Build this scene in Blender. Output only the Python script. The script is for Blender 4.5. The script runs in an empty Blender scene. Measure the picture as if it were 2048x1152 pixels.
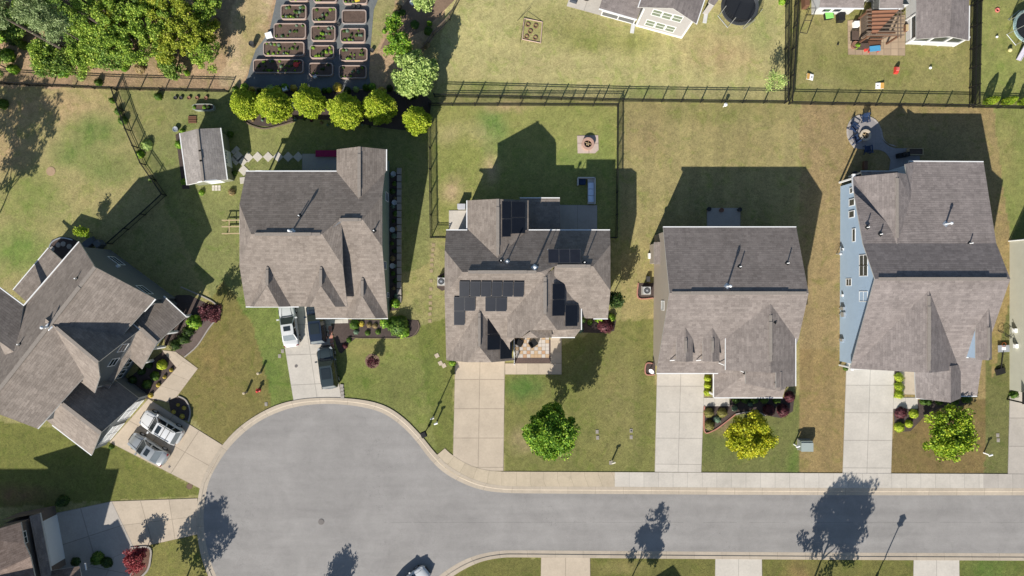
import bpy, bmesh, math, random
import numpy as np
from mathutils import Vector, Matrix, noise as mnoise
from mathutils.bvhtree import BVHTree
S = 0.055; D = 75.0; F = 1.38
sc = bpy.context.scene
col = sc.collection
# ---------------- camera, sky, sun, exposure
cam = bpy.data.objects.new('camera', bpy.data.cameras.new('camera')); col.objects.link(cam)
cam.data.sensor_width = 36.0; cam.data.lens = 24.0; cam.data.clip_end = 2000; cam.location = (0, 0, D)
sc.camera = cam
SUN_EL = math.radians(33.0); SX, SY = 0.41, 0.912
sun = bpy.data.objects.new('sun', bpy.data.lights.new('sun', 'SUN')); col.objects.link(sun)
sun.data.energy = 5.0; sun.data.angle = math.radians(0.5); sun.data.color = (1.0, 0.95, 0.87)
sun.rotation_euler = Vector((SX*math.cos(SUN_EL), SY*math.cos(SUN_EL), -math.sin(SUN_EL))).to_track_quat('-Z', 'Y').to_euler()
w = bpy.data.worlds.new('World'); sc.world = w; w.use_nodes = True
sk = w.node_tree.nodes.new('ShaderNodeTexSky'); sk.sky_type = 'NISHITA'; sk.sun_disc = False
sk.sun_elevation = SUN_EL; sk.sun_rotation = math.radians(204.0); sk.ozone_density = 4.0; sk.air_density = 1.3
bg = w.node_tree.nodes['Background']; bg.inputs['Strength'].default_value = 0.068
w.node_tree.links.new(sk.outputs['Color'], bg.inputs['Color'])
sc.view_settings.view_transform = 'Standard'; sc.view_settings.look = 'None'
sc.view_settings.exposure = 0.55; sc.view_settings.gamma = 1.0

# ---------------- coordinates: survey units (0.055 m) to metres
def g(x, y, h=0.0): return Vector(((x-1024)*S, (576-y)*S, h))
def im(x, y, h=0.0):
    k = (D-h)/D
    return Vector(((x-1024)*S*k, (576-y)*S*k, h))
def lin(v):
    v = v/255.0
    return v/12.92 if v <= 0.04045 else ((v+0.055)/1.055)**2.4
def C3(r, gg, b): return (lin(r), lin(gg), lin(b), 1.0)
def CL(r, gg, b, f=F): return (lin(r)/f, lin(gg)/f, lin(b)/f, 1.0)
def on_plane(x, y, pl):
    a, b, c = pl; n = (b-a).cross(c-a); o = Vector((0, 0, D)); d = im(x, y, 0)-o
    return o + d*(n.dot(a-o)/n.dot(d))

# ---------------- materials
MATS = {}
class NT:
    def __init__(s, name, rough=0.85):
        s.m = bpy.data.materials.new(name); s.m.use_nodes = True; s.t = s.m.node_tree
        s.b = s.t.nodes['Principled BSDF']; s.b.inputs['Roughness'].default_value = rough
        s.b.inputs['Specular IOR Level'].default_value = 0.25
        MATS[name] = s.m
    def n(s, ty, **kw):
        nd = s.t.nodes.new('ShaderNode'+ty)
        for k, v in kw.items():
            if k in nd.inputs.keys(): nd.inputs[k].default_value = v
            else: setattr(nd, k, v)
        return nd
    def l(s, a, b): s.t.links.new(a, b)
    def math(s, op, a, b=None, c=None):
        nd = s.t.nodes.new('ShaderNodeMath'); nd.operation = op
        for i, v in enumerate((a, b, c)):
            if v is None: continue
            if isinstance(v, (int, float)): nd.inputs[i].default_value = v
            else: s.l(v, nd.inputs[i])
        return nd.outputs[0]
    def pos(s): return s.n('NewGeometry').outputs['Position']
    def noise(s, vec, scale, detail=4, rough=0.6, dist=0.0):
        nd = s.n('TexNoise', Scale=scale, Detail=detail, Roughness=rough, Distortion=dist); s.l(vec, nd.inputs['Vector'])
        return nd.outputs[0]
    def ramp(s, fac, stops):
        nd = s.n('ValToRGB'); e = nd.color_ramp.elements
        while len(e) < len(stops): e.new(0.5)
        for i, (p, c) in enumerate(stops): e[i].position = p; e[i].color = c if len(c) == 4 else (*c, 1)
        s.l(fac, nd.inputs[0]); return nd.outputs[0]
    def mix(s, fac, a, b, mode='MIX'):
        nd = s.n('Mix', data_type='RGBA', blend_type=mode)
        for sock, v in ((nd.inputs[0], fac), (nd.inputs[6], a), (nd.inputs[7], b)):
            if isinstance(v, (int, float, tuple)): sock.default_value = v
            else: s.l(v, sock)
        return nd.outputs[2]
    def scalecol(s, c, f):
        nd = s.n('VectorMath', operation='SCALE')
        if isinstance(c, tuple): nd.inputs[0].default_value = c[:3]
        else: s.l(c, nd.inputs[0])
        if isinstance(f, (int, float)): nd.inputs['Scale'].default_value = f
        else: s.l(f, nd.inputs['Scale'])
        return nd.outputs[0]
    def bump(s, h, dist=0.02, strength=1.0):
        nd = s.n('Bump', Distance=dist, Strength=strength); s.l(h, nd.inputs['Height'])
        s.l(nd.outputs[0], s.b.inputs['Normal'])
    def out(s, c): s.l(c, s.b.inputs['Base Color'])
def plain(name, c, rough=0.6, var=0.18, scale=2.5, metal=0.0, spec=None):
    if name in MATS: return MATS[name]
    t = NT(name, rough); nz = t.noise(t.pos(), scale)
    t.out(t.scalecol(c, t.math('MULTIPLY_ADD', nz, 2*var, 1-var)))
    t.b.inputs['Metallic'].default_value = metal
    if spec is not None: t.b.inputs['Specular IOR Level'].default_value = spec
    return t.m
def uvn(t):
    sp = t.n('SeparateXYZ'); u = t.n('UVMap'); t.l(u.outputs[0], sp.inputs[0]); return u.outputs[0], sp.outputs[0], sp.outputs[1]
def shingle(name, c1, c2, course=0.235):
    t = NT(name, 0.95); uv, u, v = uvn(t)
    row = t.math('FLOOR', t.math('DIVIDE', v, course)); fr = t.math('FRACT', t.math('DIVIDE', v, course))
    wr = t.n('TexWhiteNoise', noise_dimensions='1D'); t.l(row, wr.inputs['W'])
    uu = t.math('ADD', t.math('DIVIDE', u, 0.42), t.math('MULTIPLY', wr.outputs[0], 17.0))
    cv = t.n('CombineXYZ'); t.l(t.math('FLOOR', uu), cv.inputs[0]); t.l(row, cv.inputs[1])
    wn = t.n('TexWhiteNoise', noise_dimensions='2D'); t.l(cv.outputs[0], wn.inputs['Vector'])
    big = t.noise(t.pos(), 0.35, 4, 0.6); med = t.noise(t.pos(), 4.5, 5, 0.85, 2.5)
    f = t.math('ADD', t.math('MULTIPLY', wn.outputs[0], 0.34), t.math('MULTIPLY_ADD', med, 1.9, -0.75))
    base = t.mix(t.math('MINIMUM', t.math('MAXIMUM', f, 0.0), 1.0), c1, c2)
    base = t.scalecol(base, t.math('ADD', t.math('MULTIPLY_ADD', big, 0.5, 0.68), t.math('MULTIPLY', wr.outputs[0], 0.10)))
    t.out(base)
    mp = t.n('Mapping'); mp.inputs['Scale'].default_value = (1.1, 0.16, 1.0); t.l(uv, mp.inputs[0]); stk = t.noise(mp.outputs[0], 1.0, 5, 0.65, 0.6)
    t.out(t.scalecol(base, t.math('MULTIPLY_ADD', stk, 0.5, 0.76)))
    saw = t.math('SUBTRACT', 1.0, fr)
    t.bump(t.math('ADD', saw, t.math('MULTIPLY', wn.outputs[0], 0.45)), 0.026, 1.0)
    return t.m
def siding(name, c, lap=0.18):
    t = NT(name, 0.7); sp = t.n('SeparateXYZ'); t.l(t.pos(), sp.inputs[0])
    fr = t.math('FRACT', t.math('DIVIDE', sp.outputs[2], lap)); nz = t.noise(t.pos(), 1.2)
    ln = t.math('LESS_THAN', fr, 0.1)
    t.out(t.scalecol(c, t.math('SUBTRACT', t.math('MULTIPLY_ADD', nz, 0.16, 0.92), t.math('MULTIPLY', ln, 0.12))))
    t.bump(t.math('SUBTRACT', 1.0, fr), 0.012, 0.8)
    return t.m
def concrete(name, c, joint=0.013, jd=0.33, tone=0.10):
    # joints run along whole UV units, every panel has its own tone
    t = NT(name, 0.9); uv, u, v = uvn(t)
    j = None
    for q in (u, v):
        f = t.math('FRACT', q); d = t.math('MINIMUM', f, t.math('SUBTRACT', 1.0, f))
        e = t.math('LESS_THAN', d, joint); j = e if j is None else t.math('MAXIMUM', j, e)
    cv = t.n('CombineXYZ'); t.l(t.math('FLOOR', u), cv.inputs[0]); t.l(t.math('FLOOR', v), cv.inputs[1])
    wn = t.n('TexWhiteNoise', noise_dimensions='2D'); t.l(cv.outputs[0], wn.inputs['Vector'])
    n1 = t.noise(t.pos(), 0.5, 6, 0.7); n2 = t.noise(t.pos(), 5.0, 4, 0.7)
    k = t.math('ADD', t.math('MULTIPLY_ADD', wn.outputs[0], tone, 1-tone*0.5), t.math('ADD', t.math('MULTIPLY_ADD', n1, 0.5, -0.25), t.math('MULTIPLY_ADD', n2, 0.3, -0.15)))
    stn = t.math('MULTIPLY', t.math('MINIMUM', t.math('MAXIMUM', t.math('MULTIPLY_ADD', t.noise(t.pos(), 0.9, 5, 0.7, 0.8), 8.0, -4.9), 0.0), 1.0), 0.16)
    k = t.math('SUBTRACT', k, stn)
    t.out(t.scalecol(c, t.math('MULTIPLY', k, t.math('SUBTRACT', 1.0, t.math('MULTIPLY', j, jd)))))
    t.bump(n2, 0.004, 0.5)
    return t.m
def leafmat(name, c1, c2, c3=None, sheen=0.3):
    t = NT(name, 0.55); rnd = t.n('NewGeometry').outputs['Random Per Island']
    n1 = t.noise(t.pos(), 0.9, 3)
    f = t.math('ADD', t.math('MULTIPLY', rnd, 0.65), t.math('MULTIPLY_ADD', n1, 0.9, -0.28))
    st = [(0.0, c1), (1.0, c2)] if c3 is None else [(0.0, c1), (0.55, c2), (1.0, c3)]
    base = t.ramp(f, st); t.out(base)
    tr = t.n('BsdfTranslucent'); t.l(t.scalecol(base, 1.1), tr.inputs[0])
    mx = t.n('MixShader'); mx.inputs[0].default_value = 0.24
    t.l(t.b.outputs[0], mx.inputs[1]); t.l(tr.outputs[0], mx.inputs[2])
    t.l(mx.outputs[0], t.t.nodes['Material Output'].inputs[0])
    return t.m
def grassmat(name):
    t = NT(name, 0.95); at = t.n('VertexColor', layer_name='turf')
    p = t.pos(); n1 = t.noise(p, 3.2, 6, 0.85, 2.2); n2 = t.noise(p, 1.6, 5, 0.7, 2.0); n3 = t.noise(p, 0.35, 4, 0.65)
    k = t.math('ADD', t.math('MULTIPLY_ADD', n1, 2.4, -1.2), t.math('MULTIPLY_ADD', n2, 1.0, -0.5))
    c = t.scalecol(at.outputs[0], t.math('ADD', k, 1.0))
    cl = lambda x: t.math('MINIMUM', t.math('MAXIMUM', x, 0.0), 1.0)
    tint = lambda col_, v: t.mix(1.0, col_, v, 'MULTIPLY')
    n4 = t.noise(p, 0.55, 7, 0.72, 0.9); n5 = t.noise(p, 2.4, 6, 0.8, 4.0)
    dry = t.mix(t.math('MULTIPLY', cl(t.math('MULTIPLY_ADD', n3, 4.0, -1.9)), 0.5), c, tint(c, (1.2, 1.1, 1.14, 1)))
    grn = t.mix(t.math('MULTIPLY', cl(t.math('MULTIPLY_ADD', n4, 6.0, -3.05)), 0.85), dry, tint(dry, (0.72, 0.88, 0.60, 1)))
    grn = t.mix(t.math('MULTIPLY', cl(t.math('MULTIPLY_ADD', n5, 8.0, -4.4)), 0.85), grn, tint(grn, (1.28, 1.2, 1.22, 1)))
    grn = t.mix(t.math('MULTIPLY', cl(t.math('MULTIPLY_ADD', n5, -8.0, 3.2)), 0.8), grn, tint(grn, (0.74, 0.81, 0.72, 1)))
    t.out(grn); t.bump(n1, 0.07, 0.9)
    return t.m
def soil(name, c1, c2, scale=4.0):
    t = NT(name, 0.98); p = t.pos(); n1 = t.noise(p, scale, 6, 0.8, 0.6); n2 = t.noise(p, 0.5, 4, 0.6)
    t.out(t.scalecol(t.mix(n1, c1, c2), t.math('MULTIPLY_ADD', n2, 0.7, 0.65))); t.bump(n1, 0.06, 0.8)
    return t.m
def asphalt(name):
    t = NT(name, 0.92); p = t.pos()
    mp = t.n('Mapping'); mp.inputs['Scale'].default_value = (0.12, 1.0, 1.0); t.l(p, mp.inputs[0])
    st = t.noise(mp.outputs[0], 0.8, 5, 0.6); n1 = t.noise(p, 0.22, 5, 0.65, 0.8); n2 = t.noise(p, 9.0, 3, 0.8); n3 = t.noise(p, 1.1, 6, 0.75, 1.0)
    k = t.math('ADD', t.math('MULTIPLY_ADD', st, 0.4, -0.2), t.math('ADD', t.math('MULTIPLY_ADD', n1, 0.5, -0.25), t.math('ADD', t.math('MULTIPLY_ADD', n2, 0.36, -0.18), t.math('MULTIPLY_ADD', n3, 0.3, -0.15))))
    sp = t.n('SeparateXYZ'); t.l(p, sp.inputs[0]); wob = t.noise(p, 0.5, 4, 0.7)
    hair = lambda sc, off, wd: t.math('LESS_THAN', t.math('ABSOLUTE', t.math('SUBTRACT', t.noise(p, sc, 6, 0.62, 0.4), off)), wd)
    crack = t.math('MULTIPLY', hair(0.13, 0.47, 0.0011), t.math('GREATER_THAN', t.noise(p, 0.09, 2), 0.52))
    seam = t.math('LESS_THAN', t.math('ABSOLUTE', t.math('ADD', t.math('ADD', sp.outputs[1], 25.75), t.math('MULTIPLY_ADD', wob, 0.3, -0.15))), 0.035)
    seam = t.math('MULTIPLY', seam, t.math('MULTIPLY', t.math('GREATER_THAN', sp.outputs[0], -14.0), t.math('GREATER_THAN', t.noise(p, 0.4, 3), 0.44)))
    drip = t.math('GREATER_THAN', t.noise(p, 1.3, 3, 0.7), 0.74)
    crack = t.math('MAXIMUM', t.math('MAXIMUM', crack, t.math('MULTIPLY', seam, 0.8)), t.math('MULTIPLY', drip, 0.9))
    trk = t.math('MULTIPLY', t.math('MULTIPLY', t.math('COSINE', t.math('MULTIPLY', t.math('ADD', sp.outputs[1], 25.75), 3.3)), 0.035), t.math('GREATER_THAN', sp.outputs[0], -4.0))
    k = t.math('ADD', k, trk)
    t.out(t.scalecol(CL(161, 157, 153), t.math('SUBTRACT', t.math('ADD', k, 1.0), t.math('MULTIPLY', crack, 0.22)))); t.bump(n2, 0.01, 0.6)
    return t.m

TAUPE = shingle('taupe_shingle', CL(116, 106, 98, 1.15), CL(162, 151, 141, 1.15))
GREYSH = shingle('grey_shingle', CL(114, 106, 103, 1.12), CL(159, 149, 144, 1.12))
BROWNSH = shingle('brown_grey_shingle', CL(114, 105, 100, 1.1), CL(158, 148, 141, 1.1))
WHITE = plain('white_trim', (0.70, 0.70, 0.69, 1), 0.5, 0.05)
FASCIA = plain('fascia_trim', (0.42, 0.41, 0.39, 1), 0.6, 0.1)
OFFW = plain('cream_trim', (0.62, 0.6, 0.54, 1), 0.6, 0.06)
RIDGE = plain('ridge_cap_shingle', CL(150, 141, 132, 1.3), 0.95, 0.25, 6)
GLASS = plain('window_glass', (0.03, 0.04, 0.045, 1), 0.06, 0.2, spec=0.6)
DARK = plain('black_metal', (0.015, 0.015, 0.015, 1), 0.5, 0.2)
STEEL = plain('galvanised_steel', (0.5, 0.52, 0.54, 1), 0.4, 0.1, metal=0.6)
PVC = plain('white_pvc', (0.82, 0.82, 0.8, 1), 0.4, 0.04)
RUBBER = plain('tyre_rubber', (0.02, 0.02, 0.02, 1), 0.8)
WOOD = plain('pale_timber', CL(198, 176, 138), 0.8, 0.2, 6)
WOODG = plain('grey_timber', CL(128, 112, 98), 0.85, 0.25, 6)
WOODB = plain('brown_timber', CL(122, 88, 68), 0.8, 0.25, 6)
BARK = plain('tree_bark', CL(110, 98, 90), 0.95, 0.4, 4)
SOIL = soil('bed_soil', CL(74, 60, 52), CL(128, 108, 96))
MULCH = soil('dark_mulch', CL(58, 48, 46), CL(112, 98, 92), 5)
ASPH = asphalt('worn_asphalt')
TURF = grassmat('lawn_turf')
CTAN = concrete('tan_concrete', CL(204, 188, 167))
CWHITE = concrete('white_concrete', CL(211, 203, 191))
CGREY = concrete('grey_concrete', CL(190, 182, 172))
CKERB = concrete('kerb_concrete', CL(196, 182, 163), 0.006, 0.35)
CSIDET = concrete('tan_sidewalk', CL(204, 188, 163), 0.012)
CSIDEW = concrete('white_sidewalk', CL(212, 204, 192), 0.012)
CSIDEG = concrete('grey_sidewalk', CL(192, 184, 174), 0.012)
PAVER = concrete('paver_patio', CL(188, 165, 138), 0.05, 0.3, 0.25)

# ---------------- objects
def obj(name, me, parent=None):
    o = bpy.data.objects.new(name, me); col.objects.link(o)
    if parent: o.parent = parent
    return o
def wl(o):
    v = Vector((0, 0, 0))
    while o: v += o.location; o = o.parent
    return v
def tag(o, label=None, cat=None, group=None, kind=None):
    if label: o['label'] = label
    if cat: o['category'] = cat
    if group: o['group'] = group
    if kind: o['kind'] = kind
    return o
def thing(name, label, cat, loc=(0, 0, 0), group=None):
    o = obj(name, None); o.location = loc; o.empty_display_size = 0.3
    return tag(o, label, cat, group)
def kids(o): return [c for c in bpy.data.objects if c.parent == o]
def copy_tree(o, parent=None, loc=None, rz=None, scale=None, label=None, group=None, ch=None):
    c = o.copy(); col.objects.link(c)
    if parent: c.parent = parent
    if loc is not None: c.location = loc
    if rz is not None: c.rotation_euler = (0, 0, rz)
    if scale is not None: c.scale = scale if not isinstance(scale, (int, float)) else (scale,)*3
    if label: c['label'] = label
    if group: c['group'] = group
    for k in o.children: copy_tree(k, c)
    return c
class MB:
    def __init__(s): s.v = []; s.f = []; s.m = []; s.uv = None
    def add(s, vs, fs, mi=0):
        b = len(s.v); s.v += [tuple(x) for x in vs]
        for f in fs: s.f.append([b+i for i in f]); s.m.append(mi)
        return s
    def box(s, c, size, rz=0.0, mi=0, z0=None, taper=1.0):
        cx, cy = c[0], c[1]; zz = z0 if z0 is not None else c[2]-size[2]/2
        ca, sa = math.cos(rz), math.sin(rz); vs = []
        for k, tz in ((1.0, 0), (taper, 1)):
            for ex, ey in ((-.5, -.5), (.5, -.5), (.5, .5), (-.5, .5)):
                x, y = ex*size[0]*k, ey*size[1]*k
                vs.append((cx+x*ca-y*sa, cy+x*sa+y*ca, zz+tz*size[2]))
        return s.add(vs, [(3, 2, 1, 0), (4, 5, 6, 7), (0, 1, 5, 4), (1, 2, 6, 5), (2, 3, 7, 6), (3, 0, 4, 7)], mi)
    def lathe(s, c, prof, n=16, mi=0, caps=True):
        vs = []; fs = []
        for r, z in prof:
            for i in range(n):
                a = 2*math.pi*i/n; vs.append((c[0]+r*math.cos(a), c[1]+r*math.sin(a), c[2]+z))
        for j in range(len(prof)-1):
            for i in range(n):
                k = (i+1) % n; fs.append((j*n+i, j*n+k, (j+1)*n+k, (j+1)*n+i))
        if caps:
            fs.append(tuple(range(n-1, -1, -1))); fs.append(tuple((len(prof)-1)*n+i for i in range(n)))
        return s.add(vs, fs, mi)
    def tube(s, p, q, r, r2=None, n=8, mi=0):
        p = Vector(p); q = Vector(q); d = (q-p).normalized(); r2 = r if r2 is None else r2
        a = d.orthogonal().normalized(); b = d.cross(a); vs = []
        for c, rr in ((p, r), (q, r2)):
            for i in range(n):
                t = 2*math.pi*i/n; vs.append(c+a*(rr*math.cos(t))+b*(rr*math.sin(t)))
        fs = [(i, (i+1) % n, n+(i+1) % n, n+i) for i in range(n)]+[tuple(range(n-1, -1, -1)), tuple(range(n, 2*n))]
        return s.add(vs, fs, mi)
    def bar(s, p, q, w_, h_, mi=0):
        p = Vector(p); q = Vector(q); d = (q-p).normalized(); up = Vector((0, 0, 1))
        sd = d.cross(up); sd = Vector((1, 0, 0)) if sd.length < 1e-4 else sd.normalized(); u2 = sd.cross(d)
        vs = [c+sd*(w_/2*ex)+u2*(h_/2*ey) for c in (p, q) for ex, ey in ((-1, -1), (1, -1), (1, 1), (-1, 1))]
        return s.add(vs, [(3, 2, 1, 0), (4, 5, 6, 7), (0, 1, 5, 4), (1, 2, 6, 5), (2, 3, 7, 6), (3, 0, 4, 7)], mi)
    def prism(s, pts, z0, z1, mi=0):
        n = len(pts); a = sum(pts[i][0]*pts[(i+1) % n][1]-pts[(i+1) % n][0]*pts[i][1] for i in range(n))
        if a < 0: pts = pts[::-1]
        vs = [(p[0], p[1], z0) for p in pts]+[(p[0], p[1], z1) for p in pts]
        return s.add(vs, [tuple(range(n-1, -1, -1)), tuple(range(n, 2*n))]+[(i, (i+1) % n, n+(i+1) % n, n+i) for i in range(n)], mi)
    def build(s, name, mats, parent=None, smooth=False):
        mats = mats if isinstance(mats, (list, tuple)) else [mats]
        o0 = wl(parent) if parent else Vector((0, 0, 0))
        me = bpy.data.meshes.new(name); me.from_pydata([(x-o0.x, y-o0.y, z-o0.z) for x, y, z in s.v], [], s.f)
        for m in mats: me.materials.append(m)
        me.polygons.foreach_set('material_index', s.m)
        if smooth: me.polygons.foreach_set('use_smooth', [True]*len(s.f))
        me.update(); return obj(name, me, parent)
def solo(mb, name, mats, label, cat, loc, group=None, smooth=False):
    # a one-mesh thing: the mesh is given round its own base point
    o = mb.build(name, mats, None, smooth); o.location = loc
    return tag(o, label, cat, group)
# ---------------- setting: ground, lawns, roads, pavements
def inpoly(X, Y, poly):
    r = np.zeros(X.shape, bool); n = len(poly)
    for i in range(n):
        x1, y1 = poly[i]; x2, y2 = poly[(i+1) % n]
        if y1 == y2: continue
        c = ((y1 > Y) != (y2 > Y)) & (X < (x2-x1)*(Y-y1)/(y2-y1)+x1); r ^= c
    return r
def vnoise(X, Y, scale, seed):
    rs = np.random.RandomState(seed); gsz = 256; tab = rs.rand(gsz, gsz); out = np.zeros(X.shape); amp = 1; tot = 0
    for o in range(4):
        x = X/scale*(2**o); y = Y/scale*(2**o); xi = np.floor(x).astype(int); yi = np.floor(y).astype(int); fx = x-xi; fy = y-yi
        fx = fx*fx*(3-2*fx); fy = fy*fy*(3-2*fy)
        a = tab[xi % gsz, yi % gsz]; b = tab[(xi+1) % gsz, yi % gsz]; c = tab[xi % gsz, (yi+1) % gsz]; d = tab[(xi+1) % gsz, (yi+1) % gsz]
        out += amp*((a*(1-fx)+b*fx)*(1-fy)+(c*(1-fx)+d*fx)*fy); tot += amp; amp *= 0.5
    return out/tot
def build_lawn():
    xs = np.arange(-160, 2208, 4.0); ys = np.arange(-120, 1290, 4.0); nx, ny = len(xs), len(ys)
    X, Y = np.meshgrid(xs, ys); wx = X+(vnoise(X, Y, 26, 1)-.5)*14; wy = Y+(vnoise(X, Y, 26, 2)-.5)*14
    colr = np.zeros(X.shape+(3,)); colr[:] = (150, 143, 88)
    def reg(poly, c, warp=1.0):
        m = inpoly(X+(wx-X)*warp, Y+(wy-Y)*warp, poly); colr[m] = c
    def spot(x, y, r, c, a=1.0, ry=None):
        ry = ry or r; d = np.sqrt(((wx-x)/r)**2+((wy-y)/ry)**2); t = np.clip(1.25-d, 0, 1)*a
        t = np.clip(t*(0.45+1.1*vnoise(X, Y, 18, 7)), 0, 1)[..., None]; colr[:] = colr*(1-t)+np.array(c)*t
    reg([(-160, 160), (250, 170), (345, 395), (220, 500), (0, 700), (-160, 700)], (158, 148, 94))
    for q in ((90, 215, 150, 45, (178, 152, 108)), (20, 300, 60, 120, (176, 150, 106)), (190, 265, 60, 40, (104, 122, 56)), (150, 310, 50, 30, (110, 126, 60)), (60, 395, 70, 60, (118, 132, 60)), (40, 500, 70, 50, (108, 130, 56)), (215, 340, 50, 30, (106, 124, 58)), (250, 330, 60, 40, (130, 132, 74)), (130, 440, 70, 40, (146, 142, 86))):
        spot(q[0], q[1], q[2], q[4], .8, q[3])
    reg([(-160, -120), (960, -120), (900, 30), (850, 100), (790, 185), (450, 182), (-160, 172)], (176, 148, 112))
    spot(330, 60, 200, (140, 122, 84), .6, 90)
    reg([(555, -20), (500, 130), (470, 180), (440, 172), (455, 110), (470, 0)], (190, 166, 126)); spot(505, 60, 30, (150, 138, 84), .7, 90)
    reg([(742, -20), (800, -20), (760, 90), (740, 110)], (150, 142, 90))
    reg([(240, 182), (880, 182), (870, 520), (480, 700), (440, 640), (330, 400)], (128, 130, 74))
    spot(300, 225, 60, (142, 136, 80), .8); spot(530, 270, 70, (138, 138, 78), .8, 40)
    reg([(905, -120), (1572, -120), (1574, 205), (870, 190), (880, 90)], (172, 163, 106))
    for q in ((960, 60, 70, 60, (180, 172, 112)), (1130, 55, 100, 45, (142, 138, 78)), (1180, 80, 60, 30, (136, 136, 72)), (1450, 110, 90, 45, (176, 154, 106)), (1270, 85, 50, 30, (136, 138, 70)), (1520, 60, 25, 60, (146, 148, 86)), (960, 175, 90, 18, (140, 142, 78)), (1290, 185, 60, 16, (138, 144, 80)), (1060, 130, 120, 30, (168, 158, 104))):
        spot(q[0], q[1], q[2], q[4], .75, q[3])
    reg([(1578, -120), (1946, -120), (1942, 214), (1576, 206)], (138, 132, 76)); spot(1640, 60, 60, (146, 138, 84), .7, 40); spot(1700, 150, 90, (126, 126, 66), .7, 30); spot(1640, 165, 60, (146, 138, 86), .7, 25); spot(1880, 130, 60, (142, 136, 80), .6, 40)
    reg([(1946, -120), (2210, -120), (2210, 216), (1942, 216)], (140, 140, 76)); spot(2000, 150, 60, (132, 140, 68), .6, 50)
    reg([(864, 212), (1240, 212), (1238, 480), (864, 480)], (142, 142, 76), .4)
    for q in ((985, 255, 34, 60, (112, 132, 64)), (930, 270, 60, 30, (172, 158, 110)), (900, 350, 40, 60, (128, 132, 66)), (980, 340, 20, 40, (176, 156, 112)), (905, 380, 30, 30, (176, 154, 112)), (1160, 320, 70, 35, (122, 134, 66)), (1010, 215, 60, 12, (170, 150, 104)), (1130, 230, 60, 30, (138, 140, 74)), (930, 300, 30, 50, (132, 136, 66)), (1215, 300, 20, 60, (128, 138, 66))):
        spot(q[0], q[1], q[2], q[4], .85, q[3])
    reg([(1242, 205), (1600, 208), (1600, 950), (1240, 950)], (154, 142, 90), .3); spot(1420, 225, 200, (124, 122, 66), .5, 30); spot(1290, 260, 50, (144, 128, 84), .6, 60); spot(1480, 290, 80, (140, 130, 80), .6, 50)
    reg([(1600, 205), (1692, 208), (1690, 950), (1597, 950)], (149, 130, 86), .2)
    reg([(1690, 205), (1990, 216), (2060, 400), (2040, 560), (1990, 700), (1968, 950), (1690, 950)], (150, 131, 84), .3)
    reg([(1985, 216), (2210, 216), (2210, 480), (2020, 480)], (130, 134, 70), .5); spot(2010, 300, 30, (150, 138, 82), .6, 80)
    reg([(1786, 800), (1970, 800), (1968, 950), (1782, 950)], (124, 106, 62), .2)
    reg([(1972, 690), (2018, 600), (2018, 950), (1968, 950)], (108, 108, 58), .25); reg([(1972, 690), (2020, 560), (2018, 600), (1985, 760)], (150, 130, 80), .3)
    reg([(862, 480), (890, 480), (912, 720), (908, 920), (820, 860), (790, 660), (855, 560)], (140, 136, 82)); reg([(800, 660), (890, 640), (912, 740), (906, 915), (870, 915), (790, 830)], (112, 116, 54))
    spot(872, 520, 16, (152, 144, 96), .8, 100); spot(850, 740, 40, (104, 116, 50), .8, 80)
    reg([(640, 640), (830, 640), (872, 900), (800, 840), (690, 800)], (122, 126, 64)); spot(745, 690, 70, (142, 134, 76), .8, 30); spot(720, 770, 60, (108, 118, 52), .7, 30); spot(800, 780, 50, (112, 114, 58), .7)
    reg([(470, 590), (560, 600), (600, 800), (480, 860)], (114, 124, 58)); spot(535, 745, 30, (98, 116, 50), .8, 50)
    reg([(350, 700), (450, 560), (500, 640), (540, 780), (540, 820), (440, 900), (360, 810)], (122, 114, 60)); spot(430, 720, 60, (130, 114, 64), .7, 80)
    reg([(-160, 820), (200, 870), (420, 990), (100, 1010), (-160, 1020)], (112, 114, 52)); spot(30, 990, 90, (128, 100, 68), .7, 25)
    reg([(270, 1080), (410, 1060), (430, 1290), (240, 1290)], (126, 122, 62))
    reg([(1008, 740), (1240, 640), (1312, 640), (1312, 948), (1008, 945)], (120, 119, 62), .4); spot(1050, 775, 40, (84, 112, 46), .9, 30); spot(1045, 880, 30, (164, 142, 108), .7, 30); spot(1240, 800, 60, (132, 124, 74), .6, 140); spot(1290, 800, 14, (112, 112, 56), .7, 160)
    reg([(1400, 800), (1598, 790), (1598, 950), (1398, 950)], (112, 114, 60), .3); spot(1440, 880, 50, (98, 106, 50), .6, 50); spot(1585, 925, 16, (96, 112, 48), .8, 40); spot(1460, 855, 40, (140, 118, 84), .7, 20)
    reg([(1600, 700), (1692, 700), (1688, 950), (1597, 950)], (144, 124, 78), .2)
    reg([(840, 1112), (2210, 1112), (2210, 1290), (840, 1290)], (110, 108, 52)); spot(1250, 1135, 60, (138, 128, 76), .7, 14); spot(1600, 1150, 40, (140, 114, 72), .6); spot(1980, 1140, 80, (92, 112, 46), .7)
    mow = (X > 1240)*(X < 1692)*((Y < 470)+(Y > 600))*0.018*np.sign(np.sin((X+Y*.035)/7.5))*vnoise(X, Y, 60, 12)*2; colr *= (1+mow)[..., None]
    colr *= (1+.16*(vnoise(X, Y, 9, 21)-.5))[..., None]
    v = np.stack([(X-1024)*S, (576-Y)*S, np.zeros_like(X)], -1).reshape(-1, 3)
    idx = np.arange(nx*ny).reshape(ny, nx)
    f = np.stack([idx[1:, :-1], idx[1:, 1:], idx[:-1, 1:], idx[:-1, :-1]], -1).reshape(-1, 4)
    me = bpy.data.meshes.new('lawn'); me.vertices.add(len(v)); me.vertices.foreach_set('co', v.ravel())
    me.loops.add(f.size); me.loops.foreach_set('vertex_index', f.ravel()); me.polygons.add(len(f))
    me.polygons.foreach_set('loop_start', np.arange(0, f.size, 4)); me.polygons.foreach_set('loop_total', np.full(len(f), 4))
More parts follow.
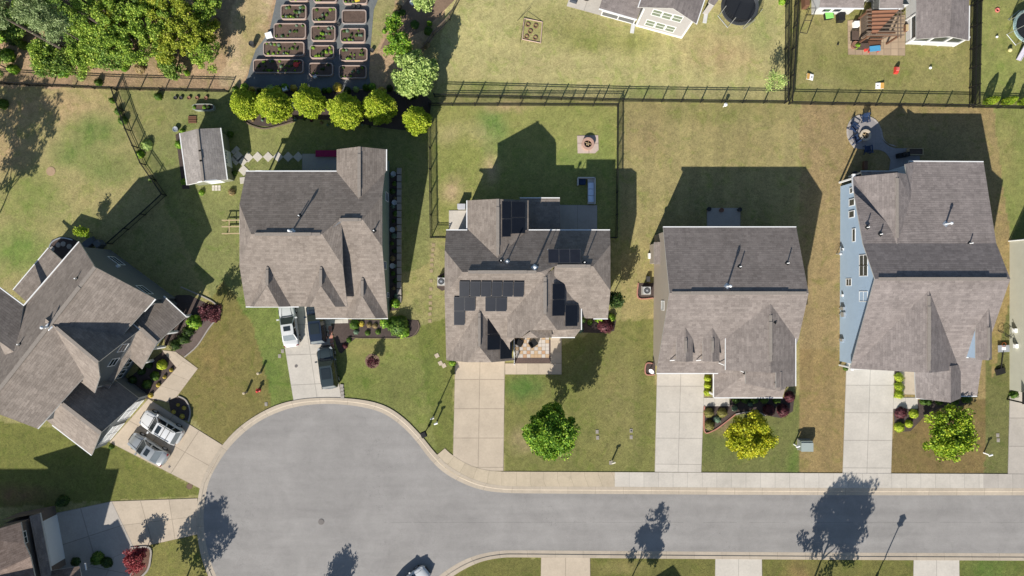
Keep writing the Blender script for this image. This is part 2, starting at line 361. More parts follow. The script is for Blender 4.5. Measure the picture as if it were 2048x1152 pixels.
    me.update(); ca = me.color_attributes.new('turf', 'FLOAT_COLOR', 'POINT')
    cc = np.clip(colr.reshape(-1, 3)*(1.075, 1.078, 1.06)+(3, 3, 10), 0, 235)/255.0; cc = np.where(cc <= .04045, cc/12.92, ((cc+.055)/1.055)**2.4)/F
    ca.data.foreach_set('color', np.c_[cc, np.ones(len(cc))].ravel().astype(np.float32)); me.materials.append(TURF)
    tag(obj('lawn', me), kind='structure')
build_lawn()
gm = MB(); gm.add([(-900, -900, -.03), (900, -900, -.03), (900, 900, -.03), (-900, 900, -.03)], [(0, 1, 2, 3)])
tag(gm.build('ground', soil('far_turf', CL(112, 108, 58), CL(160, 148, 92), 2.0)), kind='structure')

def smooth_pts(pts, n=4):
    out = []
    for i in range(len(pts)-1):
        p0 = pts[max(i-1, 0)]; p1 = pts[i]; p2 = pts[i+1]; p3 = pts[min(i+2, len(pts)-1)]
        for k in range(n):
            t = k/n; out.append(tuple(0.5*(2*p1[a]+(p2[a]-p0[a])*t+(2*p0[a]-5*p1[a]+4*p2[a]-p3[a])*t*t+(3*p1[a]-p0[a]-3*p2[a]+p3[a])*t**3) for a in (0, 1)))
    return out+[pts[-1]]
def sheet(name, pts, m, z=0.02, kind='structure', n=0, thick=0.03):
    pts = smooth_pts(pts+[pts[0]], n)[:-1] if n else pts
    P = [g(x, y) for x, y in pts]; mb = MB(); mb.prism(P, z-thick, z); o = mb.build(name, m)
    uv = o.data.uv_layers.new(name='UVMap')
    for l in o.data.loops: c = o.data.vertices[l.vertex_index].co; uv.data[l.index].uv = (c.x/1.5+.37, c.y/1.5+.41)
    return tag(o, kind=kind)
def slab(name, q, nu, nv, m, z=0.03, kind='structure'):
    # four corners; nu x nv concrete panels in UV space, so the joints follow the slab
    P = [g(*p) for p in q]; N = 6; me = bpy.data.meshes.new(name); vs = []; fs = []; uvs = []
    for j in range(N+1):
        for i in range(N+1):
            a, b = i/N, j/N; p = (P[0]*(1-a)+P[1]*a)*(1-b)+(P[3]*(1-a)+P[2]*a)*b; vs.append((p.x, p.y, z)); uvs.append((a*nu, b*nv))
    for j in range(N):
        for i in range(N):
            k = j*(N+1)+i; fs.append((k, k+N+1, k+N+2, k+1))
    nb = len(vs); c = [0, N, (N+1)*(N+1)-1, N*(N+1)]
    vs += [(vs[i][0], vs[i][1], z-.1) for i in c]; uvs += [uvs[i] for i in c]
    for a in range(4): fs.append((c[a], c[(a+1) % 4], nb+(a+1) % 4, nb+a))
    me.from_pydata(vs, [], fs); u = me.uv_layers.new(name='UVMap')
    for l in me.loops: u.data[l.index].uv = uvs[l.vertex_index]
    me.materials.append(m); bm = bmesh.new(); bm.from_mesh(me); bmesh.ops.recalc_face_normals(bm, faces=bm.faces)
    if sum(f.normal.z*f.calc_area() for f in bm.faces) < 0: bmesh.ops.reverse_faces(bm, faces=bm.faces)
    bm.to_mesh(me); bm.free(); return tag(obj(name, me), kind=kind)
def strip(name, A, B, zs, m, unit, kind='structure', drop=True):
    # A and B: matching border lines; zs heights across
    me = bpy.data.meshes.new(name); vs = []; fs = []; uvs = []; K = len(zs); L = 0.0
    PA = [g(*p) for p in A]; PB = [g(*p) for p in B]
    for i in range(len(A)):
        if i: L += ((PA[i]-PA[i-1]).length+(PB[i]-PB[i-1]).length)/2
        for k, (t, z) in enumerate(zs):
            p = PA[i].lerp(PB[i], t); vs.append((p.x, p.y, z)); uvs.append((L/unit, 0.5+0.4*t))
    for i in range(len(A)-1):
        for k in range(K-1): a = i*K+k; fs.append((a, a+K, a+K+1, a+1))
    me.from_pydata(vs, [], fs); u = me.uv_layers.new(name='UVMap')
    for l in me.loops: u.data[l.index].uv = uvs[l.vertex_index]
    me.materials.append(m); me.update()
    if sum(p.normal.z*p.area for p in me.polygons) < 0: me.flip_normals()
    return tag(obj(name, me), kind=kind)
inn = [(2300, 992), (2048, 990), (1800, 990), (1500, 989), (1240, 987.5), (1100, 986.5), (1010, 985), (960, 978), (920, 963), (885, 942), (858, 915), (832, 881), (803, 851), (770, 828), (735, 816), (690, 809), (645, 807.5), (600, 812), (560, 823), (520, 842), (485, 868), (455, 900), (432, 935), (418, 965), (411, 1000), (408, 1040), (412, 1080), (420, 1115), (434, 1152), (455, 1190), (500, 1240), (570, 1275), (640, 1285)]
out = [(2300, 976), (2048, 975.5), (1800, 975), (1500, 974.5), (1240, 972.5), (1100, 972), (1013, 971), (967, 964), (930, 950), (897, 930), (870, 904), (843, 871), (812, 839), (778, 815), (740, 802), (692, 796), (645, 795), (597, 799), (554, 810), (512, 831), (475, 858), (444, 892), (420, 929), (405, 961), (397, 999), (394, 1040), (398, 1083), (406, 1119), (421, 1158), (444, 1199), (492, 1252), (566, 1289), (640, 1300)]
inS = [(850, 1178), (868, 1160), (893, 1140), (925, 1121), (960, 1108), (1000, 1101), (1040, 1100), (1200, 1101), (1600, 1104), (2048, 1106), (2300, 1107)]
outS = [(862, 1190), (880, 1172), (905, 1152), (935, 1134), (967, 1121), (1003, 1114.5), (1042, 1113.5), (1200, 1115), (1600, 1118), (2048, 1120), (2300, 1121)]
inn, out, inS, outS = (smooth_pts(p, 4) for p in (inn, out, inS, outS))
road = MB(); rp = [g(x, y) for x, y in inn]+[g(700, 1290), g(800, 1240)]+[g(x, y) for x, y in inS]
road.prism(rp, -.02, .015); tag(road.build('road', ASPH), kind='structure')
PROF = [(0, .018), (.46, .03), (.56, .085), (1.0, .09), (1.001, .0)]
strip('kerb', inn, out, PROF, CKERB, 3.05); strip('kerb', inS, outS, PROF, CKERB, 3.05)
# pavement along the street
strip('sidewalk', [(1006, 972), (1240, 973.5)], [(1006, 942.5), (1229, 943.5)], [(0, .088), (1, .06)], CSIDET, 1.53)
strip('sidewalk', [(1229, 973.3), (1500, 975.3), (1965, 976.2)], [(1229, 943.5), (1500, 945), (1965, 947)], [(0, .088), (1, .06)], CSIDEW, 1.6)
strip('sidewalk', [(1965, 976.2), (2300, 977)], [(1965, 947), (2300, 949)], [(0, .088), (1, .06)], CSIDEG, 1.6)
cv_o = smooth_pts([(869, 913.5), (884, 930), (905, 946), (930, 957.5), (967, 968), (1006, 972)], 5); cv_i = smooth_pts([(890, 896), (903, 908), (921, 920), (943, 931), (973, 939.5), (1006, 942.5)], 5)
strip('sidewalk', cv_o, cv_i, [(0, .088), (1, .06)], CSIDET, 1.53)
# driveways and front walks
slab('driveway', [(911, 700), (1010, 700), (1007, 941), (905.5, 941)], 2, 4.12, CTAN, .045)
slab('driveway', [(1314, 720), (1409.5, 720), (1402, 944), (1309, 943)], 2, 4.3, CWHITE, .04)
slab('driveway', [(1692, 715), (1788.5, 715), (1781, 946.5), (1684, 946)], 2, 4.2, CWHITE, .04)
slab('driveway', [(2018, 779), (2120, 779), (2120, 949), (2014, 948.5)], 2, 3, CGREY, .04)
slab('driveway', [(553, 590), (655, 590), (683, 797), (588, 803)], 2, 3.55, CWHITE, .04)
slab('driveway', [(220, 884), (298, 797), (450, 892), (404, 978)], 2, 3, CTAN, .04)
slab('driveway', [(100, 1028), (225, 1002), (270, 1096), (120, 1160)], 2, 2, CGREY, .045)
slab('driveway', [(225, 1002), (396, 996), (396, 1068), (262, 1098)], 3, 2, CTAN, .04)
slab('driveway', [(225, 1060), (266, 1096), (262, 1200), (120, 1200)], 2, 2, CGREY, .036)
for a, b, n in ((1082, 1180, 2), (1430, 1523, 2), (1826, 1917, 2)):
    slab('driveway', [(a, 1114), (b, 1114.5), (b+1, 1230), (a-2, 1230)], n, 3, CTAN if a < 1100 else CWHITE, .05)
slab('path', [(1010, 726.5), (1123, 726.5), (1123, 748.5), (1010, 748.5)], 5, 1, CTAN, .05)
slab('path', [(1101, 660), (1123, 660), (1123, 726), (1101, 726)], 1, 3, CTAN, .052)
slab('path', [(1405, 795), (1458, 795), (1458, 812), (1405, 812)], 2.3, 1, CWHITE, .038)
slab('path', [(1786, 795), (1834, 795), (1834, 817), (1785, 817)], 2, 1, CWHITE, .038)
slab('path', [(337, 700), (352, 703), (397, 737), (372, 765), (330, 735)], 1, 1, CTAN, .034) if False else None
slab('path', [(325, 700), (352, 703), (397, 737), (375, 760)], 3, 1, CTAN, .034)
slab('path', [(366, 722), (396, 738), (345, 806), (300, 796)], 1, 3, CTAN, .037)
sheet('path', [(655, 640), (697, 638), (697, 646), (657, 647)], CWHITE, .05)
# patios, mulch and garden ground
slab('patio', [(605, 308), (676, 308), (676, 350), (605, 350)], 1, 1, CGREY, .06)
slab('patio', [(1116, 410), (1194, 410.5), (1194, 475), (1116, 475)], 2, 1, CGREY, .06)
slab('patio', [(1413, 416), (1480, 416), (1480, 470), (1413, 470)], 1, 1, CGREY, .05)
slab('patio', [(898, 421), (940, 421), (940, 475), (898, 475)], 1, 1, CWHITE, .06)
slab('patio', [(1694, 42), (1809, 30), (1809, 112), (1695, 110)], 8, 6, PAVER, .05)
slab('patio', [(1133, 13), (1150, -40), (1225, -30), (1202, 32)], 2, 2, CWHITE, .05)
slab('patio', [(1797, 724), (1846, 724), (1846, 790), (1799, 788)], 1, 1, CTAN, .12)
sheet('patio', smooth_pts([(1725, 232), (1750, 243), (1760, 262), (1764, 280), (1776, 292), (1790, 297)], 3)+[(1838, 297), (1838, 345), (1776, 345), (1780, 320)]+smooth_pts([(1780, 320), (1770, 306), (1755, 300), (1738, 300), (1708, 296), (1694, 276), (1694, 252), (1706, 237), (1725, 232)], 3), concrete('blue_grey_patio', CL(166, 160, 158), .012, .15, .1), .05)
edge_pts = smooth_pts([(1708, 298), (1694, 276), (1693, 254), (1704, 236), (1725, 230), (1750, 240), (1762, 260), (1766, 278), (1778, 290), (1792, 294)], 4)
strip('patio', edge_pts, [(1727+(x-1727)*.90, 264+(y-264)*.88) for x, y in edge_pts], [(0, .0), (.02, .07), (1, .072)], concrete('pale_paver_border', CL(186, 178, 170), .05, .3, .2), .4)
sheet('mulch_bed', [(465, 225), (490, 190), (560, 175), (700, 180), (850, 190), (857, 235), (850, 262), (820, 262), (760, 255), (700, 243), (650, 240), (590, 240), (560, 252), (520, 252), (492, 245)], MULCH, .015, n=3)
sheet('mulch_bed', [(760, 100), (850, 60), (930, -20), (960, -60), (860, -60), (800, 20)], soil('pine_straw', CL(112, 92, 78), CL(172, 146, 122), 3), .012)
WEEDF = soil('weed_fabric', CL(98, 103, 104), CL(140, 143, 142), 1.2)
sheet('mulch_bed', [(560, -40), (752, -40), (748, 20), (742, 90), (738, 150), (730, 178), (600, 182), (500, 172), (497, 150), (512, 100), (540, 60)], WEEDF, .018, n=2)
sheet('mulch_bed', [(662, 650), (690, 640), (780, 640), (836, 640), (838, 662), (822, 674), (780, 676), (712, 676), (690, 700), (678, 704)], MULCH, .016, n=2)
sheet('mulch_bed', [(778, 345), (797, 345), (797, 620), (780, 622)], MULCH, .02)
sheet('mulch_bed', [(745+15*math.cos(a/12*2*math.pi), 722+15*math.sin(a/12*2*math.pi)) for a in range(12)], soil('brown_mulch', CL(104, 84, 70), CL(158, 132, 112), 5), .015)
sheet('mulch_bed', [(876, 552), (890, 545), (890, 580), (884, 582), (874, 575)], MULCH, .014)
sheet('mulch_bed', [(1160, 640), (1215, 625), (1232, 640), (1228, 662), (1200, 666), (1165, 665)], MULCH, .014)
sheet('mulch_bed', [(1029, 715), (1098, 715), (1098, 680), (1103, 680), (1103, 727), (1029, 727)], soil('lava_mulch', CL(84, 70, 66), CL(128, 110, 102), 5), .03)
sheet('mulch_bed', [(1276, 566), (1308, 566), (1308, 596), (1276, 596)], MULCH, .014)
sheet('mulch_bed', [(1292, 726), (1310, 726), (1310, 748), (1292, 748)], MULCH, .014)
sheet('mulch_bed', [(1409, 812), (1458, 810), (1460, 795), (1588, 795), (1585, 822), (1562, 836), (1540, 832), (1500, 825), (1470, 830), (1445, 852), (1425, 861), (1408, 861)], MULCH, .017)
sheet('mulch_bed', [(1785, 817), (1834, 815), (1834, 800), (1940, 800), (1940, 808), (1880, 815), (1850, 830), (1820, 862), (1790, 864)], MULCH, .016)
sheet('mulch_bed', [(1788, 740), (1808, 740), (1808, 796), (1788, 796)], MULCH, .016)
sheet('mulch_bed', [(240, 770), (330, 700), (372, 730), (315, 802), (270, 792)], MULCH, .016)
sheet('mulch_bed', [(338, 800), (358, 792), (372, 800), (381, 822), (378, 842), (345, 834)], MULCH, .038)
sheet('mulch_bed', [(330, 690), (345, 690), (410, 640), (430, 615), (380, 590), (355, 590), (325, 610), (330, 660)], MULCH, .02, n=0)
sheet('mulch_bed', [(372, 640), (440, 612), (432, 640), (395, 690), (370, 714), (348, 700)], soil('brown_grey_mulch', CL(88, 76, 72), CL(138, 122, 114), 5), .024)
sheet('mulch_bed', [(98, 500), (105, 480), (130, 474), (152, 480), (165, 500), (160, 560), (98, 560)], MULCH, .015, n=2)
sheet('mulch_bed', [(262, 1092), (300, 1096), (300, 1135), (280, 1160), (245, 1160)], soil('red_mulch', CL(98, 72, 62), CL(140, 108, 92), 5), .03)
sheet('mulch_bed', [(352, 270), (366, 262), (380, 378), (366, 378)], MULCH, .014)
# checker patio at the front of the solar house
mb = MB(); cm = [plain('sand_paver', CL(206, 176, 142), .9, .12), plain('pale_paver', CL(212, 202, 192), .9, .1), plain('peach_paver', CL(198, 160, 128), .9, .12)]
random.seed(4)
for j in range(6):
    for i in range(9):
        x0 = 1031+i*7.45; y0 = 672+j*7.2; k = 1 if (i+j) % 2 == 0 else random.choice((0, 0, 2))
        if (i*7+j*3) % 5 == 0: k = random.choice((0, 1))
        mb.prism([g(x0+.2, y0+.2), g(x0+7.25, y0+.2), g(x0+7.25, y0+7.0), g(x0+.2, y0+7.0)], .0, .06, k)
tag(mb.build('patio', cm), kind='structure')
# ---------------- houses
from mathutils.geometry import tessellate_polygon
class House:
    def __init__(s, name, label, base, siding_mat, shin, trim=WHITE, cat='house'):
        s.r = thing(name, label, cat, g(*base)); s.sid = siding_mat; s.sh = shin; s.trim = trim; s.tv = []; s.tf = []; s.bvh = None
        s.wmb = MB()
    def roof(s, faces, name='roof', th=0.15, shin=None, label=None):
        idx = {}; vs = []; fs = []
        for f in faces:
            q = []
            for p in f:
                k = (round(p[0], 3), round(p[1], 3), round(p[2], 3))
                if k not in idx: idx[k] = len(vs); vs.append(Vector(p))
                q.append(idx[k])
            nrm = Vector((0, 0, 0))
            for i in range(len(q)): nrm += vs[q[i]].cross(vs[q[(i+1) % len(q)]])
            q = q if nrm.z > 0 else q[::-1]
            flat = len(q) == 3 or all(abs((vs[i]-vs[q[0]]).dot(nrm.normalized())) < .004 for i in q)
            if flat: fs.append(q)
            else:
                for t3 in tessellate_polygon([[Vector((vs[i].x, vs[i].y, 0)) for i in q]]):
                    tri = [q[i] for i in t3]; e = (vs[tri[1]]-vs[tri[0]]).cross(vs[tri[2]]-vs[tri[0]])
                    if abs(e.z) > 1e-6: fs.append(tri if e.z > 0 else tri[::-1])
        b = len(s.tv); s.tv += vs; s.tf += [[b+i for i in f] for f in fs]; s.bvh = None
        n = len(vs); ed = {}
        for f in fs:
            for i in range(len(f)): ed[(f[i], f[(i+1) % len(f)])] = 1
        allv = [tuple(v) for v in vs]+[(v.x, v.y, v.z-th) for v in vs]; af = [tuple(f) for f in fs]; mi = [0]*len(fs)
        for f in fs: af.append(tuple(n+i for i in f[::-1])); mi.append(1)
        for (a, c) in ed:
            if (c, a) not in ed: af.append((a, n+a, n+c, c)); mi.append(1)
        o0 = wl(s.r); me = bpy.data.meshes.new(name)
        me.from_pydata([(x-o0.x, y-o0.y, z-o0.z) for x, y, z in allv], [], af)
        me.materials.append(shin or s.sh); me.materials.append(FASCIA); me.polygons.foreach_set('material_index', mi)
        uv = me.uv_layers.new(name='UVMap')
        for p in me.polygons:
            nn = p.normal.copy()
            if abs(nn.z) < .2: nn = Vector((0, 0, 1))
            u = Vector((0, 0, 1)).cross(nn); u = u.normalized() if u.length > 1e-3 else Vector((1, 0, 0)); v = nn.cross(u)
            for li in p.loop_indices:
                c = me.vertices[me.loops[li].vertex_index].co+o0; uv.data[li].uv = (c.dot(u), c.dot(v)+100)
        me.update(); o = obj(name, me, s.r)
        if label: o['label'] = label
        s.last = o; return o
    def gutter(s, *pts, wdt=.10):
        for p, q in zip(pts[:-1], pts[1:]):
            d = (q-p).normalized(); e = Vector((0, 0, -.06)); sd = d.cross(Vector((0, 0, 1))).normalized()
            c = s.centre-(p+q)/2 if hasattr(s, 'centre') else Vector((0, 0, 0))
            if sd.dot(c) > 0: sd = -sd
            MB().bar(p+e+sd*(wdt/2+.003), q+e+sd*(wdt/2+.003), wdt, .12).build('gutter', s.trim, s.last)
    def ridge(s, p, q, vent=True, w_=.30):
        MB().bar(p+Vector((0, 0, .0)), q+Vector((0, 0, .0)), w_, .03).build('ridge_cap', RIDGE, s.last)
        if vent:
            a = p.lerp(q, .14); b = p.lerp(q, .86); MB().bar(a+Vector((0, 0, .03)), b+Vector((0, 0, .03)), w_*1.1, .05).build('ridge_vent', RIDGE, s.last)
    def top(s, x, y, lo=False):
        if s.bvh is None: s.bvh = BVHTree.FromPolygons([tuple(v) for v in s.tv], s.tf)
        hit = s.bvh.ray_cast(Vector((x, y, -1 if lo else 40)), Vector((0, 0, 1 if lo else -1)))
        return None if hit[0] is None else hit[0].z
    def wall(s, pts, lo=False, close=True, hmax=None, default=2.6):
        # follows the underside of the roof above it
        P = [g(*p) if not isinstance(p, Vector) else p for p in pts]; n = len(P)
        for i in range(n if close else n-1):
            a, b = P[i], P[(i+1) % n]; L = (b-a).length; N = max(2, int(L/.12)); prof = []
            for k in range(N+1):
                p = a.lerp(b, k/N); q = a.lerp(b, min(max(k/N, .002), .998)); z = s.top(q.x, q.y, lo)
                z = default if z is None else z-.07
                if hmax: z = min(z, hmax)
                prof.append((p.x, p.y, max(z, .3)))
            keep = [prof[0]]
            for k in range(1, N):
                z0, z1, z2 = keep[-1][2], prof[k][2], prof[k+1][2]; d = math.hypot(prof[k][0]-keep[-1][0], prof[k][1]-keep[-1][1])/max(1e-6, math.hypot(prof[k+1][0]-keep[-1][0], prof[k+1][1]-keep[-1][1]))
                if abs(z0+(z2-z0)*d-z1) > .012: keep.append(prof[k])
            keep.append(prof[-1]); m = len(keep)
            s.wmb.add([(x, y, -.05) for x, y, z in keep]+keep, [(k, k+1, m+k+1, m+k) for k in range(m-1)])
    def done(s):
        return s.wmb.build('wall', s.sid, s.r)
    def window(s, a, b, px, py, ww, hh, panes=2, frame=WHITE, name='window', out=.05, pane=None):
        # on the vertical wall line a-b (survey units); (px, py) is where its centre shows in the picture
        A, B = g(*a), g(*b); c = on_plane(px, py, (A, B, A+Vector((0, 0, 1)))); return s.window_at(A, B, c, ww, hh, panes, frame, name, out, pane)
    def window_at(s, A, B, c, ww, hh, panes=2, frame=WHITE, name='window', out=.05, pane=None):
        d = (B-A).normalized(); nrm = Vector((d.y, -d.x, 0))
        if nrm.dot(Vector((0, 0, 0))-Vector((c.x, c.y, 0))) < 0: nrm = -nrm
        if hasattr(s, 'face'): nrm = s.face
        z = Vector((0, 0, 1)); t = .07; mb = MB()
        def bx(m, u0, u1, z0, z1, o0, o1):
            vs = [c+d*u+z*zz+nrm*o for o in (o0, o1) for u, zz in ((u0, z0), (u1, z0), (u1, z1), (u0, z1))]
            m.add(vs, [(0, 1, 2, 3), (7, 6, 5, 4), (0, 4, 5, 1), (1, 5, 6, 2), (2, 6, 7, 3), (3, 7, 4, 0)])
        W, H = ww/2, hh/2
        bx(mb, -W, W, -H, -H+t, -.02, out); bx(mb, -W, W, H-t, H, -.02, out); bx(mb, -W, -W+t, -H+t, H-t, -.02, out); bx(mb, W-t, W, -H+t, H-t, -.02, out)
        if panes >= 2: bx(mb, -W+t, W-t, -.03, .03, -.02, out-.01)
        if panes == 4: bx(mb, -.03, .03, -H+t, -.03, -.02, out-.012); bx(mb, -.03, .03, .03, H-t, -.02, out-.012)
        f = mb.build(name, frame, s.r); gl = MB(); bx(gl, -W+t, W-t, -H+t, H-t, -.02, out-.035); gl.build('pane', pane or GLASS, f); return f
    def pipe(s, px, py, h, pl, r=.06, cap=False, m=None):
        # (px, py): where its top shows; stands plumb on the roof plane pl
        p = on_plane(px, py, [q+Vector((0, 0, h)) for q in pl])-Vector((0, 0, h)); mb = MB()
        mb.lathe(p, [(r, -.1), (r, h)], 10)
        if cap: mb.lathe(p+Vector((0, 0, h)), [(r*1.25, -.16), (r*1.6, -.12), (r*1.6, .02), (r*.6, .1)], 12)
        o = mb.build('flue_pipe' if cap else 'vent_pipe', m or (FLUE if cap else PVC), s.r)
        n = (pl[1]-pl[0]).cross(pl[2]-pl[0]).normalized(); n = n if n.z > 0 else -n
        fl = MB(); u = n.orthogonal().normalized(); v = n.cross(u); k = 2.2*r+.06
        fl.add([p+u*(a*k)+v*(b*k)+n*.012 for a, b in ((-1, -1), (1, -1), (1, 1), (-1, 1))]+[p+n*.05], [(0, 1, 4), (1, 2, 4), (2, 3, 4), (3, 0, 4)]); fl.build('flashing', STEEL if cap else DARK, o)
    def solar(s, quad, n, pl, lift=.13, m=None):
        q = [on_plane(x, y, pl) for x, y in quad]; nn = (pl[1]-pl[0]).cross(pl[2]-pl[0]).normalized(); nn = nn if nn.z > 0 else -nn
        for i in range(n):
            a, b = i/n+.006, (i+1)/n-.006; c = [q[0].lerp(q[1], a), q[0].lerp(q[1], b), q[3].lerp(q[2], b), q[3].lerp(q[2], a)]
            s.panel(c, nn, lift)
    def panel(s, c, nn, lift=.13):
        mb = MB(); mb.add([p+nn*lift for p in c]+[p+nn*(lift+.04) for p in c], [(0, 1, 2, 3), (4, 7, 6, 5), (0, 4, 5, 1), (1, 5, 6, 2), (2, 6, 7, 3), (3, 7, 4, 0)])
        o = mb.build('solar_panel', PFRAME, s.r); cc = sum(c, Vector())/4
        MB().add([p.lerp(cc, .035)+nn*(lift+.043) for p in c], [(0, 1, 2, 3)] if (c[1]-c[0]).cross(c[3]-c[0]).dot(nn) > 0 else [(3, 2, 1, 0)]).build('solar_cells', PCELL, o)
FLUE = plain('pale_flue', (.66, .68, .70, 1), .35, .06)
PFRAME = plain('panel_frame', (0.05, 0.052, 0.06, 1), 0.4, 0.1)
PCELL = plain('panel_cells', (0.011, 0.013, 0.019, 1), 0.25, 0.25, 1.5, spec=0.22)
def pl3(a, b, c): return (g(*a), g(*b), g(*c))

# --- sage house with three clipped gables (second from the left)
H = House('house', 'sage green house with small clipped gables behind three parked cars', (640, 480), siding('sage_siding', C3(122, 138, 128)), TAUPE)
H.centre = g(640, 480, 5)
hb = lambda Y: 5+(Y-359)*.0248
hf = lambda Y: 8-(Y-480)*.0248
hr_ = lambda Y: 7.33-(Y-453)*.0248
BL, BR = g(528, 359, 5), g(787, 359, 5)
bc1, fc1 = g(527.5, 423.5, 6.6), g(527.5, 536.5, 6.6); RL, RR = g(558.5, 480, 8), g(685, 480, 8)
bc2, fc2 = g(716, 448, hb(448)), g(716, 536.5, 6.6); FL, FR = g(526, 610.5, hf(610.5)), g(716, 610.5, hf(610.5))
rl, rr = g(711, 453, 7.33), g(755, 453, 7.33); c2b, c2f = g(786, 406, 6.17), g(786, 500, 6.17)
H.roof([[BL, bc1, RL, RR, bc2, rl, rr, c2b, BR], [bc1, fc1, RL], [RL, RR, fc2, FR, FL, fc1], [RR, bc2, fc2]])
H.gutter(BL, g(697, 359, 5)); H.gutter(FL, g(625, 610.5, hf(610.5))); H.ridge(g(565, 480, 8), g(682, 480, 8))
H.roof([[rl, rr, c2f, g(785.5, 633.7, 2.86), g(647, 633.7, 2.86), g(647, 560, hr_(560)), g(705, 500, hr_(500)), g(705, 460, hr_(460))], [rr, c2b, c2f]])
H.gutter(g(647, 633.7, 2.86), g(785.5, 633.7, 2.86)); H.ridge(g(713, 453, 7.33), g(752, 453, 7.33))
# rear wing
ww = [g(697, 317.5, 5), g(744.5, 317.5, 6.35), g(789, 317.5, 5)]
H.roof([[ww[0], ww[1], g(744.5, 414, 6.36), g(697, 359, 5.0)], [ww[1], ww[2], g(789, 359, 5.0), g(744.5, 414, 6.36)]])
H.gutter(ww[0], g(697, 359, 5)); H.gutter(ww[2], g(789, 357, 5)); H.ridge(ww[1], g(744.5, 410, 6.36))
def clip_gable(hs, x, hr, ys, ye, yf, lf, rf, lc, rc, hplane):
    # cross gable with a clipped front: ridge x, height hr from ys to ye; feet (x, h) and clip corners (x, h) on the front line yf
    A, B = g(x, ys, hr), g(x, ye, hr); LF, RF = g(lf[0], yf, lf[1]), g(rf[0], yf, rf[1]); LC, RC = g(lc[0], yf, lc[1]), g(rc[0], yf, rc[1])
    hs.roof([[A, B, LC, LF], [B, RC, LC], [A, RF, RC, B]], 'cross_gable_roof'); hs.ridge(A.lerp(B, .1), B, True, .24)
    # gable face under the clip
    hs.wmb.add([LF+Vector((0, .35, -.1)), RF+Vector((0, .35, -.1)), RC+Vector((0, .35, -.06)), LC+Vector((0, .35, -.06))], [(0, 1, 2, 3)])
clip_gable(H, 578.4, 6.66, 534, 571.4, 610.8, (533, 4.70), (611.6, 4.70), (545, 5.4), (594, 5.7), hf)
clip_gable(H, 676, 6.66, 534, 572, 610.8, (634, 4.70), (714, 4.70), (650, 5.5), (697.5, 5.6), hf)
clip_gable(H, 744.3, 4.84, 553.3, 591.7, 633.9, (702, 2.83), (785.5, 2.83), (723, 3.83), (766, 3.83), hr_)
H.wall([(536, 367), (703, 367), (703, 324), (779, 324), (779, 627), (655, 627), (655, 603), (536, 603)])
rp1 = pl3((528, 359, 5), (787, 359, 5), (600, 480, 8)); 
H.pipe(578, 461, 1.05, rp1, .09, True); H.pipe(597, 431, .4, rp1); H.pipe(747, 461, .4, pl3((755, 453, 7.33), (786, 406, 6.17), (786, 500, 6.17)))
H.face = Vector((1, 0, 0))
H.window((779, 324), (779, 627), 774, 394, 1.0, 1.5, 2); H.window((779, 324), (779, 627), 770, 531, .9, 1.4, 2)
H.window((779, 324), (779, 627), 776, 590, .6, 1.0, 1)
del H.face; H.done()
# low screened roof and pergola rail on the rear side
H.roof([[g(531, 352, 2.9), g(620, 352, 2.9), g(620, 366, 3.2), g(531, 366, 3.2)]], 'porch_roof'); H.gutter(g(531, 352, 2.9), g(620, 352, 2.9))
for x in (534, 576, 617): MB().box(g(x, 353.5), (.14, .14, 2.75), z0=0).build('porch_post', WHITE, H.r)

# --- solar house
H = House('house', 'beige house with many black solar panels on its taupe clipped gable roof', (1060, 560), siding('beige_siding', C3(182, 172, 156)), TAUPE)
H.centre = g(1055, 560, 5)
sb = lambda Y: 5.1+(Y-468.8)*.0306
sf = lambda Y: 7.5-(Y-547.3)*.030
BL, BR = g(901.4, 468.8, 5.1), g(1206.4, 468.8, 5.1)
cb, cf = g(900.6, 506.5, sb(506.5)), g(900.6, 588.6, sf(588.6)); RL, RR = g(935, 547.3, 7.5), g(1075, 547.3, 7.5)
Mi = g(1084, 552.5, 7.32); r1, r2 = g(1101, 536.5, 7.16), g(1170.5, 536.5, 7.16); cb2, cf2 = g(1205, 496.3, 5.94), g(1205, 581, 5.94)
H.roof([[BL, cb, RL, RR, Mi, r1, r2, cb2, BR], [cb, cf, RL], [RL, RR, Mi, g(1084, 615, sf(615)), g(1050, 650, sf(650)), g(1020, 680, sf(680)), g(1020, 715, 2.47), g(897, 715, 2.47), cf], [r2, cb2, cf2]])
H.gutter(BL, g(940.7, 468.8, 5.1)); H.gutter(g(1055, 468.8, 5.1), BR); H.ridge(g(945, 547.3, 7.5), g(1068, 547.3, 7.5))
H.roof([[r1, r2, cf2, g(1204, 633, 4.5), g(1163, 633, 4.5), g(1101, 600, 5.4)]]); H.gutter(g(1177, 633, 4.5), g(1204, 633, 4.5)); H.ridge(g(1105, 536.5, 7.16), g(1166, 536.5, 7.16))
# rear gable
a0, a1, a2 = g(940.7, 412.7, 5.0), g(998, 413.9, 6.7), g(1055, 412.7, 5.0)
H.roof([[a0, a1, g(998, 521.5, 6.71), g(940.7, 468, 5.0)], [a1, a2, g(1055, 468, 5.0), g(998, 521.5, 6.71)]]); H.gutter(a0, g(940.7, 468, 5)); H.gutter(a2, g(1055, 468, 5)); H.ridge(a1, g(998, 517, 6.71))
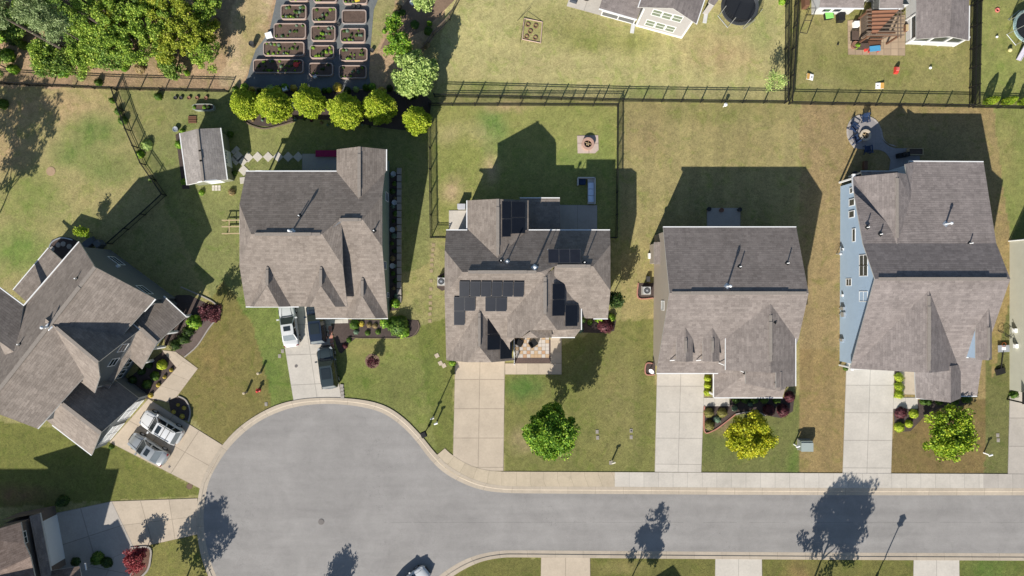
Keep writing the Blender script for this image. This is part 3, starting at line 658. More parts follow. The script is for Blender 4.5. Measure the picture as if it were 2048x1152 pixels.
# garage gable, middle gable, entry gable
clip_gable(H, 963.5, 5.47, 614.7, 684.3, 715.6, (897, 2.45), (1029, 2.45), (940.8, 4.45), (985.7, 4.45), sf); H.gutter(g(1029, 677, 2.45), g(1029, 715.6, 2.45))
A, B = g(1083.6, 552, 7.27), g(1083.6, 622.7, 7.27)
H.roof([[A, B, g(1061, 652.7, 6.52), g(1057, 653, 6.39), g(1039.7, 668, 5.83), g(1015, 669, 5.0), g(1015, 630, 5.0)], [B, g(1106.4, 652.7, 6.5), g(1061, 652.7, 6.5)], [A, g(1102, 540, 6.64), g(1130, 580, 5.74), g(1152.5, 607, 5.0), g(1152.5, 652.7, 5.0), g(1106.4, 652.7, 6.5), B]], 'cross_gable_roof')
H.ridge(g(1083.6, 556, 7.27), B); H.gutter(g(1152.5, 606, 5.0), g(1152.5, 654, 5.0))
H.roof([[g(1057, 652, 6.39), g(1057, 655.6, 6.38), g(1072.5, 668, 5.83), g(1098, 668.5, 5.0), g(1098, 652, 5.0)], [g(1057, 655.6, 6.38), g(1039.7, 668, 5.82), g(1072.5, 668, 5.83)]], 'cross_gable_roof')
H.roof([[g(1098, 653, 4.95), g(1152.5, 653, 4.95), g(1142, 668, 4.5), g(1098, 668, 4.5)]], 'entry_roof'); H.gutter(g(1098, 668, 4.5), g(1142, 668, 4.5))
H.roof([[g(1039, 403.6, 2.8), g(1116, 403.6, 2.8), g(1116, 475, 3.6), g(1039, 475, 3.6)]], 'porch_roof'); H.gutter(g(1039, 403.6, 2.8), g(1116, 403.6, 2.8))
for x in (1042, 1078, 1113): MB().box(g(x, 405), (.15, .15, 2.6), z0=0).build('porch_post', WHITE, H.r)
H.wall([(909, 476), (947, 476), (947, 420), (1049, 420), (1049, 476), (1199, 476), (1199, 627), (1146, 627), (1146, 646), (1098, 660), (1023, 660), (1023, 708), (905, 708), (905, 600)])
H.wmb.add([g(1050, 651, 4.6), g(1151, 651, 4.6), g(1151, 651, 4.92), g(1106.4, 651, 6.42), g(1061, 651, 6.42), g(1050, 651, 6.05)], [(0, 1, 2, 3, 4, 5)])
H.done()
mp = pl3((900, 588.6, sf(588.6)), (1000, 588.6, sf(588.6)), (900, 700, sf(700)))
H.solar([(918.2, 561.5), (1048.4, 562.5), (1047.5, 592), (918.2, 591.5)], 6, mp)
H.solar([(907.8, 592.5), (950.8, 593), (950.5, 620), (908, 620)], 2, mp); H.solar([(970.6, 593.2), (1013.6, 593.5), (1013, 621), (970.5, 621)], 2, mp); H.solar([(908, 620.8), (929.8, 621), (929.5, 648.5), (908.2, 648.3)], 1, mp)
gp = pl3((963.5, 620, 5.47), (963.5, 680, 5.47), (1029, 640, 2.45))
H.solar([(998, 636), (998, 699), (973, 700), (973.5, 637)], 2, gp); H.solar([(1022, 677), (1022, 716.5), (998.6, 718), (998.6, 680)], 1, gp)
gp = pl3((1083.6, 560, 7.27), (1083.6, 620, 7.27), (1152.5, 620, 5.0))
H.solar([(1128, 566), (1127.5, 631.5), (1102.5, 632), (1103.5, 567)], 2, gp); H.solar([(1153.7, 609), (1153, 652), (1128.7, 652.5), (1129, 609.4)], 1, gp)
gp = pl3((998, 420, 6.7), (998, 500, 6.7), (1055, 440, 5.0))
H.solar([(1020.5, 402.5), (1020, 474), (1002.6, 474.5), (1002.6, 402)], 2, gp); H.solar([(1049.5, 404), (1049, 467), (1021.5, 468), (1021.6, 403)], 2, gp)
bp = pl3((901.4, 468.8, 5.1), (1206.4, 468.8, 5.1), (1000, 547.3, 7.5))
for i in range(3):
    xa, xb = 1096.5+i*21.6, 1096.5+(i+1)*21.6-.5; lo0, lo1 = on_plane(xa, 525.5, bp), on_plane(xb, 525.5, bp)
    up = Vector((0, 0, .95)); hi0, hi1 = on_plane(xa-.5, 498, [p+up for p in bp]), on_plane(xb-.5, 498, [p+up for p in bp])
    c = [hi0, hi1, lo1, lo0]; nn = (lo0-hi0).cross(hi1-hi0).normalized(); nn = nn if nn.z > 0 else -nn; H.panel(c, nn, .12)
    [MB().tube(hh, hh-Vector((0, 0, .85)), .03).build('panel_strut', STEEL, H.r) for hh in (hi0, hi1)]
H.pipe(1070, 534, 1.1, bp, .1, True); H.pipe(1002, 521, .45, bp); H.pipe(1014.5, 522, 1.0, bp, .06, True); H.pipe(1169.5, 524.5, .5, bp)

# --- taupe house with two dormers
H = House('house', 'taupe house with a brown grey gable roof and two small front dormers', (1430, 600), siding('taupe_siding', C3(150, 140, 128)), BROWNSH)
H.centre = g(1430, 600, 5)
m4 = lambda Y: 7.8-(Y-585)*.02295
R1, R2 = g(1306, 585, 7.8), g(1555, 585, 7.8); bp = pl3((1306, 463, 5), (1554, 463, 5), (1400, 585, 7.8))
H.roof([[g(1305.8, 463, 5), g(1554, 463, 5), R2, R1], [R1, R2, g(1552, 668, m4(668)), g(1540, 736, 4.33), g(1296, 736, 4.33)]])
H.gutter(g(1305.8, 463, 5), g(1554, 463, 5)); H.gutter(g(1296, 736, 4.33), g(1412, 736, 4.33)); H.ridge(g(1310, 585, 7.8), g(1551, 585, 7.8))
A, B = g(1490, 604, 7.36), g(1490, 729, 7.36)
H.roof([[A, B, g(1417.5, 727, 5.88), g(1417.5, 668, 5.88)], [A, g(1545.5, 668, 5.88), g(1545.5, 756.6, 5.88), g(1502, 756.6, 7.04), g(1502, 729, 7.04), B]], 'cross_gable_roof'); H.gutter(g(1545.5, 669, 5.88), g(1545.5, 756.6, 5.88)); H.gutter(g(1417.5, 668, 5.88), g(1417.5, 727, 5.88), wdt=.06); H.ridge(g(1490, 625, 7.36), g(1490, 708, 7.36))
H.roof([[g(1456, 728.5, 5.55), g(1512, 728.5, 6.83), g(1512, 764, 6.83), g(1456, 753, 5.55)], [g(1512, 728.5, 6.83), g(1512, 762, 6.83), g(1522, 760, 6.45), g(1522, 728.5, 6.45)]], 'porch_gable_roof')
H.roof([[g(1412, 786, 2.9), g(1543.5, 786, 2.9), g(1543.5, 752, 4.2), g(1512, 735, 4.85), g(1462, 735, 4.85)], [g(1412, 786, 2.9), g(1462, 735, 4.85), g(1462, 718, 4.85), g(1412, 718, 2.9)]], 'porch_roof'); H.gutter(g(1412, 786, 2.9), g(1543.5, 786, 2.9)); H.gutter(g(1412, 738, 2.9), g(1412, 786, 2.9))
for x in (1416, 1458, 1500, 1540): MB().box(g(x, 783), (.2, .2, 2.75), z0=0).build('porch_post', WHITE, H.r)
for dx, lx in ((0, 0), (49, 0)):
    x = 1341.7+dx; ap = g(x, 649, 6.34)
    H.roof([[ap, g(x, 711, 6.34), g(x-15.6, 711, 5.86), g(x-15.6, 669.5, 5.86)], [ap, g(x+15.4, 669.5, 5.86), g(x+15.4, 711, 5.86), g(x, 711, 6.34)]], 'dormer_roof', .1); H.ridge(g(x, 668, 6.34), g(x, 694, 6.34), True, .24)
    mb = MB(); z = [g(x-13.5, 708, 4.8), g(x+13.5, 708, 4.8), g(x+13.5, 708, 5.82), g(x, 708, 6.24), g(x-13.5, 708, 5.82)]
    mb.add(z+[g(x-13.5, 672, 5.78), g(x+13.5, 672, 5.78)], [(0, 1, 2, 3, 4), (0, 4, 5), (1, 6, 2)]); mb.build('dormer_wall', H.sid, H.r)
    dp = g(x-17, 709, 5.6); MB().tube(dp, dp-Vector((.35, .12, .55)), .05).build('downspout', WHITE, H.r)
for x, y in ((1448, 730), (1487, 744)): dp = im(x, y, 5.4); MB().tube(dp, dp-Vector((.4, -.18, .5)), .055).build('downspout', WHITE, H.r)
H.wall([(1308, 471), (1548, 471), (1548, 664), (1539, 664), (1539, 750), (1505, 750), (1424, 728), (1306, 728)]); 
H.pipe(1461, 572, 1.1, bp, .09, True); H.pipe(1482, 533, .45, bp); H.pipe(1577.5, 526, .45, bp)
MB().bar(g(1498, 640, 7.1), g(1500, 637, 7.05), .3, .2).build('attic_vent', DARK, H.r)
H.roof([[g(1297, 488, 2.9), g(1316, 488, 3.3), g(1316, 530, 3.3), g(1297, 530, 2.9)]], 'side_porch_roof')
H.wall([(1299, 490), (1306, 490), (1306, 528), (1299, 528)], True); H.face = Vector((-1, 0, 0))
H.window((1307, 471), (1307, 728), 1325.5, 611, 1.0, 1.3, 2); H.done()

# --- blue house
H = House('house', 'light blue sided house with tall gable wall and large brown grey roof', (1790, 560), siding('blue_siding', C3(158, 178, 198)), GREYSH)
H.centre = g(1795, 560, 5)
R1, R2 = g(1673.5, 559.7, 7.8), g(1916, 559.7, 7.8); P1, P2 = g(1669, 494, 6.0), g(1914, 494, 6.0)
q5 = lambda Y: 7.8-(Y-559.7)*.025
bk = lambda Y: 4.3+(Y-338)*.0109
lowp = pl3((1700, 338, 4.3), (1900, 338, 4.3), (1800, 494, 6.0)); uppp = pl3((1700, 494, 6.0), (1900, 494, 6.0), (1800, 559.7, 7.8))
H.roof([[g(1772, 338, 4.3), g(1912, 339, 4.3), P2, P1, g(1668, 396, 4.3), g(1731.5, 470, 5.73)], [P1, P2, R2, R1]])
H.gutter(g(1772, 338, 4.3), g(1912, 339, 4.3)); H.ridge(g(1680, 559.7, 7.8), g(1910, 559.7, 7.8))
H.roof([[R1, R2, g(1914, 715.5, 3.9), g(1926, 785, 2.2), g(1872, 785, 2.2), g(1840, 729.3, 3.55), g(1668, 729.3, 3.55)]]); H.gutter(g(1668, 729.3, 3.55), g(1798, 729.3, 3.55)); H.gutter(g(1890, 785, 2.2), g(1926, 785, 2.2))
H.roof([[g(1674, 364, 3.4), g(1731.5, 364, 6.05), g(1731.5, 495, 6.05), g(1671, 394, 3.9)], [g(1731.5, 364, 6.05), g(1731.5, 495, 6.05), g(1780, 430, 4.7), g(1780, 339, 4.35), g(1757, 345, 5.0), g(1757, 364, 5.2)]], 'rear_gable_roof'); H.ridge(g(1731.5, 374, 6.05), g(1731.5, 484, 6.05), False); H.gutter(g(1674, 364, 3.4), g(1671, 394, 3.9))
A, B = g(1776, 579.6, 7.3), g(1776, 729, 7.3)
H.roof([[A, B, g(1671, 729.5, 3.58), g(1671, 729, 3.58)], [A, g(1865, 714, 3.95), g(1865, 731, 3.95), B]], 'cross_gable_roof'); H.ridge(g(1776, 590, 7.3), g(1776, 725, 7.3))
H.roof([[g(1796, 726, 3.0), g(1843, 722, 4.9), g(1843, 790, 4.9), g(1798.7, 787, 3.0)], [g(1843, 722, 4.9), g(1880, 722, 3.4), g(1880, 786, 3.4), g(1843, 790, 4.9)]], 'entry_gable_roof'); H.gutter(g(1798.7, 787, 3.0), g(1843, 790, 3.2), wdt=.07)
ap = g(1894, 612, 6.5)
H.roof([[ap, g(1894, 708, 6.5), g(1881, 708, 5.6), g(1881, 648, 5.6)], [ap, g(1911, 640, 5.6), g(1911, 708, 5.6), g(1894, 708, 6.5)]], 'dormer_roof', .1); H.ridge(g(1894, 648, 6.5), g(1894, 704, 6.5), False, .24)
mb = MB(); z = [g(1882, 706, 3.9), g(1910, 706, 3.9), g(1910, 706, 5.55), g(1894, 706, 6.35), g(1882, 706, 5.5)]; mb.add(z+[g(1882, 650, 5.5), g(1910, 650, 5.5)], [(0, 1, 2, 3, 4), (0, 4, 5), (1, 6, 2)]); mb.build('dormer_wall', H.sid, H.r)
MB().bar(g(1881, 707, 4.1), g(1886, 707.5, 4.05), .1, .12).build('flashing', WHITE, H.r)
H.wall([(1680, 373), (1765, 373), (1765, 345), (1905, 345), (1905, 708), (1918, 720), (1918, 778), (1875, 780), (1845, 780), (1845, 724), (1678.5, 722)])
a, b = (1679.4, 365), (1679.4, 722); H.face = Vector((-1, 0, 0))
for px, py, ww_, hh_, pn in ((1703, 381, .6, .9, 1), (1703, 405, .75, 1.2, 1), (1702.6, 428.6, .75, 1.2, 1), (1707, 470.5, 1.4, .7, 1), (1726.4, 520.5, 1.15, 1.7, 2), (1726.4, 541.5, 1.15, 1.7, 2), (1697, 564.5, .8, 1.2, 2), (1726.4, 593, 1.1, 1.7, 2)): H.window(a, b, px, py, ww_, hh_, pn)
for px, py in ((1686, 499), (1686, 591)):
    c = on_plane(px, py, (g(*a), g(*b), g(*b)+Vector((0, 0, 1)))); MB().box(c+Vector((-.1, 0, 0)), (.22, .25, .25)).build('dryer_vent', WHITE, H.r)
for px, py, sz in ((1688, 629, .5), (1687, 617, .35), (1685, 680, .3)):
    c = on_plane(px, py, (g(*a), g(*b), g(*b)+Vector((0, 0, 1)))); MB().box(c+Vector((-.13, 0, 0)), (.24, sz, .7)).tube(c+Vector((-.12, 0, -.3)), (c.x-.12, c.y, .0), .04).build('meter_box', STEEL, H.r)
for py in (365.5, 730): MB().box((g(1678, py).x, g(0, py).y, 0), (.16, .16, 4.0 if py < 0 else 3.2), z0=0).build('corner_board', WHITE, H.r)
H.done(); del H.face
H.pipe(1903, 446, 1.0, lowp, .09, True); H.pipe(1738, 454, .45, lowp); H.pipe(1764, 468, .4, lowp); H.pipe(1945, 486, .5, lowp)
H.roof([[g(1694, 352, 2.9), g(1766, 352, 2.9), g(1766, 376, 3.6), g(1694, 376, 3.6)]], 'porch_roof'); H.gutter(g(1694, 352, 2.9), g(1766, 352, 2.9), wdt=.07)
for x in (1697, 1730, 1763): MB().box(g(x, 354), (.15, .15, 2.7), z0=0).build('porch_post', WHITE, H.r)
p = g(1676, 363, 3.3); MB().box(p, (.3, .5, .25)).build('eave_return', WHITE, H.r);
p = g(1673, 728, 3.3); MB().box(p, (.3, .6, .25)).build('eave_return', WHITE, H.r)
# --- big grey house turned to the cul-de-sac (lower left)
H = House('house', 'grey house turned at an angle, two pale cars on its driveway', (180, 690), siding('slate_siding', C3(104, 108, 110)), TAUPE)
H.centre = im(150, 690, 5)
R0, R1 = im(191, 534, 8.2), im(-30, 817, 8.2); E0, E1 = im(159.5, 484, 5.3), im(-70, 749, 5.3); F0, F2 = im(311, 597.5, 5.4), im(76, 857, 5.6)
E1 = on_plane(-70, 749, (R0, R1, E0)); F2 = on_plane(76, 857, (R0, R1, F0)); H.roof([[E0, E1, R1, R0], [R0, R1, F2, F0]]); H.gutter(E0, im(47.7, 612.8, 5.2)); H.gutter(im(158, 764, 5.0), F2, wdt=.08); H.ridge(R0, R1, True, .34); H.gutter(F0, im(289, 622, 5.0))
A, B = im(92, 637, 8.15), im(197, 724.4, 8.15); NE = im(280, 660, 4.5); SWc = im(190, 786, 5.0)
H.roof([[A, B, NE, A+NE-B], [A, A+SWc-B, SWc, on_plane(200.5, 753, (A, B, SWc)), B]], 'cross_gable_roof'); H.ridge(A.lerp(B, .2), B)
H.gutter(NE, NE.lerp(A+NE-B, .35), wdt=.08)
# garage wing
A, B = im(100, 788, 5.5), im(202, 866, 5.5); e1, e2 = im(279, 797, 2.2), im(184.4, 909.5, 2.7)
H.roof([[A, B, e1, A+e1-B], [A, A+e2-B, e2, B]], 'garage_roof'); H.ridge(A.lerp(B, .25), B, False, .4); H.gutter(e2, e2.lerp(A+e2-B, .8)); H.gutter(e1, e1.lerp(A+e1-B, .5))
# front porch wing
A, B = im(268, 644, 4.2), im(314, 686, 4.2); e1, e2 = im(372.5, 634, 2.8), im(284.4, 738, 2.8)
H.roof([[A, B, e1, A+e1-B], [A, A+e2-B, e2, B]], 'porch_roof'); H.ridge(A, B, False, .4); H.gutter(e1, A+e1-B); H.gutter(e2, A+e2-B)
# left rear wing and low rear porch
c, d = im(34, 707, 7.0), im(-4, 680, 7.0); a, b = im(47.7, 611.5, 5.2), im(-4, 573, 5.2)
H.roof([[c, d, b, a], [c, d, d+(d-b)*Vector((1, 1, -1)) if False else Vector((2*d.x-b.x, 2*d.y-b.y, b.z)), Vector((2*c.x-a.x, 2*c.y-a.y, a.z))]], 'rear_wing_roof'); H.gutter(a, b)
H.roof([[im(98.4, 496.3, 2.8), im(27.7, 580.3, 2.8), im(75, 622, 3.6), im(146, 538, 3.6)]], 'rear_porch_roof'); H.gutter(im(98.4, 496.3, 2.8), im(27.7, 580.3, 2.8))
# small second storey gable beside the big one
A, B = im(222, 628, 6.2), im(266, 663, 6.2)
H.roof([[im(258, 676, 5.4), im(240, 661, 5.4), A, B], [A, B, im(288, 619, 5.2), im(246, 583, 5.2)]], 'cross_gable_roof') if False else None
def gr(v, s=0.0): return Vector((v.x, v.y, 0))
u = (gr(R1)-gr(R0)).normalized(); nv = Vector((-u.y, u.x, 0)); nv = nv if nv.y < 0 else -nv   # u: along the ridge to the south west, nv: towards the street
bk0 = gr(E0)+u*.35+nv*.35; fr0 = gr(F0)+u*.35-nv*.4
H.wall([bk0, fr0, gr(im(289, 622, 5))-nv*.4, gr(im(160, 762, 5))-nv*.4, gr(F2)-nv*.4-u*.4, gr(R1)-u*.4, gr(E1)+nv*.4])
cw0 = gr(NE)-nv*.35+u*.3; cw1 = gr(SWc)-nv*.35-u*.3; H.wall([cw0-nv*4, cw0, cw1, cw1-nv*4], close=False)
gA, gB = gr(im(279, 797, 2.7))-nv*.35+u*.3, gr(im(184.4, 909.5, 2.7))-nv*.35-u*.3
H.wall([gA-nv*5, gA, gB, gB-nv*4], close=False)
pA = gr(im(372.5, 634, 2.8))-nv*.6+u*.3; pB = gr(im(284.4, 738, 2.8))-nv*.6-u*.2
H.wall([pA-nv*3.5, pA-nv*2, pB-nv*2, pB-nv*4], close=False)
for k in (0.02, .36, .68, .98): q = pA.lerp(pB, k); MB().box(q, (.24, .24, 2.6), rz=.7, z0=0).build('porch_post', WHITE, H.r)
MB().bar(pA+Vector((0, 0, 2.62)), pB+Vector((0, 0, 2.62)), .2, .22).build('porch_beam', WHITE, H.r)
H.done(); H.face = -u
for px, py in ((234, 522), (290, 580)): H.window_at(bk0, fr0, on_plane(px, py, (bk0, fr0, bk0+Vector((0, 0, 1)))), 1.5, 1.3, 2)
c = on_plane(236, 534, (bk0, fr0, bk0+Vector((0, 0, 1)))); MB().box(c-u*.12, (.3, .3, .3), rz=.7).build('dryer_vent', WHITE, H.r)
H.face = nv; wz = lambda f, z: cw0.lerp(cw1, f)+Vector((0, 0, z))
for f in (.22, .42, .62, .82): H.window_at(cw0, cw1, wz(f, 1.6), 1.15, 1.7, 4)
for f in (.3, .55): H.window_at(cw0, cw1, wz(f, 4.6), 1.0, 1.3, 2)
p0, p1 = wz(.0, 0), wz(1, 0); z = lambda p, o, h: p+nv*o+Vector((0, 0, h))
H.roof([[z(p0, 0, 3.3), z(p1, 0, 3.3), z(p1, .45, 3.0), z(p0, .45, 3.0)]], 'pent_roof', .1)
gz = lambda f, h: gA.lerp(gB, f)+Vector((0, 0, h))
for f in (.27, .73): H.window_at(gA, gB, gz(f, 1.15), 2.6, 2.2, 4, WHITE, 'garage_door', .06, WHITE)
mp1 = (E0, E1, R0)
H.pipe(149.5, 557, .4, mp1); H.pipe(84, 655, 1.0, (R0, R1, F2), .1, True); H.pipe(35, 689, .4, mp1)

# --- tan house cut by the lower left corner
H = House('house', 'brown gabled house in the lower left corner with white garage door', (60, 1110), siding('brown_siding', C3(112, 100, 92)), shingle('tan_shingle', CL(122, 104, 94, 1.75), CL(184, 164, 152, 1.75)))
H.centre = im(0, 1120, 4)
H.roof([[im(42.5, 1044, 5.0), im(50, 1086, 6.0), im(62, 1113, 6.6), im(-50, 1164, 6.6), im(-60, 1075, 5.0)], [im(62, 1113, 6.6), im(-50, 1164, 6.6), im(-40, 1225, 5.0), im(75, 1170, 5.0)]])
H.roof([[im(60, 1032, 3.3), im(80.6, 1026, 2.7), im(104, 1150, 2.7), im(84, 1156, 3.3)]], 'pent_roof', .12, GREYSH)
H.roof([[im(102, 1141, 2.6), im(160, 1132, 2.6), im(166, 1165, 3.2), im(108, 1180, 3.2)]], 'entry_roof', .12); H.gutter(im(170, 1126, 2.6), im(172, 1140, 2.6))
ga, gb = Vector((*im(82, 1026, 2.7).xy, 0)), Vector((*im(105, 1148, 2.7).xy, 0)); dd = (gb-ga).normalized(); nn = Vector((-dd.y, dd.x, 0)); nn = nn if nn.x > 0 else -nn
ga -= nn*.25; gb -= nn*.25
H.wall([ga-nn*4, ga, gb, gb-nn*4], close=False, hmax=2.65)
ua, ub = ga-nn*1.0+dd*.4, gb-nn*1.0+dd*1.5; H.wall([ua-nn*3, ua, ub, ub-nn*3], close=False); H.done(); H.face = nn
c = ga.lerp(gb, .52)+Vector((0, 0, 1.15)); H.window_at(ga, gb, c, 4.9, 2.2, 1, WHITE, 'garage_door', .05, WHITE)
for f, zc in ((.2, 4.2), (.78, 4.2)): H.window_at(ua, ub, ua.lerp(ub, f)+Vector((0, 0, zc)), 1.3, 1.4, 4)
MB().bar(ga+nn*.06+Vector((0, 0, 2.52)), gb+nn*.06+Vector((0, 0, 2.52)), .1, .25).build('garage_trim', WHITE, H.r)

H.roof([[g(-130, 1205, 10.5), g(119, 1205, 10.5), g(119, 1160, 7.6), g(-130, 1160, 7.6)], [g(-130, 1205, 10.5), g(119, 1205, 10.5), g(119, 1255, 7.6), g(-130, 1255, 7.6)]], 'main_roof')
H.roof([[g(146, 1240, 8), g(146, 1400, 8), g(99, 1400, 6), g(99, 1240, 6)], [g(146, 1240, 8), g(146, 1400, 8), g(193, 1400, 6), g(193, 1240, 6)]], 'wing_roof')
for q in ([(-120, 1168), (112, 1168), (112, 1248), (-120, 1248)], [(104, 1246), (188, 1246), (188, 1395), (104, 1395)]):
    mb = MB(); mb.prism([g(*p) for p in q], 0, 5.8 if q[0][0] > 0 else 7.4); mb.build('wall', H.sid, H.r)

# --- house whose pale side wall stands at the right edge
H = House('house', 'cream house of which only the long side wall shows at the right edge', (2060, 630), siding('cream_siding', C3(186, 184, 168)), GREYSH); H.centre = g(2100, 630, 5)
H.roof([[g(2010, 474, 5.2), g(2160, 474, 7.6), g(2160, 790, 7.6), g(2010, 790, 5.2)], [g(2160, 474, 7.6), g(2310, 474, 5.2), g(2310, 790, 5.2), g(2160, 790, 7.6)]])
H.wall([(2018, 481), (2300, 481), (2300, 779), (2018, 779)]); H.done(); A, B = g(2018, 481), g(2018, 779); H.face = Vector((-1, 0, 0))
for px, py in ((2031, 661), (2033, 692)):
    c = on_plane(px, py, (A, B, A+Vector((0, 0, 1)))); MB().box(c+Vector((-.15, 0, 0)), (.3, .45, .4)).tube(c+Vector((-.15, 0, 0)), c+Vector((-.5, .1, .3)), .05).build('wall_meter_box', PVC, H.r)  # utility meter boxes fixed to the side wall, not lamps
MB().tube(g(2016, 482, 0), g(2016, 482, 5.0), .07).build('downspout', WHITE, H.r); MB().box(g(2015, 484, 4.9), (.4, .3, .3)).build('eave_return', WHITE, H.r)
MB().bar(g(2013, 777, 2.6), g(2013, 800, 2.6), .5, .12).box(g(2013, 798), (.14, .14, 2.5), z0=0).build('side_arbor', DARK, H.r)

# --- beige house at the top centre
H = House('house', 'pale beige house at the top edge with six green reflecting windows in its gable', (1350, 0), siding('pale_siding', C3(160, 156, 153)), GREYSH); H.centre = im(1350, -40, 4)
f = Vector((50*S, 150*S, 0)); A, El, Er = im(1346, 17.4, 6.5), im(1277, 15, 4.9), im(1392, 48, 4.7)
H.roof([[A, El, El+f, A+f], [A, A+f, Er+f, Er]]); H.gutter(Er, Er+f); H.gutter(El, El+f)
w0, w1 = g(1270, 51), g(1362, 76); d1 = (w1-w0).normalized(); n1 = Vector((d1.y, -d1.x, 0)); w0 += d1*.1
H.wall([w0-n1*7, w0, w1, w1-n1*7], close=False)
H.roof([[im(1198, 17, 2.9), im(1274, 39, 2.9), im(1274, 39, 2.9)+f*.5+Vector((0, 0, .8)), im(1198, 17, 2.9)+f*.5+Vector((0, 0, .8))]], 'porch_roof'); H.gutter(im(1198, 17, 2.9), im(1274, 39, 2.9))
H.wmb.add([g(1404, 28), g(1414, 31), g(1445, -12), g(1404, 28, 2.7), g(1414, 31, 2.7), g(1445, -12, 2.7)], [(0, 1, 4, 3), (1, 2, 5, 4)])
H.roof([[g(1401, 28, 2.9), g(1413, 33, 2.75), g(1452, -18, 2.75), g(1420, -40, 3.6)]], 'wing_roof'); H.done(); H.face = n1
PG = plain('green_reflection_pane', CL(128, 138, 120), 0.15, 0.3)  # pale green reflections are put into the pane colour
for px, py in ((1313.5, 26.6), (1333.5, 32.4), (1354, 37.4), (1300, 47), (1320, 52.5), (1340, 58)): H.window_at(w0, w1, on_plane(px, py, (w0, w1, w0+Vector((0, 0, 1)))), 1.05, 1.5, 2, WHITE, 'window', .05, PG)
MB().bar(w0+n1*.05+Vector((0, 0, .1)), w1+n1*.05+Vector((0, 0, .1)), .1, .2).build('base_trim', WHITE, H.r)
for q in (w0, w1): MB().box(q+n1*.02, (.16, .16, 4.5), z0=0).build('corner_board', WHITE, H.r)
s0, s1 = g(1202, 31.5), g(1266, 49)
mb = MB(); [mb.box(s0.lerp(s1, k), (.1, .1, 2.7), rz=.26, z0=0) for k in (0, .5, 1)]; [mb.bar(s0+Vector((0, 0, h)), s1+Vector((0, 0, h)), .09, .1) for h in (.1, 1.2, 2.7)]; mb.build('screen_frame', WHITE, H.r)
MB().add([s0, s1, s1+Vector((0, 0, 2.7)), s0+Vector((0, 0, 2.7))], [(0, 1, 2, 3)]).build('porch_screen', plain('insect_screen', (.12, .12, .12, 1), .8), H.r)
for px, py, in ((1266, 58), (1411, 38)):
    mb = MB(); q = g(px, py); mb.bar(q+Vector((0, .5, .12)), q+Vector((-.15, -.5, .03)), .42, .08); mb.build('splash_block', plain('splash_grey', (.5, .5, .49, 1), .9), H.r)

# --- white house at the top right
H = House('house', 'white house at the top right with grey roofs and a gabled sunroom', (1780, 0), siding('white_siding', C3(190, 190, 188)), GREYSH); H.centre = im(1760, -60, 4)
H.roof([[im(1638, 15.6, 2.9), im(1727, 16.6, 2.9), im(1730, -60, 4.6), im(1650, -60, 4.6)]]); H.gutter(im(1638, 15.6, 2.9), im(1727, 16.6, 2.9))
H.roof([[im(1758, 17, 2.9), im(1804, 17, 2.9), im(1812, -60, 4.4), im(1766, -60, 4.4)]]); H.gutter(im(1758, 17, 2.9), im(1804, 17, 2.9))
H.roof([[im(1831.5, 79, 2.9), im(1898, 73.5, 3.9), im(1905, -60, 3.9), im(1832, -60, 2.9)], [im(1898, 73.5, 3.9), im(1936, 81, 2.9), im(1938, -60, 2.9), im(1905, -60, 3.9)]], 'sunroom_roof'); H.gutter(im(1831.5, 79, 2.9), im(1832, -60, 2.9)); H.gutter(im(1936, 81, 2.9), im(1937, 12, 2.9))
H.wall([(1622, -50), (1622, 29.5), (1696, 29.5), (1696, 5), (1742, 5), (1742, 29), (1790, 29), (1790, -50)], close=False)
H.wall([(1810.5, -40), (1810.5, 89)], close=False, hmax=.9); H.wall([(1810.5, 89), (1906, 94), (1906, -40)], close=False, hmax=.9)
H.wall([(1811, -40), (1811, 42)], close=False); H.done()
mb = MB(); sl = [(1811, 42), (1811, 88), (1842, 90), (1874, 91.7), (1905, 93)]
for i, q in enumerate(sl): t = H.top(g(*q).x, g(*q).y) or 2.8; mb.box(g(*q), (.16, .16, min(t, 3.7)-.1), z0=0)
for a_, b_ in zip(sl[:-1], sl[1:]):
    for h in (.95, 2.62): mb.bar(g(*a_, h), g(*b_, h), .12, .13)
mb.build('sunroom_frame', WHITE, H.r)
MB().add([g(1811.4, 43), g(1811.4, 88, 0), g(1811.4, 88, 2.6), g(1811.4, 43, 2.6)], [(0, 1, 2, 3)]).add([g(1812, 88.5), g(1905, 92.6), g(1905, 92.6, 2.6), g(1812, 88.5, 2.6)], [(0, 1, 2, 3)]).build('sunroom_glass', GLASS, H.r)
H.face = Vector((0, -1, 0))
for px, py in ((1652, 21), (1673, 21)): H.window((1622, 29.5), (1696, 29.5), px, py, 1.0, .9, 1)

# --- garden shed
H = House('shed', 'small garden shed with grey shingle roof and white double door beside stepping stones', (412, 318), siding('shed_siding', C3(128, 130, 112)), shingle('pale_grey_shingle', CL(128, 122, 118, 1.1), CL(176, 168, 161, 1.1)), cat='shed'); H.centre = im(408, 314, 3)
nw, nr, ne, sw, sr, se = im(361, 266.8, 2.5), im(395.3, 258.2, 3.6), im(441, 256.3, 2.5), im(375.3, 370, 2.5), im(407, 363, 3.6), im(454.5, 359.4, 2.5)
H.roof([[nw, sw, sr, nr], [nr, sr, se, ne]]); H.gutter(nw, sw); H.gutter(ne, se); H.ridge(nr, sr, False, .25); H.ridge(nr.lerp(sr, .4), nr.lerp(sr, .62), True, .25)
q = [Vector((*v.xy, 0)) for v in (nw, ne, se, sw)]; cc = sum(q, Vector())/4; q = [v+(cc-v).normalized()*.35 for v in q]; H.wall(q); H.done()
ex = (q[1]-q[0]).normalized(); H.face = ex
for f in (.46, .62): H.window_at(q[1], q[2], q[1].lerp(q[2], f)+Vector((0, 0, 1.1)), .95, 2.0, 2, WHITE, 'door', .05, WHITE)
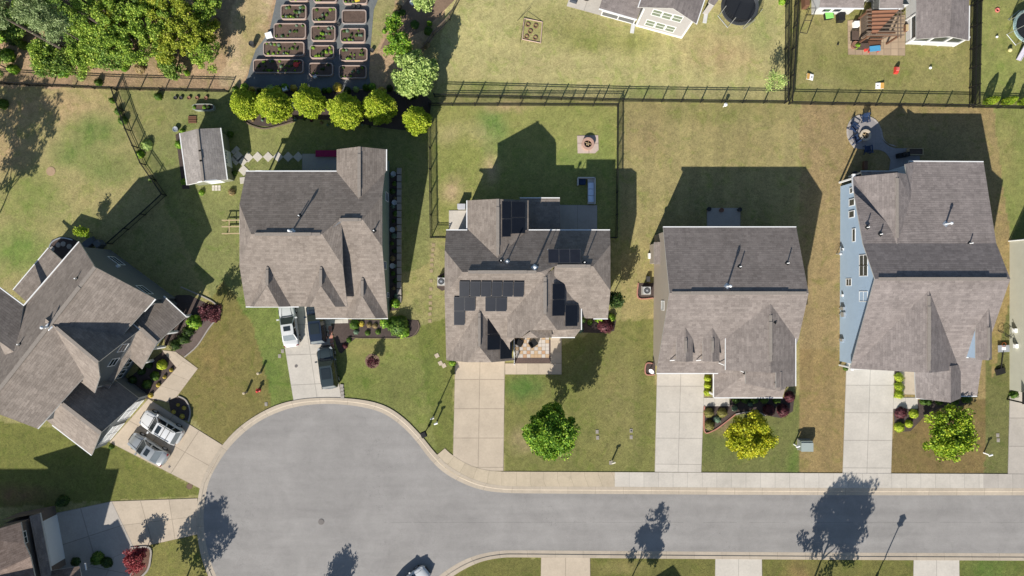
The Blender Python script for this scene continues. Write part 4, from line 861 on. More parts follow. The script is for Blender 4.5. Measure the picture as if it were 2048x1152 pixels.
for f in (.46, .62): H.window_at(q[1], q[2], q[1].lerp(q[2], f)+Vector((0, 0, 1.6)), .6, .6, 4, WHITE, 'window', .1)
sy = (q[2]-q[1]).normalized(); H.face = sy; H.window_at(q[3], q[2], q[3].lerp(q[2], .55)+Vector((0, 0, 1.1)), 1.6, 2.0, 1, WHITE, 'door', .05, WHITE)
MB().bar(sw+Vector((.05, .05, -.1)), sr+Vector((0, .05, -.1)), .1, .2).bar(se+Vector((-.05, .05, -.1)), sr+Vector((0, .05, -.1)), .1, .2).build('rake_trim', WHITE, H.r)

# house south of the street, only its gable shadow reaches the picture
H = House('house', 'gabled house south of the street casting a pointed shadow onto the verge', (1264, 1380), H.sid, GREYSH); H.centre = g(1264, 1380, 5)
H.roof([[g(1264, 1312, 7.2), g(1264, 1480, 7.2), g(1190, 1480, 4.6), g(1190, 1312, 4.6)], [g(1264, 1312, 7.2), g(1338, 1312, 4.6), g(1338, 1480, 4.6), g(1264, 1480, 7.2)]])
H.wall([(1197, 1318), (1331, 1318), (1331, 1474), (1197, 1474)]); H.done()
# ---------------- planting
def leaf_arrays(P, size, seed, up=0.35, asp=0.62):
    # one small two-triangle leaf per point, turned at random but leaning to the sky
    rs = np.random.RandomState(seed); n = len(P); d = rs.normal(size=(n, 3)); d[:, 2] = np.abs(d[:, 2])+up
    d /= np.linalg.norm(d, axis=1)[:, None]; t = rs.normal(size=(n, 3)); t -= d*(t*d).sum(1)[:, None]; t /= np.linalg.norm(t, axis=1)[:, None]
    b = np.cross(d, t); s = size*(0.65+0.7*rs.rand(n))[:, None]
    q = np.stack([P+t*s*.5, P+b*s*.5*asp, P-t*s*.5, P-b*s*.5*asp], 1)
    q[:, 0] -= d*s*.12; q[:, 2] -= d*s*.12
    return q
def mesh_quads(name, q, m):
    n = len(q); me = bpy.data.meshes.new(name); me.vertices.add(n*4); me.vertices.foreach_set('co', q.reshape(-1).astype(np.float32))
    me.loops.add(n*4); me.loops.foreach_set('vertex_index', np.arange(n*4)); me.polygons.add(n)
    me.polygons.foreach_set('loop_start', np.arange(0, n*4, 4)); me.polygons.foreach_set('loop_total', np.full(n, 4))
    me.materials.append(m); me.update(); me.validate(); return me
def clump_points(rx, ry, z0, z1, ncl, per, clr, seed, shell=.55, low=.25, holes=.0):
    rs = np.random.RandomState(seed); out = []; zc, rz = (z0+z1)/2, (z1-z0)/2
    for i in range(ncl):
        v = rs.normal(size=3); v /= np.linalg.norm(v)
        if v[2] < -low: v[2] = -v[2]*.5
        r = (shell+(1-shell)*rs.rand()**.6)*(0.78+.34*mnoise.noise(Vector(v*1.7)+Vector((seed*3.1, 0, 0)))+.1)
        c = np.array([v[0]*r*rx, v[1]*r*ry, zc+v[2]*r*rz]); k = clr*(.65+.7*rs.rand())
        p = rs.normal(size=(per, 3)); p /= np.linalg.norm(p, axis=1)[:, None]; p *= (rs.rand(per)**.4)[:, None]*k; p[:, 2] *= .75
        out.append(c+p)
    return np.concatenate(out)
def trunk_mb(h, r, seed, limbs=5, spread=1.0, z1=None):
    rs = random.Random(seed); mb = MB(); z1 = z1 or h; prev = Vector((0, 0, -.1)); N = 4; pts = [prev]
    for i in range(1, N+1): pts.append(Vector((rs.uniform(-.06, .06)*h*.3, rs.uniform(-.06, .06)*h*.3, h*i/N)))
    for i in range(N): mb.tube(pts[i], pts[i+1], r*(1-.2*i), r*(1-.2*(i+1)), 8)
    for k in range(limbs):
        a = 2*math.pi*k/limbs+rs.uniform(-.4, .4); s = pts[2].lerp(pts[3], rs.random()); e = s+Vector((math.cos(a)*spread, math.sin(a)*spread, (z1-s.z)*rs.uniform(.45, .8))); m = s.lerp(e, .5)+Vector((0, 0, -.1*spread))
        mb.tube(s, m, r*.45, r*.32, 6); mb.tube(m, e, r*.32, r*.1, 6)
    return mb
def tree(name, label, cat, x, y, rx, z0, z1, m, seed, ncl=60, per=90, leaf=.22, clr=.7, tr=.12, group=None, shell=.5, low=.35, ry=None, bark=None):
    t = thing(name, label, cat, g(x, y), group)
    tm = trunk_mb(z0+(z1-z0)*.6, tr, seed, 6, rx*.6, z1).build('trunk', bark or BARK); tm.parent = t
    P = clump_points(rx, ry or rx, z0, z1, ncl, per, clr, seed, shell, low); c = obj('crown', mesh_quads('crown', leaf_arrays(P, leaf, seed), m), t)
    return t
L_MAPLE = leafmat('maple_leaf', CL(44, 78, 22, 0.65), CL(96, 130, 38, 0.65), CL(158, 172, 62, 0.65))
L_LIME = leafmat('lime_leaf', CL(96, 118, 26, 0.87), CL(172, 176, 42, 0.87), CL(212, 196, 58, 0.87))
L_LIMEG = leafmat('lime_green_leaf', CL(70, 102, 26, 0.78), CL(132, 156, 42, 0.78), CL(182, 182, 58, 0.78))
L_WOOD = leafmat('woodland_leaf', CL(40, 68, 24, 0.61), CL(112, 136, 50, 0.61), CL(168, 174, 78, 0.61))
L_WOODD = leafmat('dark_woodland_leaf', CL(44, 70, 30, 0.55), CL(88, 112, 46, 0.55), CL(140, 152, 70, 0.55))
L_ARB = leafmat('golden_evergreen', CL(88, 112, 22, 0.74), CL(150, 166, 48, 0.74), CL(194, 192, 76, 0.74))
L_PINE = leafmat('pine_needles', CL(86, 104, 66, 0.74), CL(132, 148, 100, 0.74), CL(170, 180, 134, 0.74))
L_WILLOW = leafmat('willow_leaf', CL(96, 120, 60, 0.67), CL(146, 164, 92, 0.67), CL(184, 192, 124, 0.67))
L_BURG = leafmat('burgundy_leaf', CL(48, 26, 30, 0.90), CL(92, 50, 56, 0.90), CL(132, 84, 86, 0.90))
L_RED = leafmat('red_leaf', CL(110, 38, 42, 0.90), CL(160, 74, 78, 0.90), CL(200, 124, 120, 0.90))
L_GREEN = leafmat('shrub_leaf', CL(38, 64, 24, 0.90), CL(82, 112, 42, 0.90), CL(134, 152, 66, 0.90))
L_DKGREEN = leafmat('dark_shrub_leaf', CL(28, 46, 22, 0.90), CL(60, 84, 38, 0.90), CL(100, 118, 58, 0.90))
L_OLIVE = leafmat('olive_shrub_leaf', CL(84, 84, 44, 0.90), CL(128, 124, 68, 0.90), CL(160, 152, 92, 0.90))
L_GOLD = leafmat('gold_flower', CL(160, 140, 40, 0.90), CL(206, 186, 82, 0.90), CL(228, 212, 130, 0.90))
L_TAN = leafmat('dry_stem', CL(120, 104, 70, 0.90), CL(160, 140, 98, 0.90))
L_BLUE = leafmat('blue_green_leaf', CL(70, 96, 80, 0.90), CL(112, 136, 112, 0.90), CL(150, 168, 140, 0.90))
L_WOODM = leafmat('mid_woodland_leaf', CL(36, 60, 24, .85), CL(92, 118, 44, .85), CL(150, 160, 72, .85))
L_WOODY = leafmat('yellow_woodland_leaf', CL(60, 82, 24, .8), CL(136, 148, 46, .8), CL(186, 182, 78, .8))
# trees of the wood in the upper left: (survey x, y, radius, z0, z1, material, label)
woods = [
 (104, 118, 1.5, .3, 2.6, L_WOOD, 'bright low tree at the foot of the thickest pine'), (182, 128, 1.6, .3, 2.8, L_WOOD, 'low bright tree above the fence, left of the overhanging tree'),
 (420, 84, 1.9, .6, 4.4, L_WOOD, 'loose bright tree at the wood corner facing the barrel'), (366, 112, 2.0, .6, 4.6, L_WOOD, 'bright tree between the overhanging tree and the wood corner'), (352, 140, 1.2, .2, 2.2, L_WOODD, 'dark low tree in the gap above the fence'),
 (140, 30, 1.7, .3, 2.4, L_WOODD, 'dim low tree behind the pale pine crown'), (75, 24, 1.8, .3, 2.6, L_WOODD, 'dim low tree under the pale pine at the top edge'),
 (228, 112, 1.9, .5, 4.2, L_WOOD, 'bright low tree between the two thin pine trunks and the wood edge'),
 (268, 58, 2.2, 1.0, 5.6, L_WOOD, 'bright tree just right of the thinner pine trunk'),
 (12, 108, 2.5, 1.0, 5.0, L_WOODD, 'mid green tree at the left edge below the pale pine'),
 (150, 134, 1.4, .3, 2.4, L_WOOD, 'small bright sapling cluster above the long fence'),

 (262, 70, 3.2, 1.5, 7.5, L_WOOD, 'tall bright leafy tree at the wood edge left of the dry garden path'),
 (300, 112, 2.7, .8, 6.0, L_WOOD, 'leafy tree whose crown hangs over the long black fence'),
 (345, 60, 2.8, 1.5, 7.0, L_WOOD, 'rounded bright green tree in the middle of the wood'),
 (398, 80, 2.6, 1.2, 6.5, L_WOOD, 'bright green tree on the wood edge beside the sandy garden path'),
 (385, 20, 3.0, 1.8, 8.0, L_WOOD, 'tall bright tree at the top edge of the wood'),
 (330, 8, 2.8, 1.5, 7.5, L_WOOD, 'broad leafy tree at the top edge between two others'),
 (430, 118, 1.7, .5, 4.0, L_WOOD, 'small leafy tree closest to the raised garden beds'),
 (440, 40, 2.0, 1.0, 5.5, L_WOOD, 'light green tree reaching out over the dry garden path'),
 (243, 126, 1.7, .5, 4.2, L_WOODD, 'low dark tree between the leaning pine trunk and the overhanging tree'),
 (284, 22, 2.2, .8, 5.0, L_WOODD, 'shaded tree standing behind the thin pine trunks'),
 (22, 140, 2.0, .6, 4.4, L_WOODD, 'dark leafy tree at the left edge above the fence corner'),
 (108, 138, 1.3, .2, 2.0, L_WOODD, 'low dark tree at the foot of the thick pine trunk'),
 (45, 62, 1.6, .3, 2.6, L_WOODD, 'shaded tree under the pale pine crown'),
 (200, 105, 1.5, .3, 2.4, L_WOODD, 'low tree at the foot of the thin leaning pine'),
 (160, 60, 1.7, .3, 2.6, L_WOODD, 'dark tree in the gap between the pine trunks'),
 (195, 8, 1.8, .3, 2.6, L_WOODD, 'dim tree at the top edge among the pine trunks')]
for i, (x, y, r, z0, z1, m, lb) in enumerate(woods):
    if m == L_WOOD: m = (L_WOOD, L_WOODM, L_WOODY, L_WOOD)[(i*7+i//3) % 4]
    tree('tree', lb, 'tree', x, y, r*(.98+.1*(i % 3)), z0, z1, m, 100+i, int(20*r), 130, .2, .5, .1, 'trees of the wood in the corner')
def pine(x, y, h, r, lean, label, seed, crown=True, zc=(.6, 1.0), R=2.6):
    t = thing('pine_tree', label, 'pine tree', g(x, y), 'tall pines in the corner wood'); mb = MB(); p = Vector((0, 0, -.1)); rs = np.random.RandomState(seed)
    for k in range(6):
        q = Vector((lean[0]*h*(k+1)/6, lean[1]*h*(k+1)/6, h*(k+1)/6)); mb.tube(p, q, r*(1-.13*k), r*(1-.13*(k+1)), 10); p = q
    pts = []
    for k in range(46):
        f = zc[0]+(zc[1]-zc[0])*rs.rand(); a = rs.rand()*6.28; L = R*(1.15-f*.6)*(.5+.5*rs.rand()); b = Vector((lean[0]*h*f, lean[1]*h*f, h*f)); e = b+Vector((math.cos(a)*L, math.sin(a)*L, .25*L)); mb.tube(b, e, .045, .015, 5)
        for j in range(7): c = b.lerp(e, .35+.65*j/6); v = rs.normal(size=(46, 3))*(.26, .26, .16); pts.append(np.array(c)+v)
    o = mb.build('trunk', BARK); o.parent = t; obj('crown', mesh_quads('crown', leaf_arrays(np.concatenate(pts), .3, seed, .1, .22), L_PINE), t)
pine(137, 103, 17, .26, (0, 0), 'pine with the thickest bare trunk, leaning out of the left edge', 1)
pine(208, 53, 17, .2, (0, 0), 'pine with a long straight trunk reaching the top edge', 2)
pine(223, 39, 17, .13, (0, 0), 'thinner pine trunk just right of the long straight one', 3)
pine(196, 101, 11, .11, (0, 0), 'short pine with a pale feathery crown', 4, True, (.6, 1.0), 2.3)
tree('tree', 'tree at the left edge whose shadow falls across the tan lawn', 'tree', -24, 438, 2.9, 5.0, 10.4, L_WOODD, 31, 54, 54, .28, .65)
tree('tree', 'second tree beyond the left edge, its shadow blotches the lawn corner', 'tree', -58, 395, 3.2, 4.0, 9.5, L_WOODD, 32, 60, 56, .28, .65)
tree('tree', 'third tree beyond the left edge, low on the lawn side', 'tree', -34, 500, 2.2, 4.0, 9.0, L_WOODD, 33, 44, 60, .28, .6)
# golden evergreens: six in a row
def evergreen_mesh(seed, R, Hh, n, leaf):
    rs = np.random.RandomState(seed); u = rs.rand(n); a = rs.rand(n)*6.283; z = u**.8; prof = np.sin(np.pi*np.clip(z*.86+.14, 0, 1))**.62
    lump = np.array([1+.3*mnoise.noise(Vector((math.cos(t)*2.2, math.sin(t)*2.2, q*4+seed))) + .22*mnoise.noise(Vector((math.cos(t)*7, math.sin(t)*7, q*12+seed))) for t, q in zip(a, z)])
    r = R*prof*lump*(.8+.2*rs.rand(n)**.5); P = np.stack([r*np.cos(a), r*np.sin(a), .1+z*Hh], 1)
    return leaf_arrays(P, leaf, seed, .25, .5)
def solid(R, prof, m, name='crown_core'):
    return MB().lathe((0, 0, 0), [(R*p, z) for p, z in prof], 14)
ev = [(505, 218, 1.55, 4.0, 'leftmost golden evergreen of the row below the raised beds'), (562, 221, 1.85, 4.5, 'second golden evergreen from the left, beside a white pot'), (631, 214, 1.65, 4.3, 'third golden evergreen from the left in the row'),
      (702, 232, 1.85, 4.6, 'fourth golden evergreen from the left, largest and nearest the green house'), (767, 224, 1.75, 4.5, 'fifth golden evergreen from the left, half in shade'), (838, 249, 1.45, 4.2, 'rightmost golden evergreen of the row in the fence corner')]
for i, (x, y, R, Hh, lb) in enumerate(ev):
    t = thing('evergreen_tree', lb, 'evergreen tree', g(x, y), 'golden evergreens in a row'); q = evergreen_mesh(50+i, R*.93, Hh, 8000, .2); obj('crown', mesh_quads('crown', q, L_ARB), t)
    tm = MB().tube((0, 0, -.1), (0, 0, Hh*.8), .12, .04).build('trunk', BARK); tm.parent = t
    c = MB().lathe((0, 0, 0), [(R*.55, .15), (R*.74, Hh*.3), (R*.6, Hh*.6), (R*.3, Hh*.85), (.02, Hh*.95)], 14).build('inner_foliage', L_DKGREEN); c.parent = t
# weeping tree and shrubs beside it
t = tree('willow_tree', 'pale feathery weeping tree beside the fence corner', 'willow tree', 838, 165, 2.5, .9, 4.6, L_WILLOW, 61, 110, 110, .26, .5, .12, None, .45, .5)
tree('tree', 'loose light green tree behind the weeping tree', 'tree', 806, 108, 1.5, .4, 4.0, L_MAPLE, 62, 40, 80, .22, .5, .08)
tree('tree', 'slim sapling at the top of the pine straw bed', 'tree', 792, 62, .9, .3, 3.2, L_MAPLE, 63, 24, 60, .2, .4, .06)
tree('tree', 'young tree on the pine straw bank at the top edge', 'tree', 852, 22, 1.1, .3, 3.5, L_WILLOW, 64, 26, 60, .2, .45, .06)
tree('tree', 'small loose tree growing at the corner of the two black fences', 'tree', 1535, 178, 1.2, .8, 3.4, L_WILLOW, 65, 26, 34, .16, .5, .05)
tree('maple_tree', 'round dark green maple on the lawn right of the tan driveway', 'maple tree', 1095, 843, 2.8, 1.4, 7.9, L_MAPLE, 71, 130, 125, .25, .62, .12)
tree('tree', 'yellow green round tree on the front lawn of the taupe house', 'tree', 1483, 861, 2.6, .8, 4.8, L_LIME, 72, 135, 140, .22, .5, .1)
tree('tree', 'spreading lime green tree in front of the blue house', 'tree', 1866, 859, 3.0, .8, 4.6, L_LIMEG, 73, 80, 110, .27, .62, .1)
tree('red_maple', 'small red maple beside the bottom left driveway', 'maple tree', 290, 1106, 1.35, .4, 2.8, L_RED, 74, 40, 80, .2, .42, .07)
tree('tree', 'tree below the cul-de-sac throwing a shadow onto its kerb', 'tree', 352, 1206, 3.0, 1.5, 8.6, L_MAPLE, 75, 80, 60, .3, .7, .14)
tree('tree', 'small tree south of the street with a loose narrow crown', 'tree', 1244, 1199, 1.7, 1.0, 7.4, L_MAPLE, 76, 50, 46, .3, .5, .1)
tree('tree', 'largest street tree, its shadow covering the road by the sidewalk', 'tree', 1602, 1212, 3.6, 1.5, 10.4, L_MAPLE, 77, 112, 80, .3, .75, .16)
tree('tree', 'short tree south of the cul-de-sac bulb', 'tree', 648, 1216, 1.6, 1.0, 4.6, L_MAPLE, 78, 34, 60, .26, .5, .1)
tree('burgundy_tree', 'burgundy leaved small tree at the corner of the angled house', 'tree', 436, 624, 1.0, .4, 3.4, L_BURG, 79, 30, 60, .2, .42, .07)
tree('conifer', 'narrow conifer in the shade right of the solar house', 'conifer', 1222, 600, .9, .3, 4.4, L_DKGREEN, 80, 36, 60, .2, .4, .08)
tree('tree', 'slim upright shrub tree leaning behind the angled house', 'tree', 186, 466, .55, .3, 3.2, L_LIMEG, 81, 16, 60, .18, .35, .05)
tree('burgundy_tree', 'dark red sapling in a round mulch ring on the front lawn', 'tree', 748, 722, .55, .1, 1.7, L_BURG, 82, 14, 60, .16, .3, .04)
for i, (x, lb) in enumerate(((1967, 'left small dark upright evergreen along the far right fence'), (2002, 'middle small upright evergreen along the far right fence'), (2036, 'right small upright evergreen at the right edge by the fence'))):
    t = thing('evergreen_tree', lb, 'evergreen tree', g(x, 208), 'upright evergreens by the right fence'); obj('crown', mesh_quads('crown', evergreen_mesh(90+i, .42, 2.3, 1400, .16), L_LIMEG), t); o = MB().tube((0, 0, -.05), (0, 0, 1.9), .05, .02).build('trunk', BARK); o.parent = t
# shrubs: one mesh per look, shared by the copies
SHR = {}
def shrub_mesh(key, m, n, leaf, seed, box=False):
    rs = np.random.RandomState(seed); v = rs.normal(size=(n, 3)); v[:, 2] = np.abs(v[:, 2]); v /= np.linalg.norm(v, axis=1)[:, None]
    if box: v = v/np.maximum(np.abs(v).max(1), .75)[:, None]*.95
    rr = np.array([.86+.22*mnoise.noise(Vector(p*2.4)+Vector((seed, 0, 0)))+.1*mnoise.noise(Vector(p*7)) for p in v]); P = v*(rr*(.72+.28*rs.rand(n)**.5))[:, None]; P[:, 2] = P[:, 2]*.95+.03
    q = leaf_arrays(P, leaf, seed, .3, .6); core = []
    for j in range(5):
        for i in range(10):
            def pt(a, b): return (.66*math.cos(6.283*a/10)*math.cos(b*.3), .66*math.sin(6.283*a/10)*math.cos(b*.3), .66*math.sin(b*.3))
            core.append([pt(i, j), pt(i+1, j), pt(i+1, j+1), pt(i, j+1)])
    SHR[key] = mesh_quads('shrub', np.concatenate([q, np.array(core)]), m)
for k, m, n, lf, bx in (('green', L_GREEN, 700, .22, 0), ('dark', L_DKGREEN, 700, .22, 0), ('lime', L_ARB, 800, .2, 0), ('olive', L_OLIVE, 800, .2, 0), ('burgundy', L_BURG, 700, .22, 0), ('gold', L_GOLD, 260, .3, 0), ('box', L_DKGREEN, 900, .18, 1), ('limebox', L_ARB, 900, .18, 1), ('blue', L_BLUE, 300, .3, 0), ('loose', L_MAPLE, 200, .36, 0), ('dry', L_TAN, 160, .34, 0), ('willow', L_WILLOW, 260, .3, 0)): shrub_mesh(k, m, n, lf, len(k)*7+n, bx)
def shrub(kind, x, y, r, h, label, group=None, name='shrub', cat='shrub'):
    random.seed(int(x*7+y)); o = obj(name, SHR[kind]); o.location = im(x, y, h*.5)*1.0; o.location.z = 0; o.scale = (r*S, r*S, h); o.rotation_euler = (0, 0, random.random()*6.28)
    return tag(o, label, cat, group)
G1 = 'clipped round shrubs by the angled house porch'
shrub('box', 376, 662, 12, 1.1, 'boxy dark clipped shrub farthest from the porch steps', G1); shrub('box', 367, 677, 12, 1.1, 'boxy dark clipped shrub in the middle of three', G1); shrub('box', 348.5, 690, 12, 1.1, 'boxy dark clipped shrub beside the front walk', G1)
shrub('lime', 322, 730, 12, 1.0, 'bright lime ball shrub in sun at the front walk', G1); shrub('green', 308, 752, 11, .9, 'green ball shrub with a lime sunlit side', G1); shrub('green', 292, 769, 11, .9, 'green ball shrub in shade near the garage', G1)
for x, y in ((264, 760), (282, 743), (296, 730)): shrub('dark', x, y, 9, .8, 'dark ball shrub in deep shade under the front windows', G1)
for x, y, r in ((342, 740, 4.5), (329, 754, 4), (316, 770, 5), (301, 791, 6)): shrub('gold', x, y, r, .45, 'small golden tuft along the front walk mulch', 'golden tufts along the walk', 'golden_plant', 'plant')
for x, y, r in ((356, 810, 4), (368, 816, 5), (347, 824, 5), (364, 833, 6)): shrub('gold', x, y, r, .4, 'small golden tuft in the bed beside the white car', 'golden tufts by the driveway', 'golden_plant', 'plant')
shrub('loose', 386, 645, 18, 1.3, 'large leafed green plant between the porch and burgundy tree'); shrub('burgundy', 425, 632, 15, 1.2, 'low burgundy shrub below the burgundy tree')
shrub('green', 708, 649, 12, 1.0, 'round green shrub beside the white front step'); shrub('loose', 770, 645, 14, 1.0, 'bright green shrub under the front corner gutter'); shrub('green', 796, 652, 25, 1.6, 'wide dark green shrub at the corner of the sage house'); shrub('loose', 806, 664, 15, .9, 'bright green skirt of the wide corner shrub')
for x, y, k in ((723, 648, 'gold'), (738, 650, 'dry'), (750, 652, 'dry'), (712, 664, 'blue'), (735, 666, 'green'), (756, 664, 'green'), (698, 680, 'green'), (690, 692, 'burgundy')): shrub(k, x, y, 6.5, .4, 'low perennial in the front mulch bed of the sage house', 'perennials in the front bed', 'perennial', 'plant')
shrub('loose', 790, 606, 12, .9, 'leafy plant at the lower end of the side bed')
for i in range(17): shrub(('blue', 'green', 'dark', 'dry')[i % 4], 784+(i*5) % 9, 352+i*15, 4.5+(i % 3)*1.2, .4, 'small plant in the narrow shaded bed beside the sage house', 'plants in the side bed', 'perennial', 'plant')
shrub('loose', 357, 288, 10, .9, 'bright green bush left of the shed'); shrub('loose', 364, 262, 6, .6, 'small bush at the rear left shed corner'); shrub('loose', 367, 363, 8, .6, 'small bush at the front left shed corner'); shrub('loose', 403, 385, 7, .5, 'little bush in front of the shed wall'); shrub('green', 459, 268, 8, .8, 'bush in shade at the rear right shed corner'); shrub('dry', 463, 384, 9, .6, 'brownish bush at the front right shed corner'); shrub('green', 468, 346, 6, .6, 'bush by the shed door in shade')
for x, y, r, k, lb in ((223, 200, 7, 'green', 'green bush at the top end of the diagonal fence'), (235, 222, 9, 'green', 'second bush down the diagonal fence'), (244, 240, 11, 'green', 'third bush down the diagonal fence, broad and loose'), (292, 290, 14, 'willow', 'pale silvery bush growing through the diagonal fence'), (278, 308, 10, 'loose', 'yellow green bush below the silvery one'), (302, 360, 6, 'willow', 'tiny bush in the shadow beside the diagonal fence'), (195, 164, 9, 'green', 'bush at the long fence under the trees'), (160, 155, 8, 'willow', 'pale bush at the long fence'), (315, 192, 9, 'green', 'bush at the foot of the long fence on the lawn'), (372, 145, 7, 'loose', 'sprout on the bare soil above the fence')): shrub(k, x, y, r, .9, lb)
shrub('burgundy', 1212, 651, 19, 1.3, 'wide burgundy shrub at the front right of the solar house'); shrub('loose', 1200, 634, 14, .9, 'broad leafed plant under the eave of the solar house'); shrub('loose', 1222, 636, 11, .8, 'leafy plant between eave and burgundy shrub'); shrub('green', 1180, 645, 7, .6, 'small green clump in the mulch by the solar house'); shrub('blue', 1160, 658, 9, .5, 'white flowering low shrub at the lawn edge', None, 'flowering_shrub'); shrub('dark', 1166, 640, 8, .7, 'dark bush in the corner between the eaves')
shrub('loose', 905, 726, 9, .5, 'yellow green tuft at the garage corner'); shrub('green', 888, 556, 6, .5, 'bush beside the air conditioner of the solar house')
for y, n in ((757, 'upper'), (771, 'middle'), (785, 'lower')): shrub('lime', 1416, y, 8.5, .8, n+' lime ball of three between driveway and porch', 'lime balls beside the driveway')
shrub('olive', 1419, 826, 12, .9, 'olive ball shrub nearest the driveway and the step'); shrub('olive', 1446, 826, 12, .9, 'olive ball shrub right of its twin below the step'); shrub('olive', 1420, 851, 12, .9, 'lowest olive ball shrub in the curved bed'); shrub('blue', 1435, 839, 9, .5, 'blue green clump between three olive balls'); shrub('blue', 1470, 817, 7, .6, 'pale leafed plant at the top of the curved edging')
for x in (1473, 1491, 1510, 1530, 1554): shrub('green', x, 799, 10, .8, 'green foundation shrub under the porch gutter', 'foundation shrubs of the taupe house')
shrub('blue', 1501, 808, 6, .5, 'small pale flower clump in the shaded bed'); shrub('burgundy', 1581, 794, 13, 1.0, 'burgundy ball shrub at the porch corner'); shrub('burgundy', 1568, 822, 15, 1.1, 'burgundy ball shrub at the lower bed corner, sunlit'); shrub('burgundy', 1540, 821, 14, 1.0, 'burgundy ball shrub in shade of the bed')
for y, n in ((755, 'top'), (773, 'middle'), (789, 'bottom')): shrub('limebox', 1799, y, 9.5, .9, n+' block of the clipped lime hedge by the driveway', 'lime hedge by the blue house')
shrub('burgundy', 1804, 826, 14, .9, 'mounded burgundy bush in front of the blue house'); shrub('lime', 1829, 828, 11, .8, 'lime ball beside the burgundy bush'); shrub('lime', 1800, 855, 12, .8, 'lime ball at the driveway corner'); shrub('lime', 1819, 848, 9, .7, 'smallest lime ball in the front bed')
for x in (1848, 1858, 1880, 1912): shrub('green', x, 804, 8, .7, 'green foundation shrub in shade of the blue house', 'foundation shrubs of the blue house')
shrub('green', 1935, 798, 11, .8, 'dark leafy bush at the right front corner of the blue house'); shrub('green', 1692, 737, 6, .5, 'spiky small plant at the garage corner of the blue house')
shrub('green', 192, 1119, 16, 1.2, 'green shrub by the downspout of the corner house'); shrub('dark', 212, 1126, 13, .9, 'dark shrub beside the green one at the entry walk'); shrub('dark', 150, 1124, 11, .6, 'low dark shrub along the garage of the corner house'); shrub('dark', 122, 1004, 14, 1.3, 'dark wispy shrub at the rear garage corner')
shrub('green', 2030, 789, 10, .9, 'spiky green plant below the side arbor at the right edge')
shrub('green', 222, 894, 6, .5, 'small bush at the garage corner of the angled house')
shrub('loose', 1565, 2, 9, .7, 'leafy clump at the top of the double fence')

shrub('green', 0, 206, 12, 1.5, 'green bush cut by the left edge below the fence')
rs_ = random.Random(9)
for k in range(46):
    x_, y_ = rs_.uniform(0, 455), rs_.uniform(0, 140)
    if x_ > 380 and y_ < 60 or x_ > 420: continue
    shrub(('green', 'loose', 'dark', 'loose', 'dry')[k % 5], x_, y_, rs_.uniform(10, 19), rs_.uniform(.7, 1.6), 'low bush in the undergrowth beneath the corner wood', 'undergrowth bushes in the wood', 'bush', 'bush')
for k in range(22):
    shrub(('green', 'loose', 'gold', 'dark', 'willow')[k % 5], 468+k*17.5+rs_.uniform(-5, 5), 176+rs_.uniform(-4, 6) if k < 20 else 190, rs_.uniform(6, 11), rs_.uniform(.5, 1.1), 'small plant in the shaded border behind the golden evergreens', 'plants behind the evergreens', 'perennial', 'plant')
for k in range(16): shrub(('dry', 'blue', 'dark', 'burgundy')[k % 4], 505+k*17+rs_.uniform(-4, 4), 245+rs_.uniform(-5, 5)-(4 if k < 9 else -4), rs_.uniform(3, 5), .35, 'tiny plant in the mulch in front of the golden evergreens', 'tiny plants in the mulch', 'perennial', 'plant')
for k in range(10): shrub(('dry', 'loose', 'green')[k % 3], rs_.uniform(768, 870), rs_.uniform(0, 90), rs_.uniform(6, 11), rs_.uniform(.4, .9), 'low plant on the pine straw bank', 'plants on the pine straw bank', 'perennial', 'plant')
# ---------------- fences
def fence(label, pts, h=1.22, step=2.42, m=DARK, name='fence', pick=.13, wr=.05, screen=None):
    # pts in survey units; rails and pickets are one panel mesh, every post is a part
    P = [g(*p) for p in pts]; f = thing(name, label, 'fence', P[0]); mb = MB(); posts = [P[0]]
    for a, b in zip(P[:-1], P[1:]):
        L = (b-a).length; n = max(1, round(L/step))
        for z in (.12, h-.2, h-.04): mb.bar(a+Vector((0, 0, z)), b+Vector((0, 0, z)), wr, wr)
        d = (b-a)/L; s = pick
        while s < L:
            q = a+d*s; mb.box(q, (.022, .022, h-.08), z0=.06); s += pick
        posts += [a.lerp(b, k/n) for k in range(1, n+1)]
    mb.build('fence_panel', m, f)
    if screen: MB().add([v for a in P for v in (a+Vector((0, 0, .05)), a+Vector((0, 0, h-.05)))], [(2*i, 2*i+2, 2*i+3, 2*i+1) for i in range(len(P)-1)]).build('mesh_screen', screen, f)
    for q in posts[:98]:
        MB().box(q, (.1, .1, h+.06), z0=0).build('fence_post', m, f)
    return f
fence('long black picket fence along the wood edge above the left lawns', [(-20, 168), (60, 172), (150, 176), (232, 180), (330, 182), (458, 185)])
fence('black diagonal picket fence running down from the wood to the dark shadow', [(234, 181), (262, 262), (292, 330), (334, 391), (292, 430), (226, 488)])
fence('black picket fence around the solar house back yard', [(890, 476), (863, 476), (861, 340), (860, 212), (1040, 212), (1234, 213), (1233, 340), (1231, 476), (1206, 476)])
fence('black picket fence of the upper centre yard running just above its neighbour', [(870, 194), (1000, 197), (1245, 203.5), (1400, 205.5), (1568, 207.5), (1569, 100), (1570, -30)])
fence('black picket fence of the upper right yard with cornhole boards', [(1590, -30), (1583, 100), (1576, 209), (1750, 212), (1936, 215), (1938, 100), (1940, -30)], screen=None)
fence('taller dark mesh fence between the upper right yards', [(1941, 214), (1943, 100), (1946, -30)], 1.5, 2.4, DARK, 'fence', .05)
fence('black picket fence behind three small evergreens at the right edge', [(1944, 216), (2040, 218), (2120, 219)])
fence('short dark fence on the pine straw bank in the top middle', [(925, -10), (900, 40), (868, 72), (846, 104)], 1.2, 2.4, WOODG)

